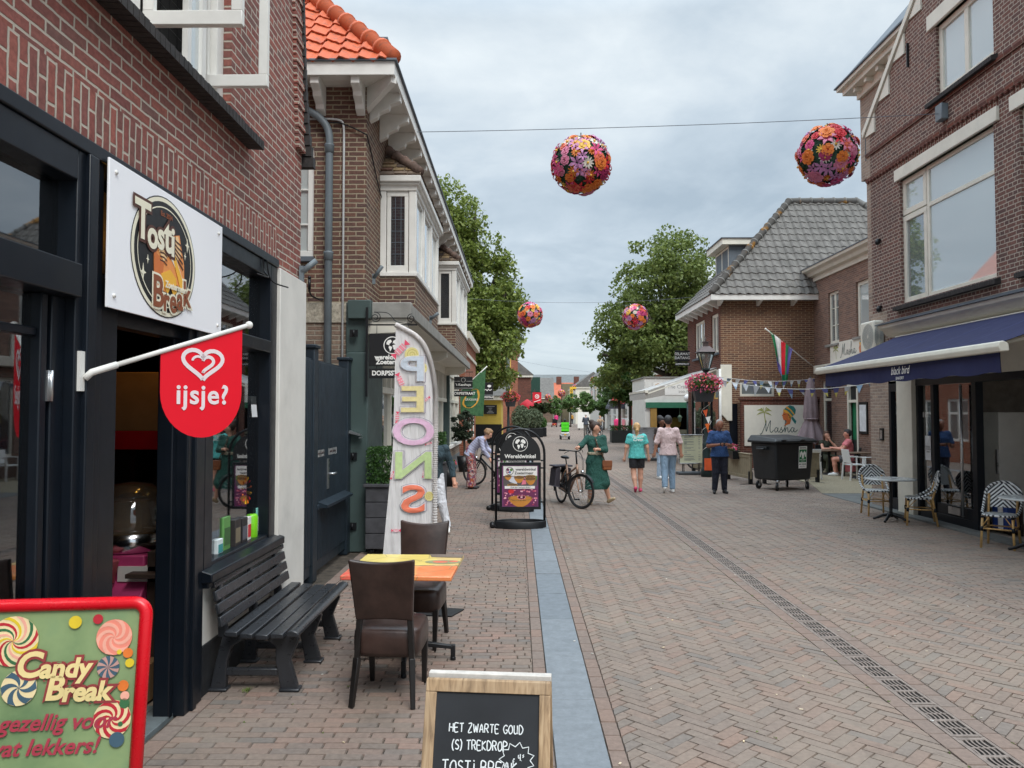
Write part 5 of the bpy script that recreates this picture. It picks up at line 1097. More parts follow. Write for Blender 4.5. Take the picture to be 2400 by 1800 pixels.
# ---- box hedge planters
def foliage(name, c, r, n, leaf, mat, parent, seed=1, shell=.55, box=False, z0=None, fold=.0):
    r_ = np.random.default_rng(seed); k = n*3; p = r_.uniform(-1, 1, (k, 3))
    if box: p = p[(np.abs(p).max(1) > shell)][:n]
    else:
        l = np.linalg.norm(p, axis=1); p = p[(l < 1) & (l > shell)][:n]
    p = p*np.array(r)+np.array(c); m = len(p); return leafquads(name, p, leaf, mat, parent, r_)
def leafquads(name, p, leaf, mat, parent, r_, up=.5, smooth=False):
    m = len(p); d = r_.normal(size=(m, 3)); d[:, 2] = np.abs(d[:, 2])*up+.15; d /= np.linalg.norm(d, axis=1)[:, None]
    a = r_.normal(size=(m, 3)); a -= d*(a*d).sum(1)[:, None]; a /= np.linalg.norm(a, axis=1)[:, None]; b = np.cross(d, a)
    s = leaf*r_.uniform(.6, 1.25, (m, 1)); v = np.stack([p-a*s, p-b*s*.62+d*s*.12, p+a*s, p+b*s*.62+d*s*.12], 1).reshape(-1, 3)
    if parent is not None:
        off = V((0,0,0)); q = parent
        while q is not None: off += q.location; q = q.parent
        v = v - np.array(off)
    return fastmesh(name, v, np.arange(m*4).reshape(-1, 4), mat, parent, smooth=smooth)
M_box = islands('box_leaves', [S_(40,70,28), S_(58,92,38), S_(50,82,34), S_(72,106,48), S_(36,60,28)], .55, .2, 30, .4, .25)
M_plank = pbr('planter_grey', S_(64,64,68), .7, var=.25, scale=8, bump=.2, dirt=.15)
def planter(x, y, w, h, label, top, seed, mat=None, leaf=.02, foli=None, n=3800, group=None):
    t = thing('planter', label, 'planter', (x, y, 0), 0, group); mb = MB()
    for k in range(4): mb.box(-w/2-.0*k, w/2, -w/2, w/2, .08+k*(h-.1)/4, .08+(k+.96)*(h-.1)/4)
    mb.box(-w/2-.03, w/2+.03, -w/2-.03, w/2+.03, h-.03, h+.01); mb.build('box', mat or M_plank, t, world=False, bevel=.006)
    mb = MB()
    for a in (-1, 1):
        for b in (-1, 1): mb.cyl((a*w*.38, b*w*.38-.02, .04), (a*w*.38, b*w*.38+.02, .04), .04, n=10)
    mb.build('castor', M_blackp, t, world=False)
    foliage('foliage', (x, y, h+top/2), (w*.5, w*.5, top/2), n, leaf, foli or M_box, t, seed, .5, True); return t
planter(-1.78, 10.55, .52, .93, 'grey timber planter with box bush beside the green pier behind the beach flag', .5, 3)
planter(-1.72, 15.6, .5, .9, 'grey timber planter with box bush farther along the white shop windows', .6, 4)
# ================================================================ bakery on the right
XR = 7.25
B3 = brick('plum_brick', [S_(114,83,76), S_(101,76,71), S_(125,90,81), S_(94,73,70), S_(109,81,75), S_(118,83,74), S_(98,77,73)], S_(172,160,147), .215, .066, .013, 'cross', .85, .25)
B3p = brick('pale_pier_brick', [S_(160,140,126), S_(148,130,118), S_(168,148,132), S_(140,124,114)], S_(168,158,146), .215, .066, .013, 'running', .9, .15)
B4 = brick('rose_brick', [S_(136,106,92), S_(122,96,86), S_(146,114,98), S_(112,90,82), S_(130,100,88)], S_(146,132,120), .215, .064, .011, 'running', .88, .25)
B5 = brick('long_brown_brick', [S_(114,80,64), S_(102,72,60), S_(124,88,68), S_(95,69,60), S_(109,78,64)], S_(170,148,120), .26, .072, .014, 'running', .88, .2)
B5s = brick('dark_red_brick', [S_(104,60,50), S_(90,54,48), S_(114,66,54), S_(84,54,50)], S_(126,106,92), .22, .066, .011, 'running', .88, .2)
ba = thing('bakery_building', 'plum brick bakery with stepped white gable edge and navy awning', 'shop', (XR, 12, 0))
A_ = lambda mb, name, m, **k: mb.build(name, m, ba, **k)
w1, w2, w3 = (11.65, 14.55, 3.95, 6.3), (11.6, 13.2, 7.35, 8.6), (7.4, 11.05, 3.95, 6.3)
mb = MB(); mb.wall('x', XR, -1, 3, 13.4, 3.3, 9.72, [w1, w2, w3], .12); mb.wall('x', XR, -1, 13.4, 14.55, 3.95, 6.3, [w1]); mb = MB()
mb.wall('x', XR, -1, 3, 15.9, 3.3, 7.65, [w1, w3, (11.6, 13.2, 7.35, 7.66, 2)], .12); mb.wall('x', XR, -1, 3, 13.4, 7.65, 9.72, [(11.6, 13.2, 7.64, 8.6, 0)], .12)
mb.add([(XR, 15.9, 7.65), (XR, 13.4, 7.65), (XR, 13.4, 9.72)], [(0,1,2)]); mb.add([(XR, 13.4, 9.72), (XR, 3, 9.72), (XR, 3, 14), (XR, 8.3, 14)], [(0,1,2,3)])
mb.wall('y', 15.9, 1, XR, 14, 0, 7.65); A_(mb, 'wall', B3)
mb = MB(); mb.wall('x', XR-.003, -1, 15.12, 15.9, 0, 3.9); mb.wall('x', XR-.004, -1, 15.72, 15.9, 3.9, 7.6); A_(mb, 'wall', B3p)
mb = MB(); mb.box(7.4, 14, 3, 15.8, 2.95, 7.6); mb.box(7.4, 14, 14.05, 15.8, 0, 2.95); A_(mb, 'inner_wall', M_dark)
def lintel(y0, y1, z0, z1): mb = MB(); mb.box(XR-.05, XR+.1, y0, y1, z0, z1); A_(mb, 'lintel', M_offw, bevel=.006)
lintel(11.5, 14.66, 6.3, 6.52); lintel(11.35, 13.4, 8.6, 8.86); lintel(7.2, 11.2, 6.3, 6.52)
def rowlock(y0, y1, z):
    mb = MB(); y = y0
    while y < y1: mb.add([(XR+.05, y+.003, z), (XR-.1, y+.003, z-.05), (XR-.1, y+.003, z-.12), (XR+.05, y+.003, z-.12), (XR+.05, y+.057, z), (XR-.1, y+.057, z-.05), (XR-.1, y+.057, z-.12), (XR+.05, y+.057, z-.12)], [(0,1,5,4), (1,2,6,5), (2,3,7,6), (0,3,2,1), (4,5,6,7)]); y += .062
    A_(mb, 'window_sill', B1d)
rowlock(11.55, 14.68, 3.95); rowlock(11.5, 13.42, 7.35); rowlock(7.2, 11.1, 3.95)
for z in (7.2, 6.68):
    mb = MB(); mb.box(XR-.03, XR+.02, 3, 15.9, z-.02, z+.045)
    if z < 7:
        for k in range(100): mb.box(XR-.045, XR, 3+k*.129, 3.06+k*.129, z-.06, z-.02)
    A_(mb, 'brick_band', B5s)
mb = MB(); mb.wall('x', XR-.004, -1, 11.5, 14.66, 6.525, 6.68); mb.wall('x', XR-.004, -1, 7.2, 11.2, 6.525, 6.68); A_(mb, 'brick_lintel', brick('plum_upright', [S_(108,70,62), S_(96,64,58), S_(120,74,64)], S_(170,156,142), .2, .0665, .012, 'soldier', .85, .15))
fw = .085
f = win(ba, 'x', XR+.06, -1, 13.72, 14.55, 3.95, 5.6, (), (), .1, .06, M_offw, G_mid); f = win(ba, 'x', XR+.06, -1, 13.72, 14.55, 5.62, 6.3, (), (), .1, .06, M_offw, G_sky)
f = win(ba, 'x', XR+.06, -1, 11.65, 13.7, 3.95, 6.3, (), (.7,), .075, .05, M_offw, G_sky)
win(ba, 'x', XR+.06, -1, 11.6, 13.2, 7.35, 8.6, (.5,), (), .1, .06, M_offw, G_sky); win(ba, 'x', XR+.06, -1, 7.4, 11.05, 3.95, 6.3, (.33,), (.7,), .09, .05, M_offw, G_sky)
# stepped white gable edge
mb = MB(); k_ = (9.72-7.65)/(15.9-13.4); L_ = lambda y: 7.65+(15.9-y)*k_
mb.add([(XR-.06, 15.95, 7.62), (XR-.06, 15.98, 7.74), (XR-.06, 9.5, L_(9.5)+.16), (XR-.06, 9.5, L_(9.5)+.02), (XR+.1, 15.95, 7.62), (XR+.1, 15.98, 7.74), (XR+.1, 9.5, L_(9.5)+.16), (XR+.1, 9.5, L_(9.5)+.02)], [(3,2,1,0), (4,5,6,7), (0,1,5,4), (1,2,6,5), (2,3,7,6), (3,0,4,7)])
for k in range(9):
    y = 15.9-.62*k; mb.prism([(XR-.03, y, L_(y)-.04), (XR-.03, y-.42, L_(y-.42)-.02), (XR-.03, y-.42, L_(y)-.06)], (.04, 0, 0))
A_(mb, 'gable_edge', M_offw)
mb = MB(); mb.add([(XR-.02, 15.98, 7.76), (14, 15.98, 7.76), (14, 8.4, L_(8.4)+.17), (XR-.02, 8.4, L_(8.4)+.17)], [(0,1,2,3)]); A_(mb, 'roof', M_slate)
mb = MB(); mb.box(7.9, 12, 12.5, 17.6, 7.2, 9.25); lo = A_(mb, 'rear_wing', B3p)
mb = MB(); mb.box(7.5, 12.2, 12.3, 17.95, 9.42, 9.5); mb.box(7.6, 12.2, 12.3, 17.85, 9.3, 9.42); mb.box(7.82, 7.9, 12.5, 17.6, 9.1, 9.3)
for k in range(9): mb.box(7.66, 7.84, 12.9+k*.55, 13.02+k*.55, 9.2, 9.3)
mb.build('cornice', M_offw, lo, bevel=.008)
mb = MB(); mb.box(7.46, 12.3, 12.2, 18.0, 9.5, 9.53); mb.add([(7.5, 17.95, 9.53), (10.5, 14.9, 13.2), (10.5, 12.3, 13.2), (7.5, 12.3, 9.53)], [(0,1,2,3)]); mb.add([(7.5, 17.95, 9.53), (12.2, 17.95, 9.53), (10.5, 14.9, 13.2)], [(0,1,2)]); mb.build('roof', M_lead, lo)
mb = MB(); mb.box(7.885, 7.9, 16.9, 17.35, 7.6, 8.5); mb.build('window', M_navy, lo)
for z in (6.75+1.9, ):
    mb = MB(); mb.box(XR-.04, XR, 14.1, 14.13, z-.35, z+.1); A_(mb, 'wall_anchor', M_blackp)
for z in (5.3, 3.95):
    mb = MB(); mb.ell((XR-.06, 15.35, z), (.05, .05, .06), 10); mb.cyl((XR, 15.35, z+.05), (XR-.07, 15.35, z+.05), .025, n=8); A_(mb, 'wall_lamp', M_blackp)
# shop front
mb = MB(); mb.box(XR-.02, XR+.1, 3, 15.12, 2.5, 3.3); A_(mb, 'fascia', M_offw)
mb = MB(); mb.prism([(XR+.1, 3, 3.56), (XR-.3, 3, 3.56), (XR-.28, 3, 3.5), (XR-.2, 3, 3.46), (XR-.16, 3, 3.39), (XR-.08, 3, 3.35), (XR+.1, 3, 3.33)], (0, 11.9, 0)); A_(mb, 'cornice', M_offw, bevel=.005)
mb = MB(); mb.box(XR-.33, XR+.02, 3, 14.95, 3.565, 3.59); mb.box(XR-.03, XR+.02, 3, 14.95, 3.59, 3.68); A_(mb, 'lead_flashing', M_lead)
mb = MB(); mb.box(XR-.08, XR+.3, 14.1, 14.66, 0, 2.5); A_(mb, 'pier', M_offw, bevel=.008)
mb = MB()
def post(y0, y1, z0=0, z1=2.5, x0=0, x1=.12): mb.box(XR+x0, XR+x1, y0, y1, z0, z1)
for a, b in ((14.02, 14.1), (13.5, 13.6), (12.26, 12.38), (10.85, 11.02), (9.2, 9.35), (7.4, 7.5)): post(a, b)
post(3, 14.1, 2.38, 2.499, -.005, .125); post(12.38, 14.02, 0, .16, .004, .118); post(13.5, 12.38, .16, .34, .02, .1); post(7.4, 10.85, 0, .3, .002, .12); post(14.66, 14.76, 0, 2.45); post(15.04, 15.12, 0, 2.45); post(14.76, 15.04, 2.3, 2.449); post(14.76, 15.04, 0, .25)
frb = A_(mb, 'shopfront_frame', M_navy, bevel=.005)
mb = MB(); mb.box(XR+.05, XR+.056, 12.38, 14.02, .16, 2.38); mb.box(XR+.05, XR+.056, 7.5, 10.85, .3, 2.38); mb.box(XR+.05, XR+.056, 14.76, 15.04, .25, 2.3); mb.build('pane', G_shop, frb)
mb = MB(); mb.cyl((XR-.03, 12.62, .2), (XR-.03, 12.62, 2.35), .022, n=10); mb.box(XR-.03, XR+.02, 12.61, 12.63, .4, .42); mb.box(XR-.03, XR+.02, 12.61, 12.63, 2.1, 2.12); mb.build('handle', M_steel, frb)
mb = MB(); mb.box(XR-.004, XR+.006, 12.75, 13.1, .2, .32); mb.build('letter_plate', M_steel, frb)
text('110', (XR-.006, 13.77, 1.85), .13, K['white'], frb, right=(0,-1,0), off=.0)
mb = MB(); mb.box(XR+.03, XR+.036, 13.68, 13.86, 1.05, 1.48); nt_ = mb.build('paper_notice', MATS['paper'], frb)
text('GELDIG\nBEZORGEN\nOPEN', (XR+.028, 13.77, 1.24), .045, K['grey'], nt_, right=(0,-1,0))
mb = MB()
for q in ([(XR+.1,3,0),(11,3,0),(11,14,0),(XR+.1,14,0)], [(XR+.1,3,2.9),(11,3,2.9),(11,14,2.9),(XR+.1,14,2.9)], [(11,3,0),(11,14,0),(11,14,2.9),(11,3,2.9)], [(XR+.1,14,0),(11,14,0),(11,14,2.9),(XR+.1,14,2.9)]): mb.add(q, [(0,1,2,3)])
A_(mb, 'interior_room', pbr('bakery_interior', S_(150,140,130), .9, var=.2))
frg = thing('upright_fridge', 'white upright fridge inside the open bakery doorway', 'fridge', (8.05, 12.9, 0)); mb = MB(); mb.box(7.75, 8.35, 12.5, 13.35, .1, 1.9); mb.build('body', M_white, frg, bevel=.01); mb = MB(); mb.box(7.73, 7.75, 12.52, 12.57, .9, 1.3); mb.build('handle', M_steel, frg)
shl = thing('magazine_rack', 'small wooden rack with blue and white magazines in the bakery doorway', 'rack', (7.6, 11.95, 0)); mb = MB()
for z in (.06, .3, .56): mb.box(7.5, 7.72, 11.9, 12.36, z, z+.02)
mb.box(7.7, 7.72, 11.9, 12.36, 0, .56); mb.build('shelf', MATS['dark_wood'], shl); mb = MB()
for z in (.08, .32): mb.box(7.51, 7.68, 11.95, 12.05, z, z+.18, 0); mb.box(7.51, 7.68, 12.06, 12.18, z, z+.2, 1); mb.box(7.51, 7.68, 12.19, 12.32, z, z+.18, 0)
mb.build('magazines', [pbr('mag_blue', S_(40,70,140), .5), K['white']], shl)
ext = thing('fire_extinguisher', 'red fire extinguisher behind the bakery glass', 'extinguisher', (7.6, 13.75, .7)); mb = MB(); mb.lathe([(.06, 0), (.07, .02), (.07, .4), (.03, .46), (.02, .5)], n=14); mb.build('cylinder', pbr('ext_red', S_(190,20,40), .3), ext, world=False)
itc = thing('intercom', 'grey intercom panel on the pale brick pier beside the bakery', 'intercom', (XR, 15.4, 1.45)); mb = MB(); mb.box(XR-.03, XR, 15.33, 15.47, 1.34, 1.58); mb.build('housing', M_blackp, itc); mb = MB(); mb.box(XR-.035, XR-.03, 15.36, 15.44, 1.37, 1.54); mb.build('face', M_steel, itc)
ac = thing('air_conditioner', 'white outdoor air conditioner unit with round fan above the bakery awning', 'air conditioner', (XR-.1, 15.5, 3.1)); mb = MB(); mb.box(XR-.24, XR-.02, 15.2, 15.8, 3.1, 3.72); mb.build('housing', M_offw, ac, bevel=.04, seg=3)
Fa = Face((XR-.13, 15.198, 3.4), (1,0,0), (0,0,1)); mb = MB()
for i in range(9): Fa.ring(mb, 0, 0, .09-.01*i, .24-.025*i, .006, .003, 0, 24)
mb.build('grille', M_grey, ac); Fa2 = Face((XR-.241, 15.5, 3.41), (0,-1,0), (0,0,1)); mb = MB()
for i in range(14): Fa2.ring(mb, .06, 0, .25-.016*i, .25-.016*i, .006, .003, 0, 28)
mb.build('grille', M_grey, ac)
# awning
aw = thing('shop_awning', 'navy bakery awning with white front bar and script lettering on its valance', 'awning', (6.4, 11.6, 2.6)); M_aw = pbr('awning_navy', S_(30,35,78), .8, var=.08, scale=3, trans=.12)
xw, zw, xf, zf = 7.05, 3.3, 5.62, 2.72; ya, yb_ = 8.95, 14.4
mb = MB(); mb.surf(lambda u, v: (xw+(xf-xw)*u, ya+(yb_-ya)*v, zw+(zf-zw)*u-.025*math.sin(math.pi*u)), 8, 24); mb.surf(lambda u, v: (xw+(xf-xw)*u, ya+(yb_-ya)*v, zw+(zf-zw)*u-.025*math.sin(math.pi*u)-.006), 8, 2); mb.build('canopy', M_aw, aw)
mb = MB()
for k in range(1, 5): y = ya+(yb_-ya)*k/5; mb.surf(lambda u, v, y=y: (xw+(xf-xw)*u, y-.008+.016*v, zw+(zf-zw)*u-.025*math.sin(math.pi*u)+.0025), 6, 1)
mb.build('seam', pbr('awning_seam', S_(72,80,130), .8), aw)
mb = MB(); mb.prism([(xf+.06, ya-.03, 2.61), (xf+.05, ya-.03, 2.7), (xf-.01, ya-.03, 2.73), (xf-.06, ya-.03, 2.72), (xf-.075, ya-.03, 2.66), (xf-.05, ya-.03, 2.6)], (0, yb_-ya+.06, 0)); mb.build('front_bar', M_offw, aw, bevel=.012)
mb = MB(); mb.prism([(xw+.2, ya, 3.2), (xw, ya, 3.22), (xw-.02, ya, 3.31), (xw+.2, ya, 3.33)], (0, yb_-ya, 0)); mb.build('cassette', M_offw, aw, bevel=.01)
vz = lambda v: 2.36+.012*math.sin(v*40)
mb = MB(); mb.surf(lambda u, v: (xf+.01+.012*math.sin(v*22+u)*u, ya+.08+(yb_-ya-.35)*v, 2.6+(vz(v)-2.6)*u), 4, 60); mb.surf(lambda u, v: (xf+.02+.012*math.sin(v*22+u)*u, ya+.08+(yb_-ya-.35)*v, 2.6+(vz(v)-2.6)*u), 4, 60); mb.build('valance', M_aw, aw)
for y in (9.6, 13.6):
    mb = MB(); mb.bar((xw, y, 3.15), (6.4, y-.35, 2.86), .05, .04); mb.bar((6.4, y-.35, 2.86), (xf+.05, y, 2.68), .045, .035); mb.build('folding_arm', M_offw, aw, bevel=.006)
FW = Face((xf-.006, 11.35, 2.49), (0,-1,0), (0,0,1)); FW.text('black bird', 0, .02, .17, K['white'], aw, .006, shear=.35, off=-.001, sx=.8, depth=.001); FW.text('BAKERY', 0, -.09, .06, K['white'], aw, .006, sx=1.1, depth=.001)
mb = MB(); FT = Face((XR-.021, 9.6, 2.9), (0,-1,0), (0,0,1))
for q in ([(-.9,-.12),(-.85,.3),(-.8,.34),(-.82,0),(-.7,-.1),(-.6,.0),(-.55,.12)], [(-.5,-.1),(-.42,.1),(-.36,.34),(-.3,.1),(-.34,-.1),(-.26,.02),(-.2,.12)], [(-.12,-.1),(-.05,.12),(.02,.16),(.05,.0),(-.02,-.1)], [(.1,.12),(.14,-.06),(.2,-.1),(.3,.1)], [(.35,-.1),(.38,.32),(.4,.0),(.52,.1),(.45,-.02),(.56,-.12)]): FT.stroke(mb, spline(q, 6), .05, .002)
A_(mb, 'lettering', K['black'])
# ---- woven bistro chairs and marble tables
M_bamboo = pbr('bamboo', S_(190,152,96), .5, var=.2, scale=12)
def weave(name, k, mode):
    t = NT(name); s_ = t.n('ShaderNodeSeparateXYZ'); t.l(t.obj(), s_.inputs[0])
    x = t.math('ABSOLUTE', s_.outputs[0]); other = s_.outputs[2] if mode == 'back' else s_.outputs[1]
    q = t.math('ADD', x, other) if mode != 'cord' else t.math('ADD', t.math('ADD', s_.outputs[0], s_.outputs[1]), t.math('MULTIPLY', s_.outputs[2], 1.0))
    f_ = t.math('GREATER_THAN', t.math('FRACT', t.math('MULTIPLY', q, k)), .46); c = t.mix(f_, S_(28,32,46), S_(226,230,230)); t.l(c, t.b.inputs['Base Color']); t.b.inputs['Roughness'].default_value = .5; return t.m
W_back, W_seat, W_cord = weave('weave_back', 17, 'back'), weave('weave_seat', 17, 'seat'), weave('weave_cord', 14, 'cord')
def bistro_chair(loc, rz, label):
    t = thing('bistro_chair', label, 'chair', loc, rz, 'woven bistro chairs outside the bakery')   # faces -y, back at +y
    mb = MB()
    oc = [(.215*math.cos(rad(a))*1.0, .2*math.sin(rad(a)), 0) for a in range(0, 360, 15)]
    mb.prism([(.215*math.copysign(abs(math.cos(rad(a)))**.6, math.cos(rad(a))), .21*math.copysign(abs(math.sin(rad(a)))**.6, math.sin(rad(a))), .44) for a in range(0, 360, 12)], (0, 0, .03)); mb.build('seat', W_seat, t, world=False, bevel=.012)
    bk = lambda z: .2+.24*max(0, z-.45)
    mb = MB(); out = [(-.17, .54), (.17, .54), (.2, .66), (.195, .76), (.15, .84), (.08, .88), (0, .89), (-.08, .88), (-.15, .84), (-.195, .76), (-.2, .66)]
    mb.prism([(x, bk(z), z) for x, z in out], (0, .018, .0)); mb.build('backrest', W_back, t, world=False)
    arch = [(-.215, -.02, .47), (-.225, .1, .52), (-.23, .2, .6)] + [(-.225*math.cos(rad(a)), bk(.70+.19*math.sin(rad(a))), .70+.2*math.sin(rad(a))) for a in range(0, 181, 15)] + [(.23, .2, .6), (.225, .1, .52), (.215, -.02, .47)]
    mb = MB(); mb.tube(spline(arch, 3), .019, 8); mb.build('arch', W_cord, t, world=False)
    for s_ in (-1, 1):
        mb = MB(); mb.tube([(s_*.18, -.17, .45), (s_*.2, -.2, 0)], .0165, 9); mb.build('leg', M_bamboo, t, world=False)
        mb = MB(); mb.tube([(s_*.175, .26, .72), (s_*.175, .19, .45), (s_*.2, .26, 0)], .0165, 9); mb.build('leg', M_bamboo, t, world=False)
    mb = MB()
    for s_ in (-1, 1):
        mb.tube([(s_*.19, -.185, .27), (s_*.185, .22, .27)], .011, 7); mb.tube([(s_*.185, -.18, .3), (s_*.1, -.19, .43)], .007, 6); mb.tube([(s_*.185, -.18, .3), (s_*.19, -.06, .43)], .007, 6); mb.tube([(s_*.186, .21, .3), (s_*.19, .1, .43)], .007, 6)
    mb.tube([(-.19, -.185, .27), (.19, -.185, .27)], .011, 7); mb.tube([(-.19, .22, .27), (.19, .22, .27)], .011, 7); mb.build('stretcher', M_bamboo, t, world=False)
    mb = MB()
    for s_ in (-1, 1):
        for y in (-.185, .225): mb.cyl((s_*.19, y, .235), (s_*.188, y-.0, .3), .021, n=9)
        mb.cyl((s_*.182, -.172, .42), (s_*.182, -.172, .45), .022, n=9)
    mb.build('binding', M_navy, t, world=False); return t
bc = bistro_chair((6.62, 14.35, 0), rad(-8), 'woven bistro chair behind the marble table, nearest the ivory pier')
def brother(loc, rz, label): return dup(bc, loc, rz, label)
brother((6.78, 13.15, 0), rad(-112), 'woven bistro chair seen from the side in front of the glass door')
brother((6.78, 10.95, 0), rad(-42), 'woven bistro chair by the open doorway at the nearer marble table')
M_marb = pbr('marble', S_(196,200,200), .25, var=.12, scale=4)
def marble_table(loc, label):
    t = thing('bistro_table', label, 'table', loc, 0, 'round marble tables outside the bakery'); mb = MB(); mb.lathe([(.3, .715), (.415, .722), (.42, .735), (.415, .745), (.3, .746)], n=40); mb.build('tabletop', M_marb, t, world=False)
    mb = MB(); mb.lathe([(.05, .08), (.03, .14), (.024, .3), (.034, .36), (.022, .42), (.022, .66), (.06, .7), (.06, .715)], n=14); mb.build('column', M_blackp, t, world=False)
    mb = MB()
    for k in range(4):
        a = rad(45+90*k); d = V((math.cos(a), math.sin(a), 0)); mb.tube(spline([d*.02+V((0,0,.12)), d*.12+V((0,0,.1)), d*.22+V((0,0,.05)), d*.3+V((0,0,.02))], 4), [.03]*5+[.025]*4+[.02]*4, 8)
    mb.build('cast_foot', M_blackp, t, world=False); return t
m1 = marble_table((6.5, 13.55, 0), 'round marble bistro table between two woven chairs'); dup(m1, (6.95, 10.5, 0), 0, 'round marble bistro table cut off by the picture edge')
# ================================================================ restaurant with the terrace
XM = 10.3
re = thing('restaurant_building', 'rose brick restaurant with white cornice behind the terrace', 'restaurant', (XM, 23, 0)); R_ = lambda mb, name, m, **k: mb.build(name, m, re, **k)
hl = [(24.72, 25.55, 4.15, 5.85), (22.4, 23.45, 4.2, 5.85), (25.4, 26.2, .85, 2.95), (23.4, 24.15, 0, 2.8), (21.6, 22.3, .6, 2.9)]
mb = MB(); mb.wall('x', XM, -1, 15.9, 27.15, 0, 6.45, hl, .14); mb.wall('y', 27.15, 1, XM, 16, 5, 6.9); R_(mb, 'wall', B4)
mb = MB(); mb.box(10.5, 16, 16, 26.7, 0, 6.4); R_(mb, 'inner_wall', M_dark)
mb = MB(); mb.prism([(XM+.1, 15.9, 6.85), (XM-.36, 15.9, 6.85), (XM-.34, 15.9, 6.77), (XM-.22, 15.9, 6.7), (XM-.18, 15.9, 6.6), (XM-.05, 15.9, 6.56), (XM-.05, 15.9, 6.42), (XM+.1, 15.9, 6.42)], (0, 11.35, 0)); R_(mb, 'cornice', M_offw, bevel=.006)
mb = MB(); mb.box(XM-.38, 16, 15.9, 27.28, 6.852, 6.88); R_(mb, 'flat_roof', M_lead)
win(re, 'x', XM+.06, -1, 24.72, 25.55, 4.15, 5.85, (.5,), (), .09, .06, M_offw, G_mid, bars=(('h', .35), ('h', .68))); win(re, 'x', XM+.06, -1, 22.4, 23.45, 4.2, 5.85, (), (), .11, .06, M_offw, G_sky)
win(re, 'x', XM+.06, -1, 25.4, 26.2, .85, 2.95, (), (.7,), .09, .06, M_offw, G_up); win(re, 'x', XM+.06, -1, 21.6, 22.3, .6, 2.9, (), (), .09, .06, M_offw, G_up)
for a, b, z in ((24.6, 25.65, 4.12), (22.3, 23.55, 4.17), (25.3, 26.3, .82)): mb = MB(); mb.box(XM-.1, XM+.05, a, b, z-.07, z); R_(mb, 'window_sill', M_conc, bevel=.005)
mb = MB(); mb.box(XM-.02, XM+.06, 24.05, 24.15, 0, 2.8); mb.box(XM-.02, XM+.06, 23.4, 23.5, 0, 2.8); mb.box(XM-.02, XM+.06, 23.5, 24.05, 2.7, 2.8); mb.box(XM-.02, XM+.06, 23.5, 24.05, 2.2, 2.28); R_(mb, 'door_frame', M_offw)
mb = MB(); mb.box(XM+.1, XM+.14, 23.5, 24.05, 0, 1.05, 0); mb.box(XM+.1, XM+.14, 23.5, 24.05, 1.05, 2.2, 1); mb.box(XM+.06, XM+.07, 23.5, 24.05, 2.28, 2.7, 0); R_(mb, 'door', [pbr('door_black', S_(20,26,28), .4), pbr('door_green', S_(14,110,70), .5)])
mb = MB(); mb.box(XM-.2, XM, 20, 26.4, 3.2, 3.48); R_(mb, 'awning_cassette', M_offw, bevel=.02)
for y in (26.0-.9, 23.1+.1): mb = MB(); mb.box(XM-.12, XM, y-.06, y+.06, 2.62, 2.85); R_(mb, 'speaker', M_blackp)
mb = MB(); mb.box(XM-.04, XM, 22.75, 23.3, 1.25, 2.2); mc = R_(mb, 'menu_case', M_blackp); mb = MB(); mb.box(XM-.045, XM-.04, 22.81, 23.24, 1.33, 2.12); mb.build('menu', MATS['paper'], mc)
K['skin'] = pbr('print_skin', S_(206,112,60), .5); K['teal'] = pbr('print_teal', S_(40,120,116), .5); K['gold'] = pbr('print_gold', S_(224,166,64), .5); K['palm'] = pbr('print_palm', S_(150,156,84), .5); K['ink'] = pbr('print_ink', S_(44,72,72), .5); K['coral'] = pbr('print_coral', S_(214,110,84), .5); K['hair'] = pbr('print_hair', S_(40,52,48), .5)
def palm(F, mb, x, y, s, m, h=.002):
    F.stroke(mb, spline([(x+.1*s, y-.75*s), (x+.04*s, y-.35*s), (x, y)], 5), .06*s, h, m)
    for a, l in ((100, .5), (65, .55), (25, .6), (-15, .55), (150, .58), (190, .55), (125, .5), (45, .55)):
        c, d = math.cos(rad(a)), math.sin(rad(a)); tip = (x+c*l*s, y+d*l*s*.8-.14*s); mid = (x+c*l*s*.55, y+d*l*s*.6+.04*s)
        F.poly(mb, spline([(x, y), mid, tip], 4)+spline([tip, (mid[0]-.02*s, mid[1]-.1*s), (x, y-.02*s)], 4)[1:-1], h+.0004*abs(a)/30, m)
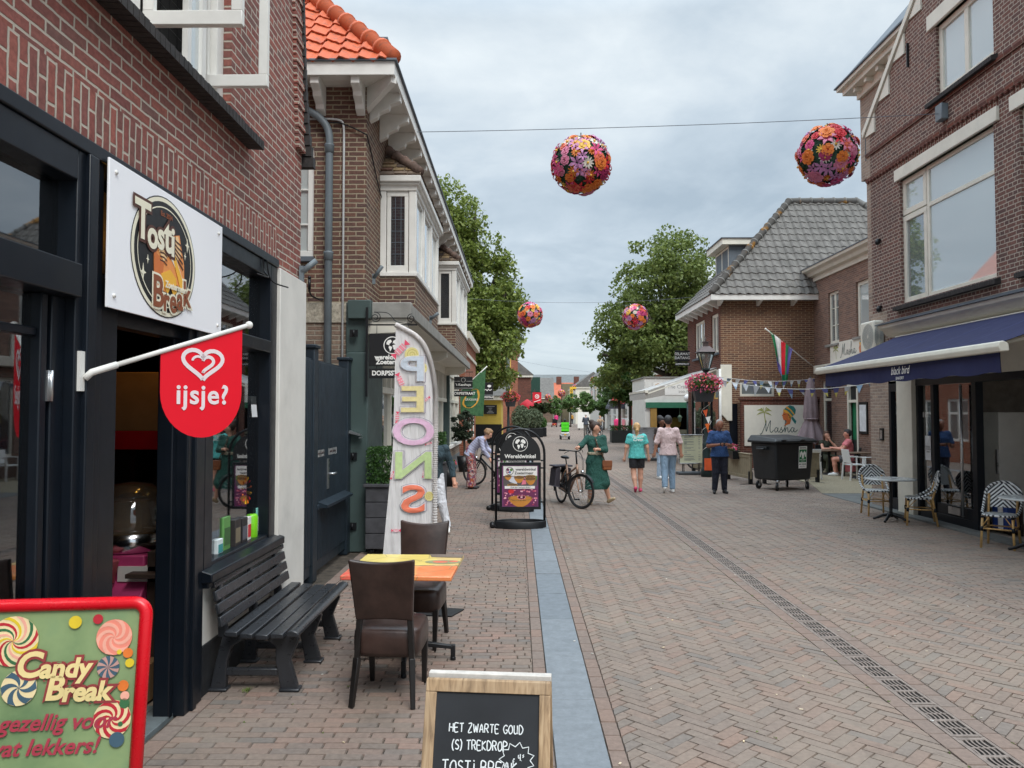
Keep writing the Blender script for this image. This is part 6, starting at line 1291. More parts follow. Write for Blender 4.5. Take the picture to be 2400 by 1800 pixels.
def woman_print(F, mb, x, y, s, h=.002):
    # profile looking left: 0 skin 1 teal 2 gold 3 hair
    F.poly(mb, [(x+s*a, y+s*b) for a, b in [(-.3,.22),(-.33,.08),(-.4,-.04),(-.34,-.07),(-.36,-.13),(-.33,-.16),(-.34,-.22),(-.28,-.3),(-.16,-.28),(-.12,-.42),(-.3,-.62),(.05,-.5),(.12,-.3),(.14,.1),(.0,.3)]], h, 0)
    F.poly(mb, [(x+s*a, y+s*b) for a, b in [(-.08,.1),(.1,-.24),(.2,.0),(.1,.3)]], h+.001, 3)
    F.poly(mb, [(x+s*a, y+s*b) for a, b in [(-.32,.22),(-.2,.42),(.05,.56),(.28,.5),(.4,.3),(.36,.06),(.2,-.06),(.06,.04),(-.1,.22)]], h+.002, 1)
    F.poly(mb, [(x+s*a, y+s*b) for a, b in [(-.33,.2),(-.3,.34),(-.1,.26),(.12,.04),(.22,-.08),(.12,-.1),(-.04,.08)]], h+.003, 2)
    F.poly(mb, [(x+s*a, y+s*b) for a, b in [(-.2,.42),(-.1,.5),(.14,.3),(.34,.04),(.28,.0),(.06,.28)]], h+.0034, 2)
    F.poly(mb, [(x+s*a, y+s*b) for a, b in [(.2,-.05),(.3,-.2),(.42,-.34),(.36,-.52),(.24,-.36),(.14,-.2)]], h+.002, 1); F.ring(mb, x+s*.02, y-s*.14, s*.07, s*.1, s*.025, h+.004, 2); F.stroke(mb, [(x-.3*s, y+.04*s), (x-.2*s, y+.03*s)], .03*s, h+.003, 3)
def script_masha(F, mb, x, y, s, w, m, h=.002):
    for q in ([(-.1,-.05),(-.04,-.12),(.1,.1),(.3,.62),(.36,.9),(.34,.5),(.36,.1),(.5,.5),(.68,.9),(.64,.4),(.66,.08),(.78,.04),(.9,.2)], [(1.2,.32),(1.08,.38),(.98,.2),(1.04,.04),(1.16,.12),(1.24,.36),(1.22,.12),(1.3,.04),(1.42,.24),(1.5,.42)], [(1.5,.42),(1.46,.3),(1.56,.16),(1.5,.02),(1.38,.04)], [(1.55,.06),(1.7,.3),(1.84,.75),(1.8,.98),(1.76,.6),(1.74,.04),(1.82,.3),(1.94,.36),(1.96,.12),(2.04,.04),(2.16,.24)], [(2.4,.34),(2.26,.38),(2.18,.18),(2.26,.04),(2.36,.14),(2.43,.36),(2.4,.12),(2.5,.06),(2.68,.22)]): F.stroke(mb, [(x+a*s, y+b*s) for a, b in spline(q, 6)], w, h, m)
M_board = pbr('sign_cream', S_(222,218,206), .5, var=.03)
msn = thing('restaurant_sign', 'white restaurant sign with palm and script above the terrace door', 'sign', (XM-.03, 23.9, 3.5)); mb = MB(); mb.box(XM-.06, XM-.02, 22.0, 25.3, 3.5, 4.14); mb.build('panel', M_board, msn)
Fm = Face((XM-.062, 23.9, 3.82), (0,-1,0), (0,0,1)); mb = MB(); palm(Fm, mb, -.95, .1, .42, 0); mb.build('palm_emblem', K['palm'], msn); mb = MB(); script_masha(Fm, mb, -.55, -.14, .42, .02, 0); mb.build('lettering', K['ink'], msn); mb = MB(); woman_print(Fm, mb, .95, .02, .52); mb.build('portrait_emblem', [K['skin'], K['teal'], K['gold'], K['hair']], msn)
# ================================================================ hipped-roof house
HX, HYf = 7.05, 26.8
hh = thing('hip_roof_house', 'brown brick house with steep grey hipped roof and a flat dormer', 'house', (HX, HYf, 0)); Q_ = lambda mb, name, m, **k: mb.build(name, m, hh, **k)
mb = MB(); mb.wall('y', HYf, -1, HX, 17, 0, 5.9, [(7.7, 8.9, 2.45, 2.98), (7.32, 7.62, 0, 2.2)], .12); Q_(mb, 'wall', B5)
mb = MB(); mb.wall('x', HX, -1, HYf, 32, 3.4, 5.9, [(29.1, 30.7, 4.0, 5.42), (27.1, 28.1, 4.0, 5.42)], .1); mb.wall('y', 32, 1, HX, 17, 0, 5.9); mb.wall('x', HX, -1, HYf, 27.1, 0, 3.4); mb.wall('x', HX, -1, 31.4, 32, 0, 3.4); Q_(mb, 'wall', B5s)
mb = MB(); mb.box(7.2, 16.9, 26.95, 31.9, 0, 5.88); Q_(mb, 'inner_wall', M_dark)
win(hh, 'x', HX+.05, -1, 29.1, 30.7, 4.0, 5.42, (.35, .68), (), .1, .06, M_offw, G_mid); win(hh, 'x', HX+.05, -1, 27.1, 28.1, 4.0, 5.42, (.5,), (), .11, .06, M_offw, G_mid)
for a, b in ((29.0, 30.8), (27.0, 28.2)): mb = MB(); mb.box(HX-.1, HX+.05, a, b, 3.93, 4.0); Q_(mb, 'window_sill', M_lead)
win(hh, 'y', HYf+.04, -1, 7.7, 8.9, 2.45, 2.98, (), (), .08, .06, M_offw, G_mid)
mb = MB(); mb.box(7.33, 7.61, HYf+.02, HYf+.06, 0, 2.18); Q_(mb, 'door', M_navy)
ex, ey = 6.63, 26.36
mb = MB(); mb.box(ex, 17, ey, ey+.03, 5.76, 5.95); mb.box(ex, ex+.03, ey+.03, 32.4, 5.76, 5.95); mb.box(ex+.03, 17, ey+.03, HYf+.01, 5.8, 5.82); mb.box(ex+.03, HX+.02, HYf+.01, 32.4, 5.8, 5.82); Q_(mb, 'eaves_board', M_white)
for k in range(7): mb = MB(); mb.prism([(HX, 27.05+k*.78, 5.8), (ex+.04, 27.05+k*.78, 5.8), (ex+.04, 27.05+k*.78, 5.72), (HX, 27.05+k*.78, 5.55)], (0, .1, 0)); Q_(mb, 'eaves_bracket', M_white)
for x in (8.3, 9.5, 10.7, 6.95): mb = MB(); mb.prism([(x, HYf, 5.8), (x, ey+.04, 5.8), (x, ey+.04, 5.72), (x, HYf, 5.6)], (.1, 0, 0)); Q_(mb, 'eaves_bracket', M_white)
ap = V((10.4, 29.35, 9.95)); rise = ap.z-5.97; ln1 = math.hypot(ap.y-ey, rise); ln2 = math.hypot(ap.x-ex, rise)
mb = MB(); pantiles(mb, (ex, ey, 5.97), (1,0,0), ((ap.y-ey)*V((0,1,0))+rise*V((0,0,1)))/ln1, V((0,-rise,ap.y-ey))/ln1, lambda h: (ap.x-ex)*h/ln1, lambda h: 6.4+3.9*(1-h/ln1), ln1, tile=.3, row=.345, amp=.034, lift=.035, per=8)
pantiles(mb, (ex, 32.35, 5.97), (0,-1,0), ((ap.x-ex)*V((1,0,0))+rise*V((0,0,1)))/ln2, V((-rise,0,ap.x-ex))/ln2, lambda h: 3.0*h/ln2, lambda h: 5.99-3.0*h/ln2, ln2, tile=.3, row=.345, amp=.02, lift=.03); Q_(mb, 'roof', M_slate, uv=False)
mb = MB(); mb.add([(ex, ey, 5.95), (17, ey, 5.95), (17, 32.4, 5.95), (ex, 32.4, 5.95), tuple(ap), (13.0, 29.35, 9.95)], [(0,1,5,4), (1,2,5), (2,3,4,5), (3,0,4)]); Q_(mb, 'roof', M_slate)
t = NT('ridge_lichen'); c = t.mix(t.ramp(t.noise(1.6, 5, .6), [(.56, (0,0,0)), (.64, (.9,)*3)]), S_(104,102,98), S_(168,120,50)); t.l(c, t.b.inputs['Base Color']); t.b.inputs['Roughness'].default_value = .85
mb = MB(); ridge_tiles(mb, (ex+.02, ey+.02, 6.02), tuple(ap+V((0,0,.06))), .12, .36); ridge_tiles(mb, tuple(ap+V((0,0,.05))), (13.0, 29.35, 10.0), .12, .4); ridge_tiles(mb, (13.0, 29.35, 10.0), (16.9, 26.5, 6.0), .12, .36); Q_(mb, 'ridge_tiles', t.m, uv=False)
mb = MB(); mb.box(7.95, 10.2, 28.9, 30.9, 6.9, 8.2); dm = Q_(mb, 'dormer', M_lead); mb = MB(); mb.box(7.65, 10.2, 28.7, 31.1, 8.2, 8.42); mb.build('fascia', M_offw, dm); mb = MB(); mb.box(7.6, 10.2, 28.65, 31.15, 8.42, 8.45); mb.build('flat_roof', M_lead, dm)
win(dm, 'x', 7.94, -1, 28.95, 30.85, 7.3, 8.18, (.5,), (), .08, .05, M_offw, G_mid)
# shop front on the street side, cream corner panels, awning
mb = MB(); mb.box(HX-.02, HX+.1, 27.1, 31.4, 3.1, 3.4); Q_(mb, 'fascia', M_offw); mb = MB()
for a, b in ((27.1, 27.2), (28.3, 28.4), (29.7, 29.8), (31.3, 31.4)): mb.box(HX, HX+.1, a, b, 0, 3.1)
mb.box(HX, HX+.1, 27.2, 31.3, .0, .5); fq = Q_(mb, 'shopfront_frame', M_navy); mb = MB(); mb.box(HX+.04, HX+.05, 27.2, 31.3, .5, 3.1); mb.build('pane', G_up, fq)
mb = MB(); mb.prism([(HX-.02, HYf-.06, 3.55), (HX+.36, HYf-.06, 3.55), (HX+.36, HYf-.06, 1.6), (HX+.2, HYf-.06, 1.6), (HX-.02, HYf-.06, 1.85)], (0, .05, 0)); Q_(mb, 'corner_panel', M_offw, bevel=.01)
mb = MB(); mb.cyl((HX-.06, HYf-.1, 0), (HX-.06, HYf-.1, 3.4), .045, n=12); Q_(mb, 'downpipe', pbr('white_pipe', S_(214,214,210), .4))
aw2 = thing('side_awning', 'white awning with striped edge reaching out from the hipped house', 'awning', (6, 29, 3)); mb = MB()
mb.add([(HX, 27.4, 3.5), (4.55, 27.4, 2.66), (4.55, 31.2, 2.66), (HX, 31.2, 3.5), (HX, 27.4, 3.47), (4.55, 27.4, 2.63), (4.55, 31.2, 2.63), (HX, 31.2, 3.47)], [(0,1,2,3), (7,6,5,4), (0,4,5,1), (1,5,6,2)]); mb.build('canopy', pbr('awning_pale', S_(196,194,190), .8, trans=.2), aw2)
mb = MB(); mb.bar((HX, 27.36, 3.42), (4.6, 27.36, 2.56), .04, .05); mb.box(4.5, 4.6, 27.3, 31.3, 2.58, 2.68); mb.build('arm', M_offw, aw2); mb = MB(); mb.surf(lambda u, v: (4.5, 27.35+3.8*v, 2.6-.24*u), 1, 30); mb.surf(lambda u, v: (4.52, 27.35+3.8*v, 2.6-.24*u), 1, 30); mb.add([(4.5, 27.35, 2.62), (5.2, 27.35, 2.84), (5.2, 27.35, 2.5), (4.5, 27.35, 2.36)], [(0,1,2,3)]); mb.build('valance', stripes('awning_stripes', S_(214,212,206), S_(150,146,140), 5, 1), aw2)
# low wall with the painted restaurant board
lw = thing('garden_wall', 'low dark brick wall carrying the big restaurant board', 'wall', (9, 26.45, 0)); mb = MB(); mb.box(7.64, 10.25, 26.4, 26.62, 0, 2.32); mb.build('brickwork', B5s, lw); mb = MB(); mb.box(7.6, 10.28, 26.36, 26.66, 2.32, 2.42); mb.build('coping', B5s, lw)
bb = thing('restaurant_board', 'big cream board with palm, woman in headscarf and script on the low wall', 'sign', (8.77, 26.38, .8)); mb = MB(); mb.box(7.72, 9.9, 26.36, 26.395, .75, 2.14); mb.build('panel', M_board, bb)
Fb = Face((8.81, 26.358, 1.48), (1,0,0), (0,0,1)); mb = MB(); palm(Fb, mb, -.42, .42, .5, 0); mb.build('palm_emblem', K['palm'], bb); mb = MB(); script_masha(Fb, mb, -.52, -.28, .46, .022, 0); mb.build('lettering', K['ink'], bb); mb = MB(); woman_print(Fb, mb, .42, .32, .6); mb.build('portrait_emblem', [K['skin'], K['teal'], K['gold'], K['hair']], bb)
Fb.text('CARIBBEAN', .1, -.47, .18, K['coral'], bb, .003, off=.003, sx=1.15)
# ================================================================ street things
M_ltree = None
# ---- pavement signs with curved black frame
def hoop_sign(loc, rz, label, w, h, poster):
    t = thing('pavement_sign', label, 'sign', loc, rz, 'black hoop signs in the street'); r = w/2
    arch = [(-r, 0, .12)]+[(-r*math.cos(rad(a)), 0, h-r*1.0+ (r*1.0)*math.sin(rad(a))) for a in range(0, 181, 9)]+[(r, 0, .12)]
    mb = MB(); mb.tube(arch, .021, 10)
    for z in (.42, h-r-.12, .98): 
        for s_ in (-1, 1): mb.tube([(s_*r, 0, z), (s_*(r-.06), 0, z)], .013, 8)
    mb.build('hoop', M_blackp, t, world=False)
    mb = MB(); n = 40; vs = []
    for i in range(n):
        a = 2*math.pi*i/n; ca, sa = math.cos(a), math.sin(a)
        for rr, z in ((1, .0), (1.0, .11), (.96, .12), (.93, .11), (.93, .04)): vs.append(((r+.03)*ca*rr, .2*sa*rr, z))
    fs = [(i*5+j, ((i+1) % n)*5+j, ((i+1) % n)*5+j+1, i*5+j+1) for i in range(n) for j in range(4)]+[tuple(i*5+4 for i in range(n))]
    mb.add(vs, fs, 0, None, True); mb.build('base', M_blackp, t, world=False)
    mb = MB()
    for y in (-.06, .06): mb.cyl((-r-.06, y, .045), (-r-.06, y+.022, .045), .045, n=12)
    mb.box(-r-.09, -r+.02, -.07, .09, .03, .06); mb.build('wheel', M_blackp, t, world=False)
    zc_ = h-r; mb = MB(); top = [(-r*.84, -.012, zc_-.12)]+[(-r*.84*math.cos(rad(a)), -.012, zc_-.02+r*.84*math.sin(rad(a))) for a in range(0, 181, 10)]+[(r*.84, -.012, zc_-.12)]
    mb.prism(top, (0, .024, 0)); hd = mb.build('header', K['black'], t, world=False)
    F = Face((0, -.014, zc_+.1), (1,0,0), (0,0,1)); mb = MB(); globe(F, mb, 0, .055, .125, .001, 0, 1, .009); mb.build('globe_emblem', [K['white'], K['black']], hd, world=False)
    F.text('Wereldwinkel', 0, -.15, .09, K['white'], hd, .002, off=.002, world=False)
    pz0, pz1 = .30, zc_-.15; q = r-.06
    mb = MB(); mb.box(-q, q, -.025, .025, pz0, pz0+.045); mb.box(-q, q, -.025, .025, pz1-.045, pz1); mb.box(-q, -q+.04, -.024, .024, pz0+.045, pz1-.045); mb.box(q-.04, q, -.024, .024, pz0+.045, pz1-.045); cs_ = mb.build('poster_case', M_blackp, t, world=False)
    mb = MB(); mb.box(-q+.04, q-.04, -.012, .012, pz0+.045, pz1-.045); mb.build('poster', pbr('poster_mauve', S_(120,62,108), .35, var=.2), cs_, world=False)
    F = Face((0, -.0125, (pz0+pz1)/2), (1,0,0), (0,0,1)); hw_, hh_ = q-.06, (pz1-pz0)/2-.06; mb = MB()
    F.poly(mb, [(-hw_, hh_-.16), (hw_, hh_-.16), (hw_, hh_), (-hw_, hh_)], .001, 0); F.disc(mb, -hw_*.62, hh_-.08, .065, .065, .002, 1, 24); F.disc(mb, -hw_*.62, hh_-.08, .056, .056, .003, 0, 24)
    for x, y, r_, k in ((-.03, .02, .022, 2), (.025, .02, .024, 3), (.0, -.02, .02, 4), (-.028, -.02, .014, 6)): F.disc(mb, -hw_*.62+x, hh_-.08+y, r_, r_, .004, k, 12)
    F.poly(mb, [(-hw_, .0), (hw_, .0), (hw_, hh_-.165), (-hw_, hh_-.165)], .001, 5)
    F.poly(mb, [(-hw_*.9, hh_-.17), (-.02, hh_-.17), (-.06, hh_-.3), (-hw_*.6, hh_-.26)], .002, 7); F.poly(mb, [(.02, hh_-.17), (hw_*.6, hh_-.22), (hw_*.7, hh_-.28), (.14, hh_-.26)], .002, 8); F.poly(mb, [(hw_*.5, hh_-.165), (hw_, hh_-.165), (hw_, hh_-.23), (hw_*.5, hh_-.21)], .002, 3)
    def bowl(x, y, rx, ry, k=9, d=.7): F.poly(mb, [(x-rx, y)]+[(x+rx*math.cos(rad(a))*(1-.25*abs(math.sin(rad(a)))), y+ry*1.9*math.sin(rad(a))*d) for a in range(180, 361, 15)]+[(x+rx, y)], .003, k); F.disc(mb, x, y, rx, ry*.42, .004, 10, 24); F.ring(mb, x, y, rx, ry*.42, .008, .005, 11, 28)
    bowl(-.02, .14, .085, .07); bowl(.17, .12, .09, .08); bowl(.17, .16, .085, .05); bowl(-.2, .16, .06, .05); bowl(-.13, .02, .085, .05); F.poly(mb, [(.02, .02), (.1, .03), (.09, .09), (.04, .1)], .003, 8)
    F.poly(mb, [(-hw_, -hh_), (hw_, -hh_), (hw_, -.05), (-hw_, -.05)], .001, 2)
    r3 = random.Random(3)
    for _ in range(46): F.disc(mb, r3.uniform(-hw_*.95, hw_*.95), r3.uniform(-hh_*.96, -.06), r3.uniform(.008, .026), r3.uniform(.006, .016), .002, r3.choice((6, 8, 12, 8, 13)), 10)
    F.disc(mb, -.15, -.09, .05, .035, .003, 14, 16); bowl(.0, -.2, .2, .11); F.disc(mb, 0, -.2, .18, .036, .006, 9, 28)
    for k in range(9): a = k*.7; F.disc(mb, .02+.045*math.cos(a), -.185+.022*math.sin(a), .028, .018, .007, 8 if k % 2 else 13, 10)
    F.disc(mb, .02, -.183, .022, .014, .0085, 12, 10)
    F.poly(mb, [(-hw_*.92, -.045), (hw_*.86, -.045), (hw_*.86, .0), (-hw_*.92, .0)], .006, 0)
    mb.build('picture', [pbr('po_%d' % i, S_(*c), .35) for i, c in enumerate(((230,226,222), (50,44,60), (110,44,84), (90,130,70), (90,120,170), (92,84,84), (176,60,90), (206,206,214), (224,120,140), (196,130,54), (120,84,50), (236,196,120), (240,180,190), (236,150,170), (206,44,50)))], cs_, world=False)
    F.text('wereldwinkel', .09, hh_-.055, .062, K['black'], cs_, .003, off=.001, world=False); F.text('Zoetermeer', .06, hh_-.115, .062, K['black'], cs_, .003, off=.001, world=False); F.text('Ook een kadopje doen?', 0, -.022, .034, K['black'], cs_, .0075, shear=.2, world=False)
    return t
hs = hoop_sign((.03, 12.75, 0), rad(3), 'black hoop pavement sign with purple bowl poster, nearer of the pair', .80, 1.62, True)
dup(hs, (-.12, 14.9, 0), rad(-14), 'black hoop pavement sign partly hidden behind its nearer twin')
# ---- wheeled rubbish container
co = thing('rubbish_container', 'black four wheeled rubbish container with green and white sticker', 'container', (6.17, 18.55, 0), rad(25)); M_bin = pbr('bin_plastic', S_(34,36,38), .45, var=.15, scale=6, bump=.08)
Lb, Db = 1.24, .88
mb = MB(); a, b = .07, .05; mb.add([(a,b,.24),(Lb-a,b,.24),(Lb-a,Db-b,.24),(a,Db-b,.24),(0,0,1.16),(Lb,0,1.16),(Lb,Db,1.16),(0,Db,1.16)], [(0,3,2,1),(4,5,6,7),(0,1,5,4),(1,2,6,5),(2,3,7,6),(3,0,4,7)]); mb.build('tub', M_bin, co, world=False, bevel=.05, seg=4)
mb = MB(); mb.box(-.05, Lb+.05, -.05, Db+.05, 1.15, 1.2); mb.add([(-.05,-.05,1.2),(Lb+.05,-.05,1.2),(Lb+.05,Db+.05,1.2),(-.05,Db+.05,1.2),(.02,.02,1.26),(Lb-.02,.02,1.26),(Lb-.02,Db,1.33),(.02,Db,1.33)], [(4,5,6,7),(0,1,5,4),(1,2,6,5),(2,3,7,6),(3,0,4,7)]); mb.box(.15, .3, -.06, .0, 1.2, 1.24); mb.box(.75, .9, -.06, .0, 1.2, 1.24); mb.build('lid', M_bin, co, world=False, bevel=.018, seg=3)
mb = MB(); mb.box(-.06, .02, .25, .6, .98, 1.06); mb.cyl((-.09, .3, 1.0), (-.09, .55, 1.0), .03, n=10); mb.build('lifting_trunnion', M_bin, co, world=False, bevel=.01)
for x, y, r_ in ((.14, .1, .6), (1.1, .12, 1.1), (.16, .74, .2), (1.08, .76, .9)):
    mb = MB(); d = V((math.cos(r_), math.sin(r_), 0)); n_ = V((-d.y, d.x, 0)); c = V((x, y, .1))-d*.03
    mb.cyl(c-n_*.022, c+n_*.022, .1, n=22); w_ = mb.build('wheel', pbr('rubber', (.012,.012,.013), .7), co, world=False, bevel=.008)
    mb = MB(); mb.bar(c-n_*.034, V((x, y, .24))-n_*.034, .05, .006, up=n_); mb.bar(c+n_*.034, V((x, y, .24))+n_*.034, .05, .006, up=n_); mb.cyl((x, y, .21), (x, y, .25), .05, n=14); mb.cyl(c-n_*.03, c+n_*.03, .035, n=12); mb.build('castor_fork', M_steel, w_, world=False)
F = Face((.86, .015, .80), (1,0,0), V((0,-.05,.92)).normalized()); F.o += F.n*.014; mb = MB(); F.poly(mb, [(-.13, -.27), (.13, -.27), (.13, .27), (-.13, .27)], 0, 0); F.poly(mb, [(-.115, -.12), (.115, -.12), (.115, .19), (-.115, .19)], .002, 1); F.poly(mb, [(-.1, .1), (-.05, .16), (0, .1), (.05, .16), (.1, .1), (.1, .0), (.06, .02), (.06, .08), (.03, .04), (.03, -.03), (-.03, -.03), (-.03, .04), (-.06, .08), (-.06, .02), (-.1, .0)], .004, 0)
stk = mb.build('sticker', [K['white'], pbr('sticker_green', S_(20,120,66), .4)], co, world=False); F.text('RESTAFVAL', 0, .228, .042, K['black'], stk, .003, off=.001, world=False); F.text('MILIEU SERVICE', 0, -.06, .03, K['white'], stk, .004, world=False); F.text('NEDERLAND', 0, -.095, .02, K['white'], stk, .004, world=False); F.text('088 - 06 08 200', 0, -.17, .034, K['black'], stk, .003, off=.001, world=False); F.text('milieuservicenederland.nl', 0, -.22, .018, K['black'], stk, .003, world=False)
# ---- taupe terrace screens
M_taupe = pbr('taupe_wood', S_(140,128,104), .7, var=.12, scale=7, bump=.1)
def screen(x0, y0, x1, y1, label, zt=.78):
    L = math.hypot(x1-x0, y1-y0); t = thing('terrace_screen', label, 'fence', (x0, y0, 0), math.atan2(y1-y0, x1-x0), 'taupe wooden terrace screens')
    mb = MB(); mb.box(0, L, -.03, .03, zt-.09, zt); mb.box(0, L, -.03, .03, .14, .22); mb.box(0, .09, -.029, .029, .22, zt-.09); mb.box(L-.09, L, -.029, .029, .22, zt-.09); mb.box(-.02, L+.02, -.05, .05, zt, zt+.025); mb.build('frame', M_taupe, t, world=False, bevel=.006)
    mb = MB(); k = 0
    while .09+k*.13 < L-.1: mb.box(.09+k*.13, min(L-.09, .215+k*.13), -.012, .012, .22, zt-.09); k += 1
    mb.build('panel', M_taupe, t, world=False, bevel=.004)
    mb = MB()
    for x in (.05, L-.05): mb.box(x-.035, x+.035, -.05, .05, 0, .34); mb.box(x-.03, x+.03, -.28, .28, 0, .012)
    mb.build('foot', M_blackp, t, world=False)
screen(5.95, 22.0, 6.12, 20.35, 'taupe terrace screen left of the rubbish container, end on to the street'); screen(6.5, 20.6, 8.15, 21.0, 'taupe terrace screen behind the rubbish container'); screen(5.55, 24.6, 5.85, 22.9, 'taupe terrace screen beside the lamp post')
# ---- street lamps with flower boxes
M_post = pbr('lamp_green', S_(38,54,54), .5, .2, .12, 5); G_lamp = glass('lamp_glass', (.5,.5,.46), .25)
FLC = dict(pink=S_(224,84,138), rose=S_(232,142,172), red=S_(210,44,56), mag=S_(178,52,104), orange=S_(238,134,56), lilac=S_(204,142,190), white=S_(236,228,216), yellow=S_(238,192,80), wine=S_(122,36,70), coral=S_(234,118,92))
M_flow = islands('geranium', [FLC['pink'], FLC['rose'], FLC['coral'], FLC['pink'], FLC['red'], FLC['rose'], FLC['mag']], .6, .15, 20, .2, .2)
M_fred = islands('geranium_red', [FLC['red'], FLC['coral'], FLC['pink'], FLC['red'], FLC['coral']], .6, .15, 20, .2, .2)
M_leafg = islands('leaf_green', [S_(58,90,36), S_(76,112,48), S_(46,76,32), S_(90,126,60)], .55, .2, 20, .35, .25)
def flowers_on(parent, c, r, n, leaf, mat, seed, hang=.4):
    r_ = np.random.default_rng(seed); p = r_.normal(size=(n*2, 3)); p /= np.linalg.norm(p, axis=1)[:, None]; p = p[p[:, 2] > -hang][:n]; p *= r_.uniform(.8, 1.08, (len(p), 1)); p = p*np.array(r)+np.array(c)
    leafquads('blossom', p, leaf, mat, parent, r_, 1.0)
    q = r_.normal(size=(n, 3)); q /= np.linalg.norm(q, axis=1)[:, None]; q *= r_.uniform(.45, .92, (len(q), 1)); q = q*np.array(r)+np.array(c); leafquads('leaves', q, leaf*1.1, M_leafg, parent, r_, .6)
def street_lamp(loc, label, fl=None, mat=None, seed=1, hh=4.05, side=-1):
    t = thing('street_lamp', label, 'street lamp', loc, 0, 'old style street lamps'); x, y = loc[0], loc[1]
    mb = MB(); mb.lathe([(.17, 0), (.17, .22), (.14, .26), (.125, .3), (.115, .9), (.12, .95), (.1, 1.0), (.07, 1.06), (.062, 2.8), (.075, 2.84), (.06, 2.9), (.05, 3.0), (.03, 3.06), (.05, 3.12), (.03, 3.2)], n=18); mb.build('post', M_post, t, world=False)
    mb = MB(); z0 = hh-.88
    for sx_, sy_ in ((-1,-1),(1,-1),(1,1),(-1,1)): mb.bar((sx_*.09, sy_*.09, z0), (sx_*.2, sy_*.2, z0+.48), .022); mb.bar((sx_*.03, sy_*.03, z0-.1), (sx_*.09, sy_*.09, z0), .025)
    mb.box(-.1, .1, -.1, .1, z0-.02, z0+.02); mb.box(-.22, .22, -.22, .22, z0+.47, z0+.5); mb.build('lantern_frame', M_post, t, world=False)
    mb = MB(); mb.add([(-.09,-.09,z0+.02),(.09,-.09,z0+.02),(.09,.09,z0+.02),(-.09,.09,z0+.02),(-.195,-.195,z0+.47),(.195,-.195,z0+.47),(.195,.195,z0+.47),(-.195,.195,z0+.47)], [(0,1,5,4),(1,2,6,5),(2,3,7,6),(3,0,4,7)]); mb.build('lantern_glass', G_lamp, t, world=False)
    mb = MB(); q = [(.26, .5), (.12, .66), (.09, .68)]; vs = []
    for r_, z in q: vs += [(-r_,-r_,z0+z),(r_,-r_,z0+z),(r_,r_,z0+z),(-r_,r_,z0+z)]
    mb.add(vs, [(i*4+j, i*4+(j+1)%4, (i+1)*4+(j+1)%4, (i+1)*4+j) for i in range(2) for j in range(4)]+[(3,2,1,0),(8,9,10,11)]); mb.box(-.07, .07, -.07, .07, z0+.68, z0+.8); mb.box(-.09, .09, -.09, .09, z0+.79, z0+.82); mb.lathe([(.02, z0+.82), (.03, z0+.85), (.012, z0+.88), (.02, z0+.91), (.002, z0+.95)], n=8); mb.build('lantern_roof', pbr('lamp_copper', S_(86,74,72), .5, .3), t, world=False)
    mb = MB(); mb.cyl((0,0,z0), (0,0,z0+.2), .03, n=8); mb.build('burner', M_blackp, t, world=False)
    if fl: 
        b = thing('flower_box', fl, 'flower box', (x+side*.12, y-.2, 2.2), 0, 'flower boxes on the street lamps'); mb = MB(); mb.add([(-.24,-.12,.0),(.24,-.12,.0),(.24,.14,.0),(-.24,.14,.0),(-.33,-.2,.45),(.33,-.2,.45),(.33,.16,.45),(-.33,.16,.45)], [(0,3,2,1),(4,5,6,7),(0,1,5,4),(1,2,6,5),(2,3,7,6),(3,0,4,7)]); mb.build('box', pbr('planter_charcoal', S_(64,66,70), .5), b, world=False, bevel=.01)
        flowers_on(b, (x+side*.12, y-.25, 2.72), (.52, .42, .32), 420, .045, mat or M_flow, seed, .75)
    return t
street_lamp((5.55, 22.8, 0), 'street lamp with pink flower box beside the man in blue', 'pink geranium box on the lamp post beside the hipped house', M_flow, 3)
street_lamp((-.55, 42, 0), 'street lamp with red flowers on the left before the yellow restaurant', 'red geranium box on the left lamp post', M_fred, 4, side=1)
street_lamp((7.2, 55, 0), 'street lamp farther up the right side beside the clothes rail', 'coral geranium box on the lamp post by the clothes rail', M_fred, 5)
street_lamp((1.55, 74, 0), 'distant street lamp at the left kerb behind the red parasols', 'distant pink geranium box at the left kerb', M_flow, 6)
# orange bunting scraps wound round the near lamp post
ob = thing('orange_bunting', 'orange and white bunting scraps wound round the near lamp post', 'bunting', (5.55, 22.8, .3)); mb = MB(); r3 = random.Random(2)
mb.tube([(5.55+.14*math.cos(a*.9), 22.8+.14*math.sin(a*.9), .45+a*.085) for a in range(24)], .006, 5, 1)
for k in range(9):
    a = r3.random()*6.28; z = .35+k*.2 if k > 3 else .3+k*.12; p = V((5.55+.18*math.cos(a), 22.62, z)); mb.add([p, p+V((.14, -.03, .03)), p+V((.08, -.05, -.2))], [(0,1,2)], k % 3)
mb.box(5.44, 5.66, 22.6, 22.62, .2, .55, 2); mb.build('pennants', [pbr('bunt_orange', S_(236,110,30), .7), K['white'], pbr('bunt_orange2', S_(220,90,40), .7)], ob)
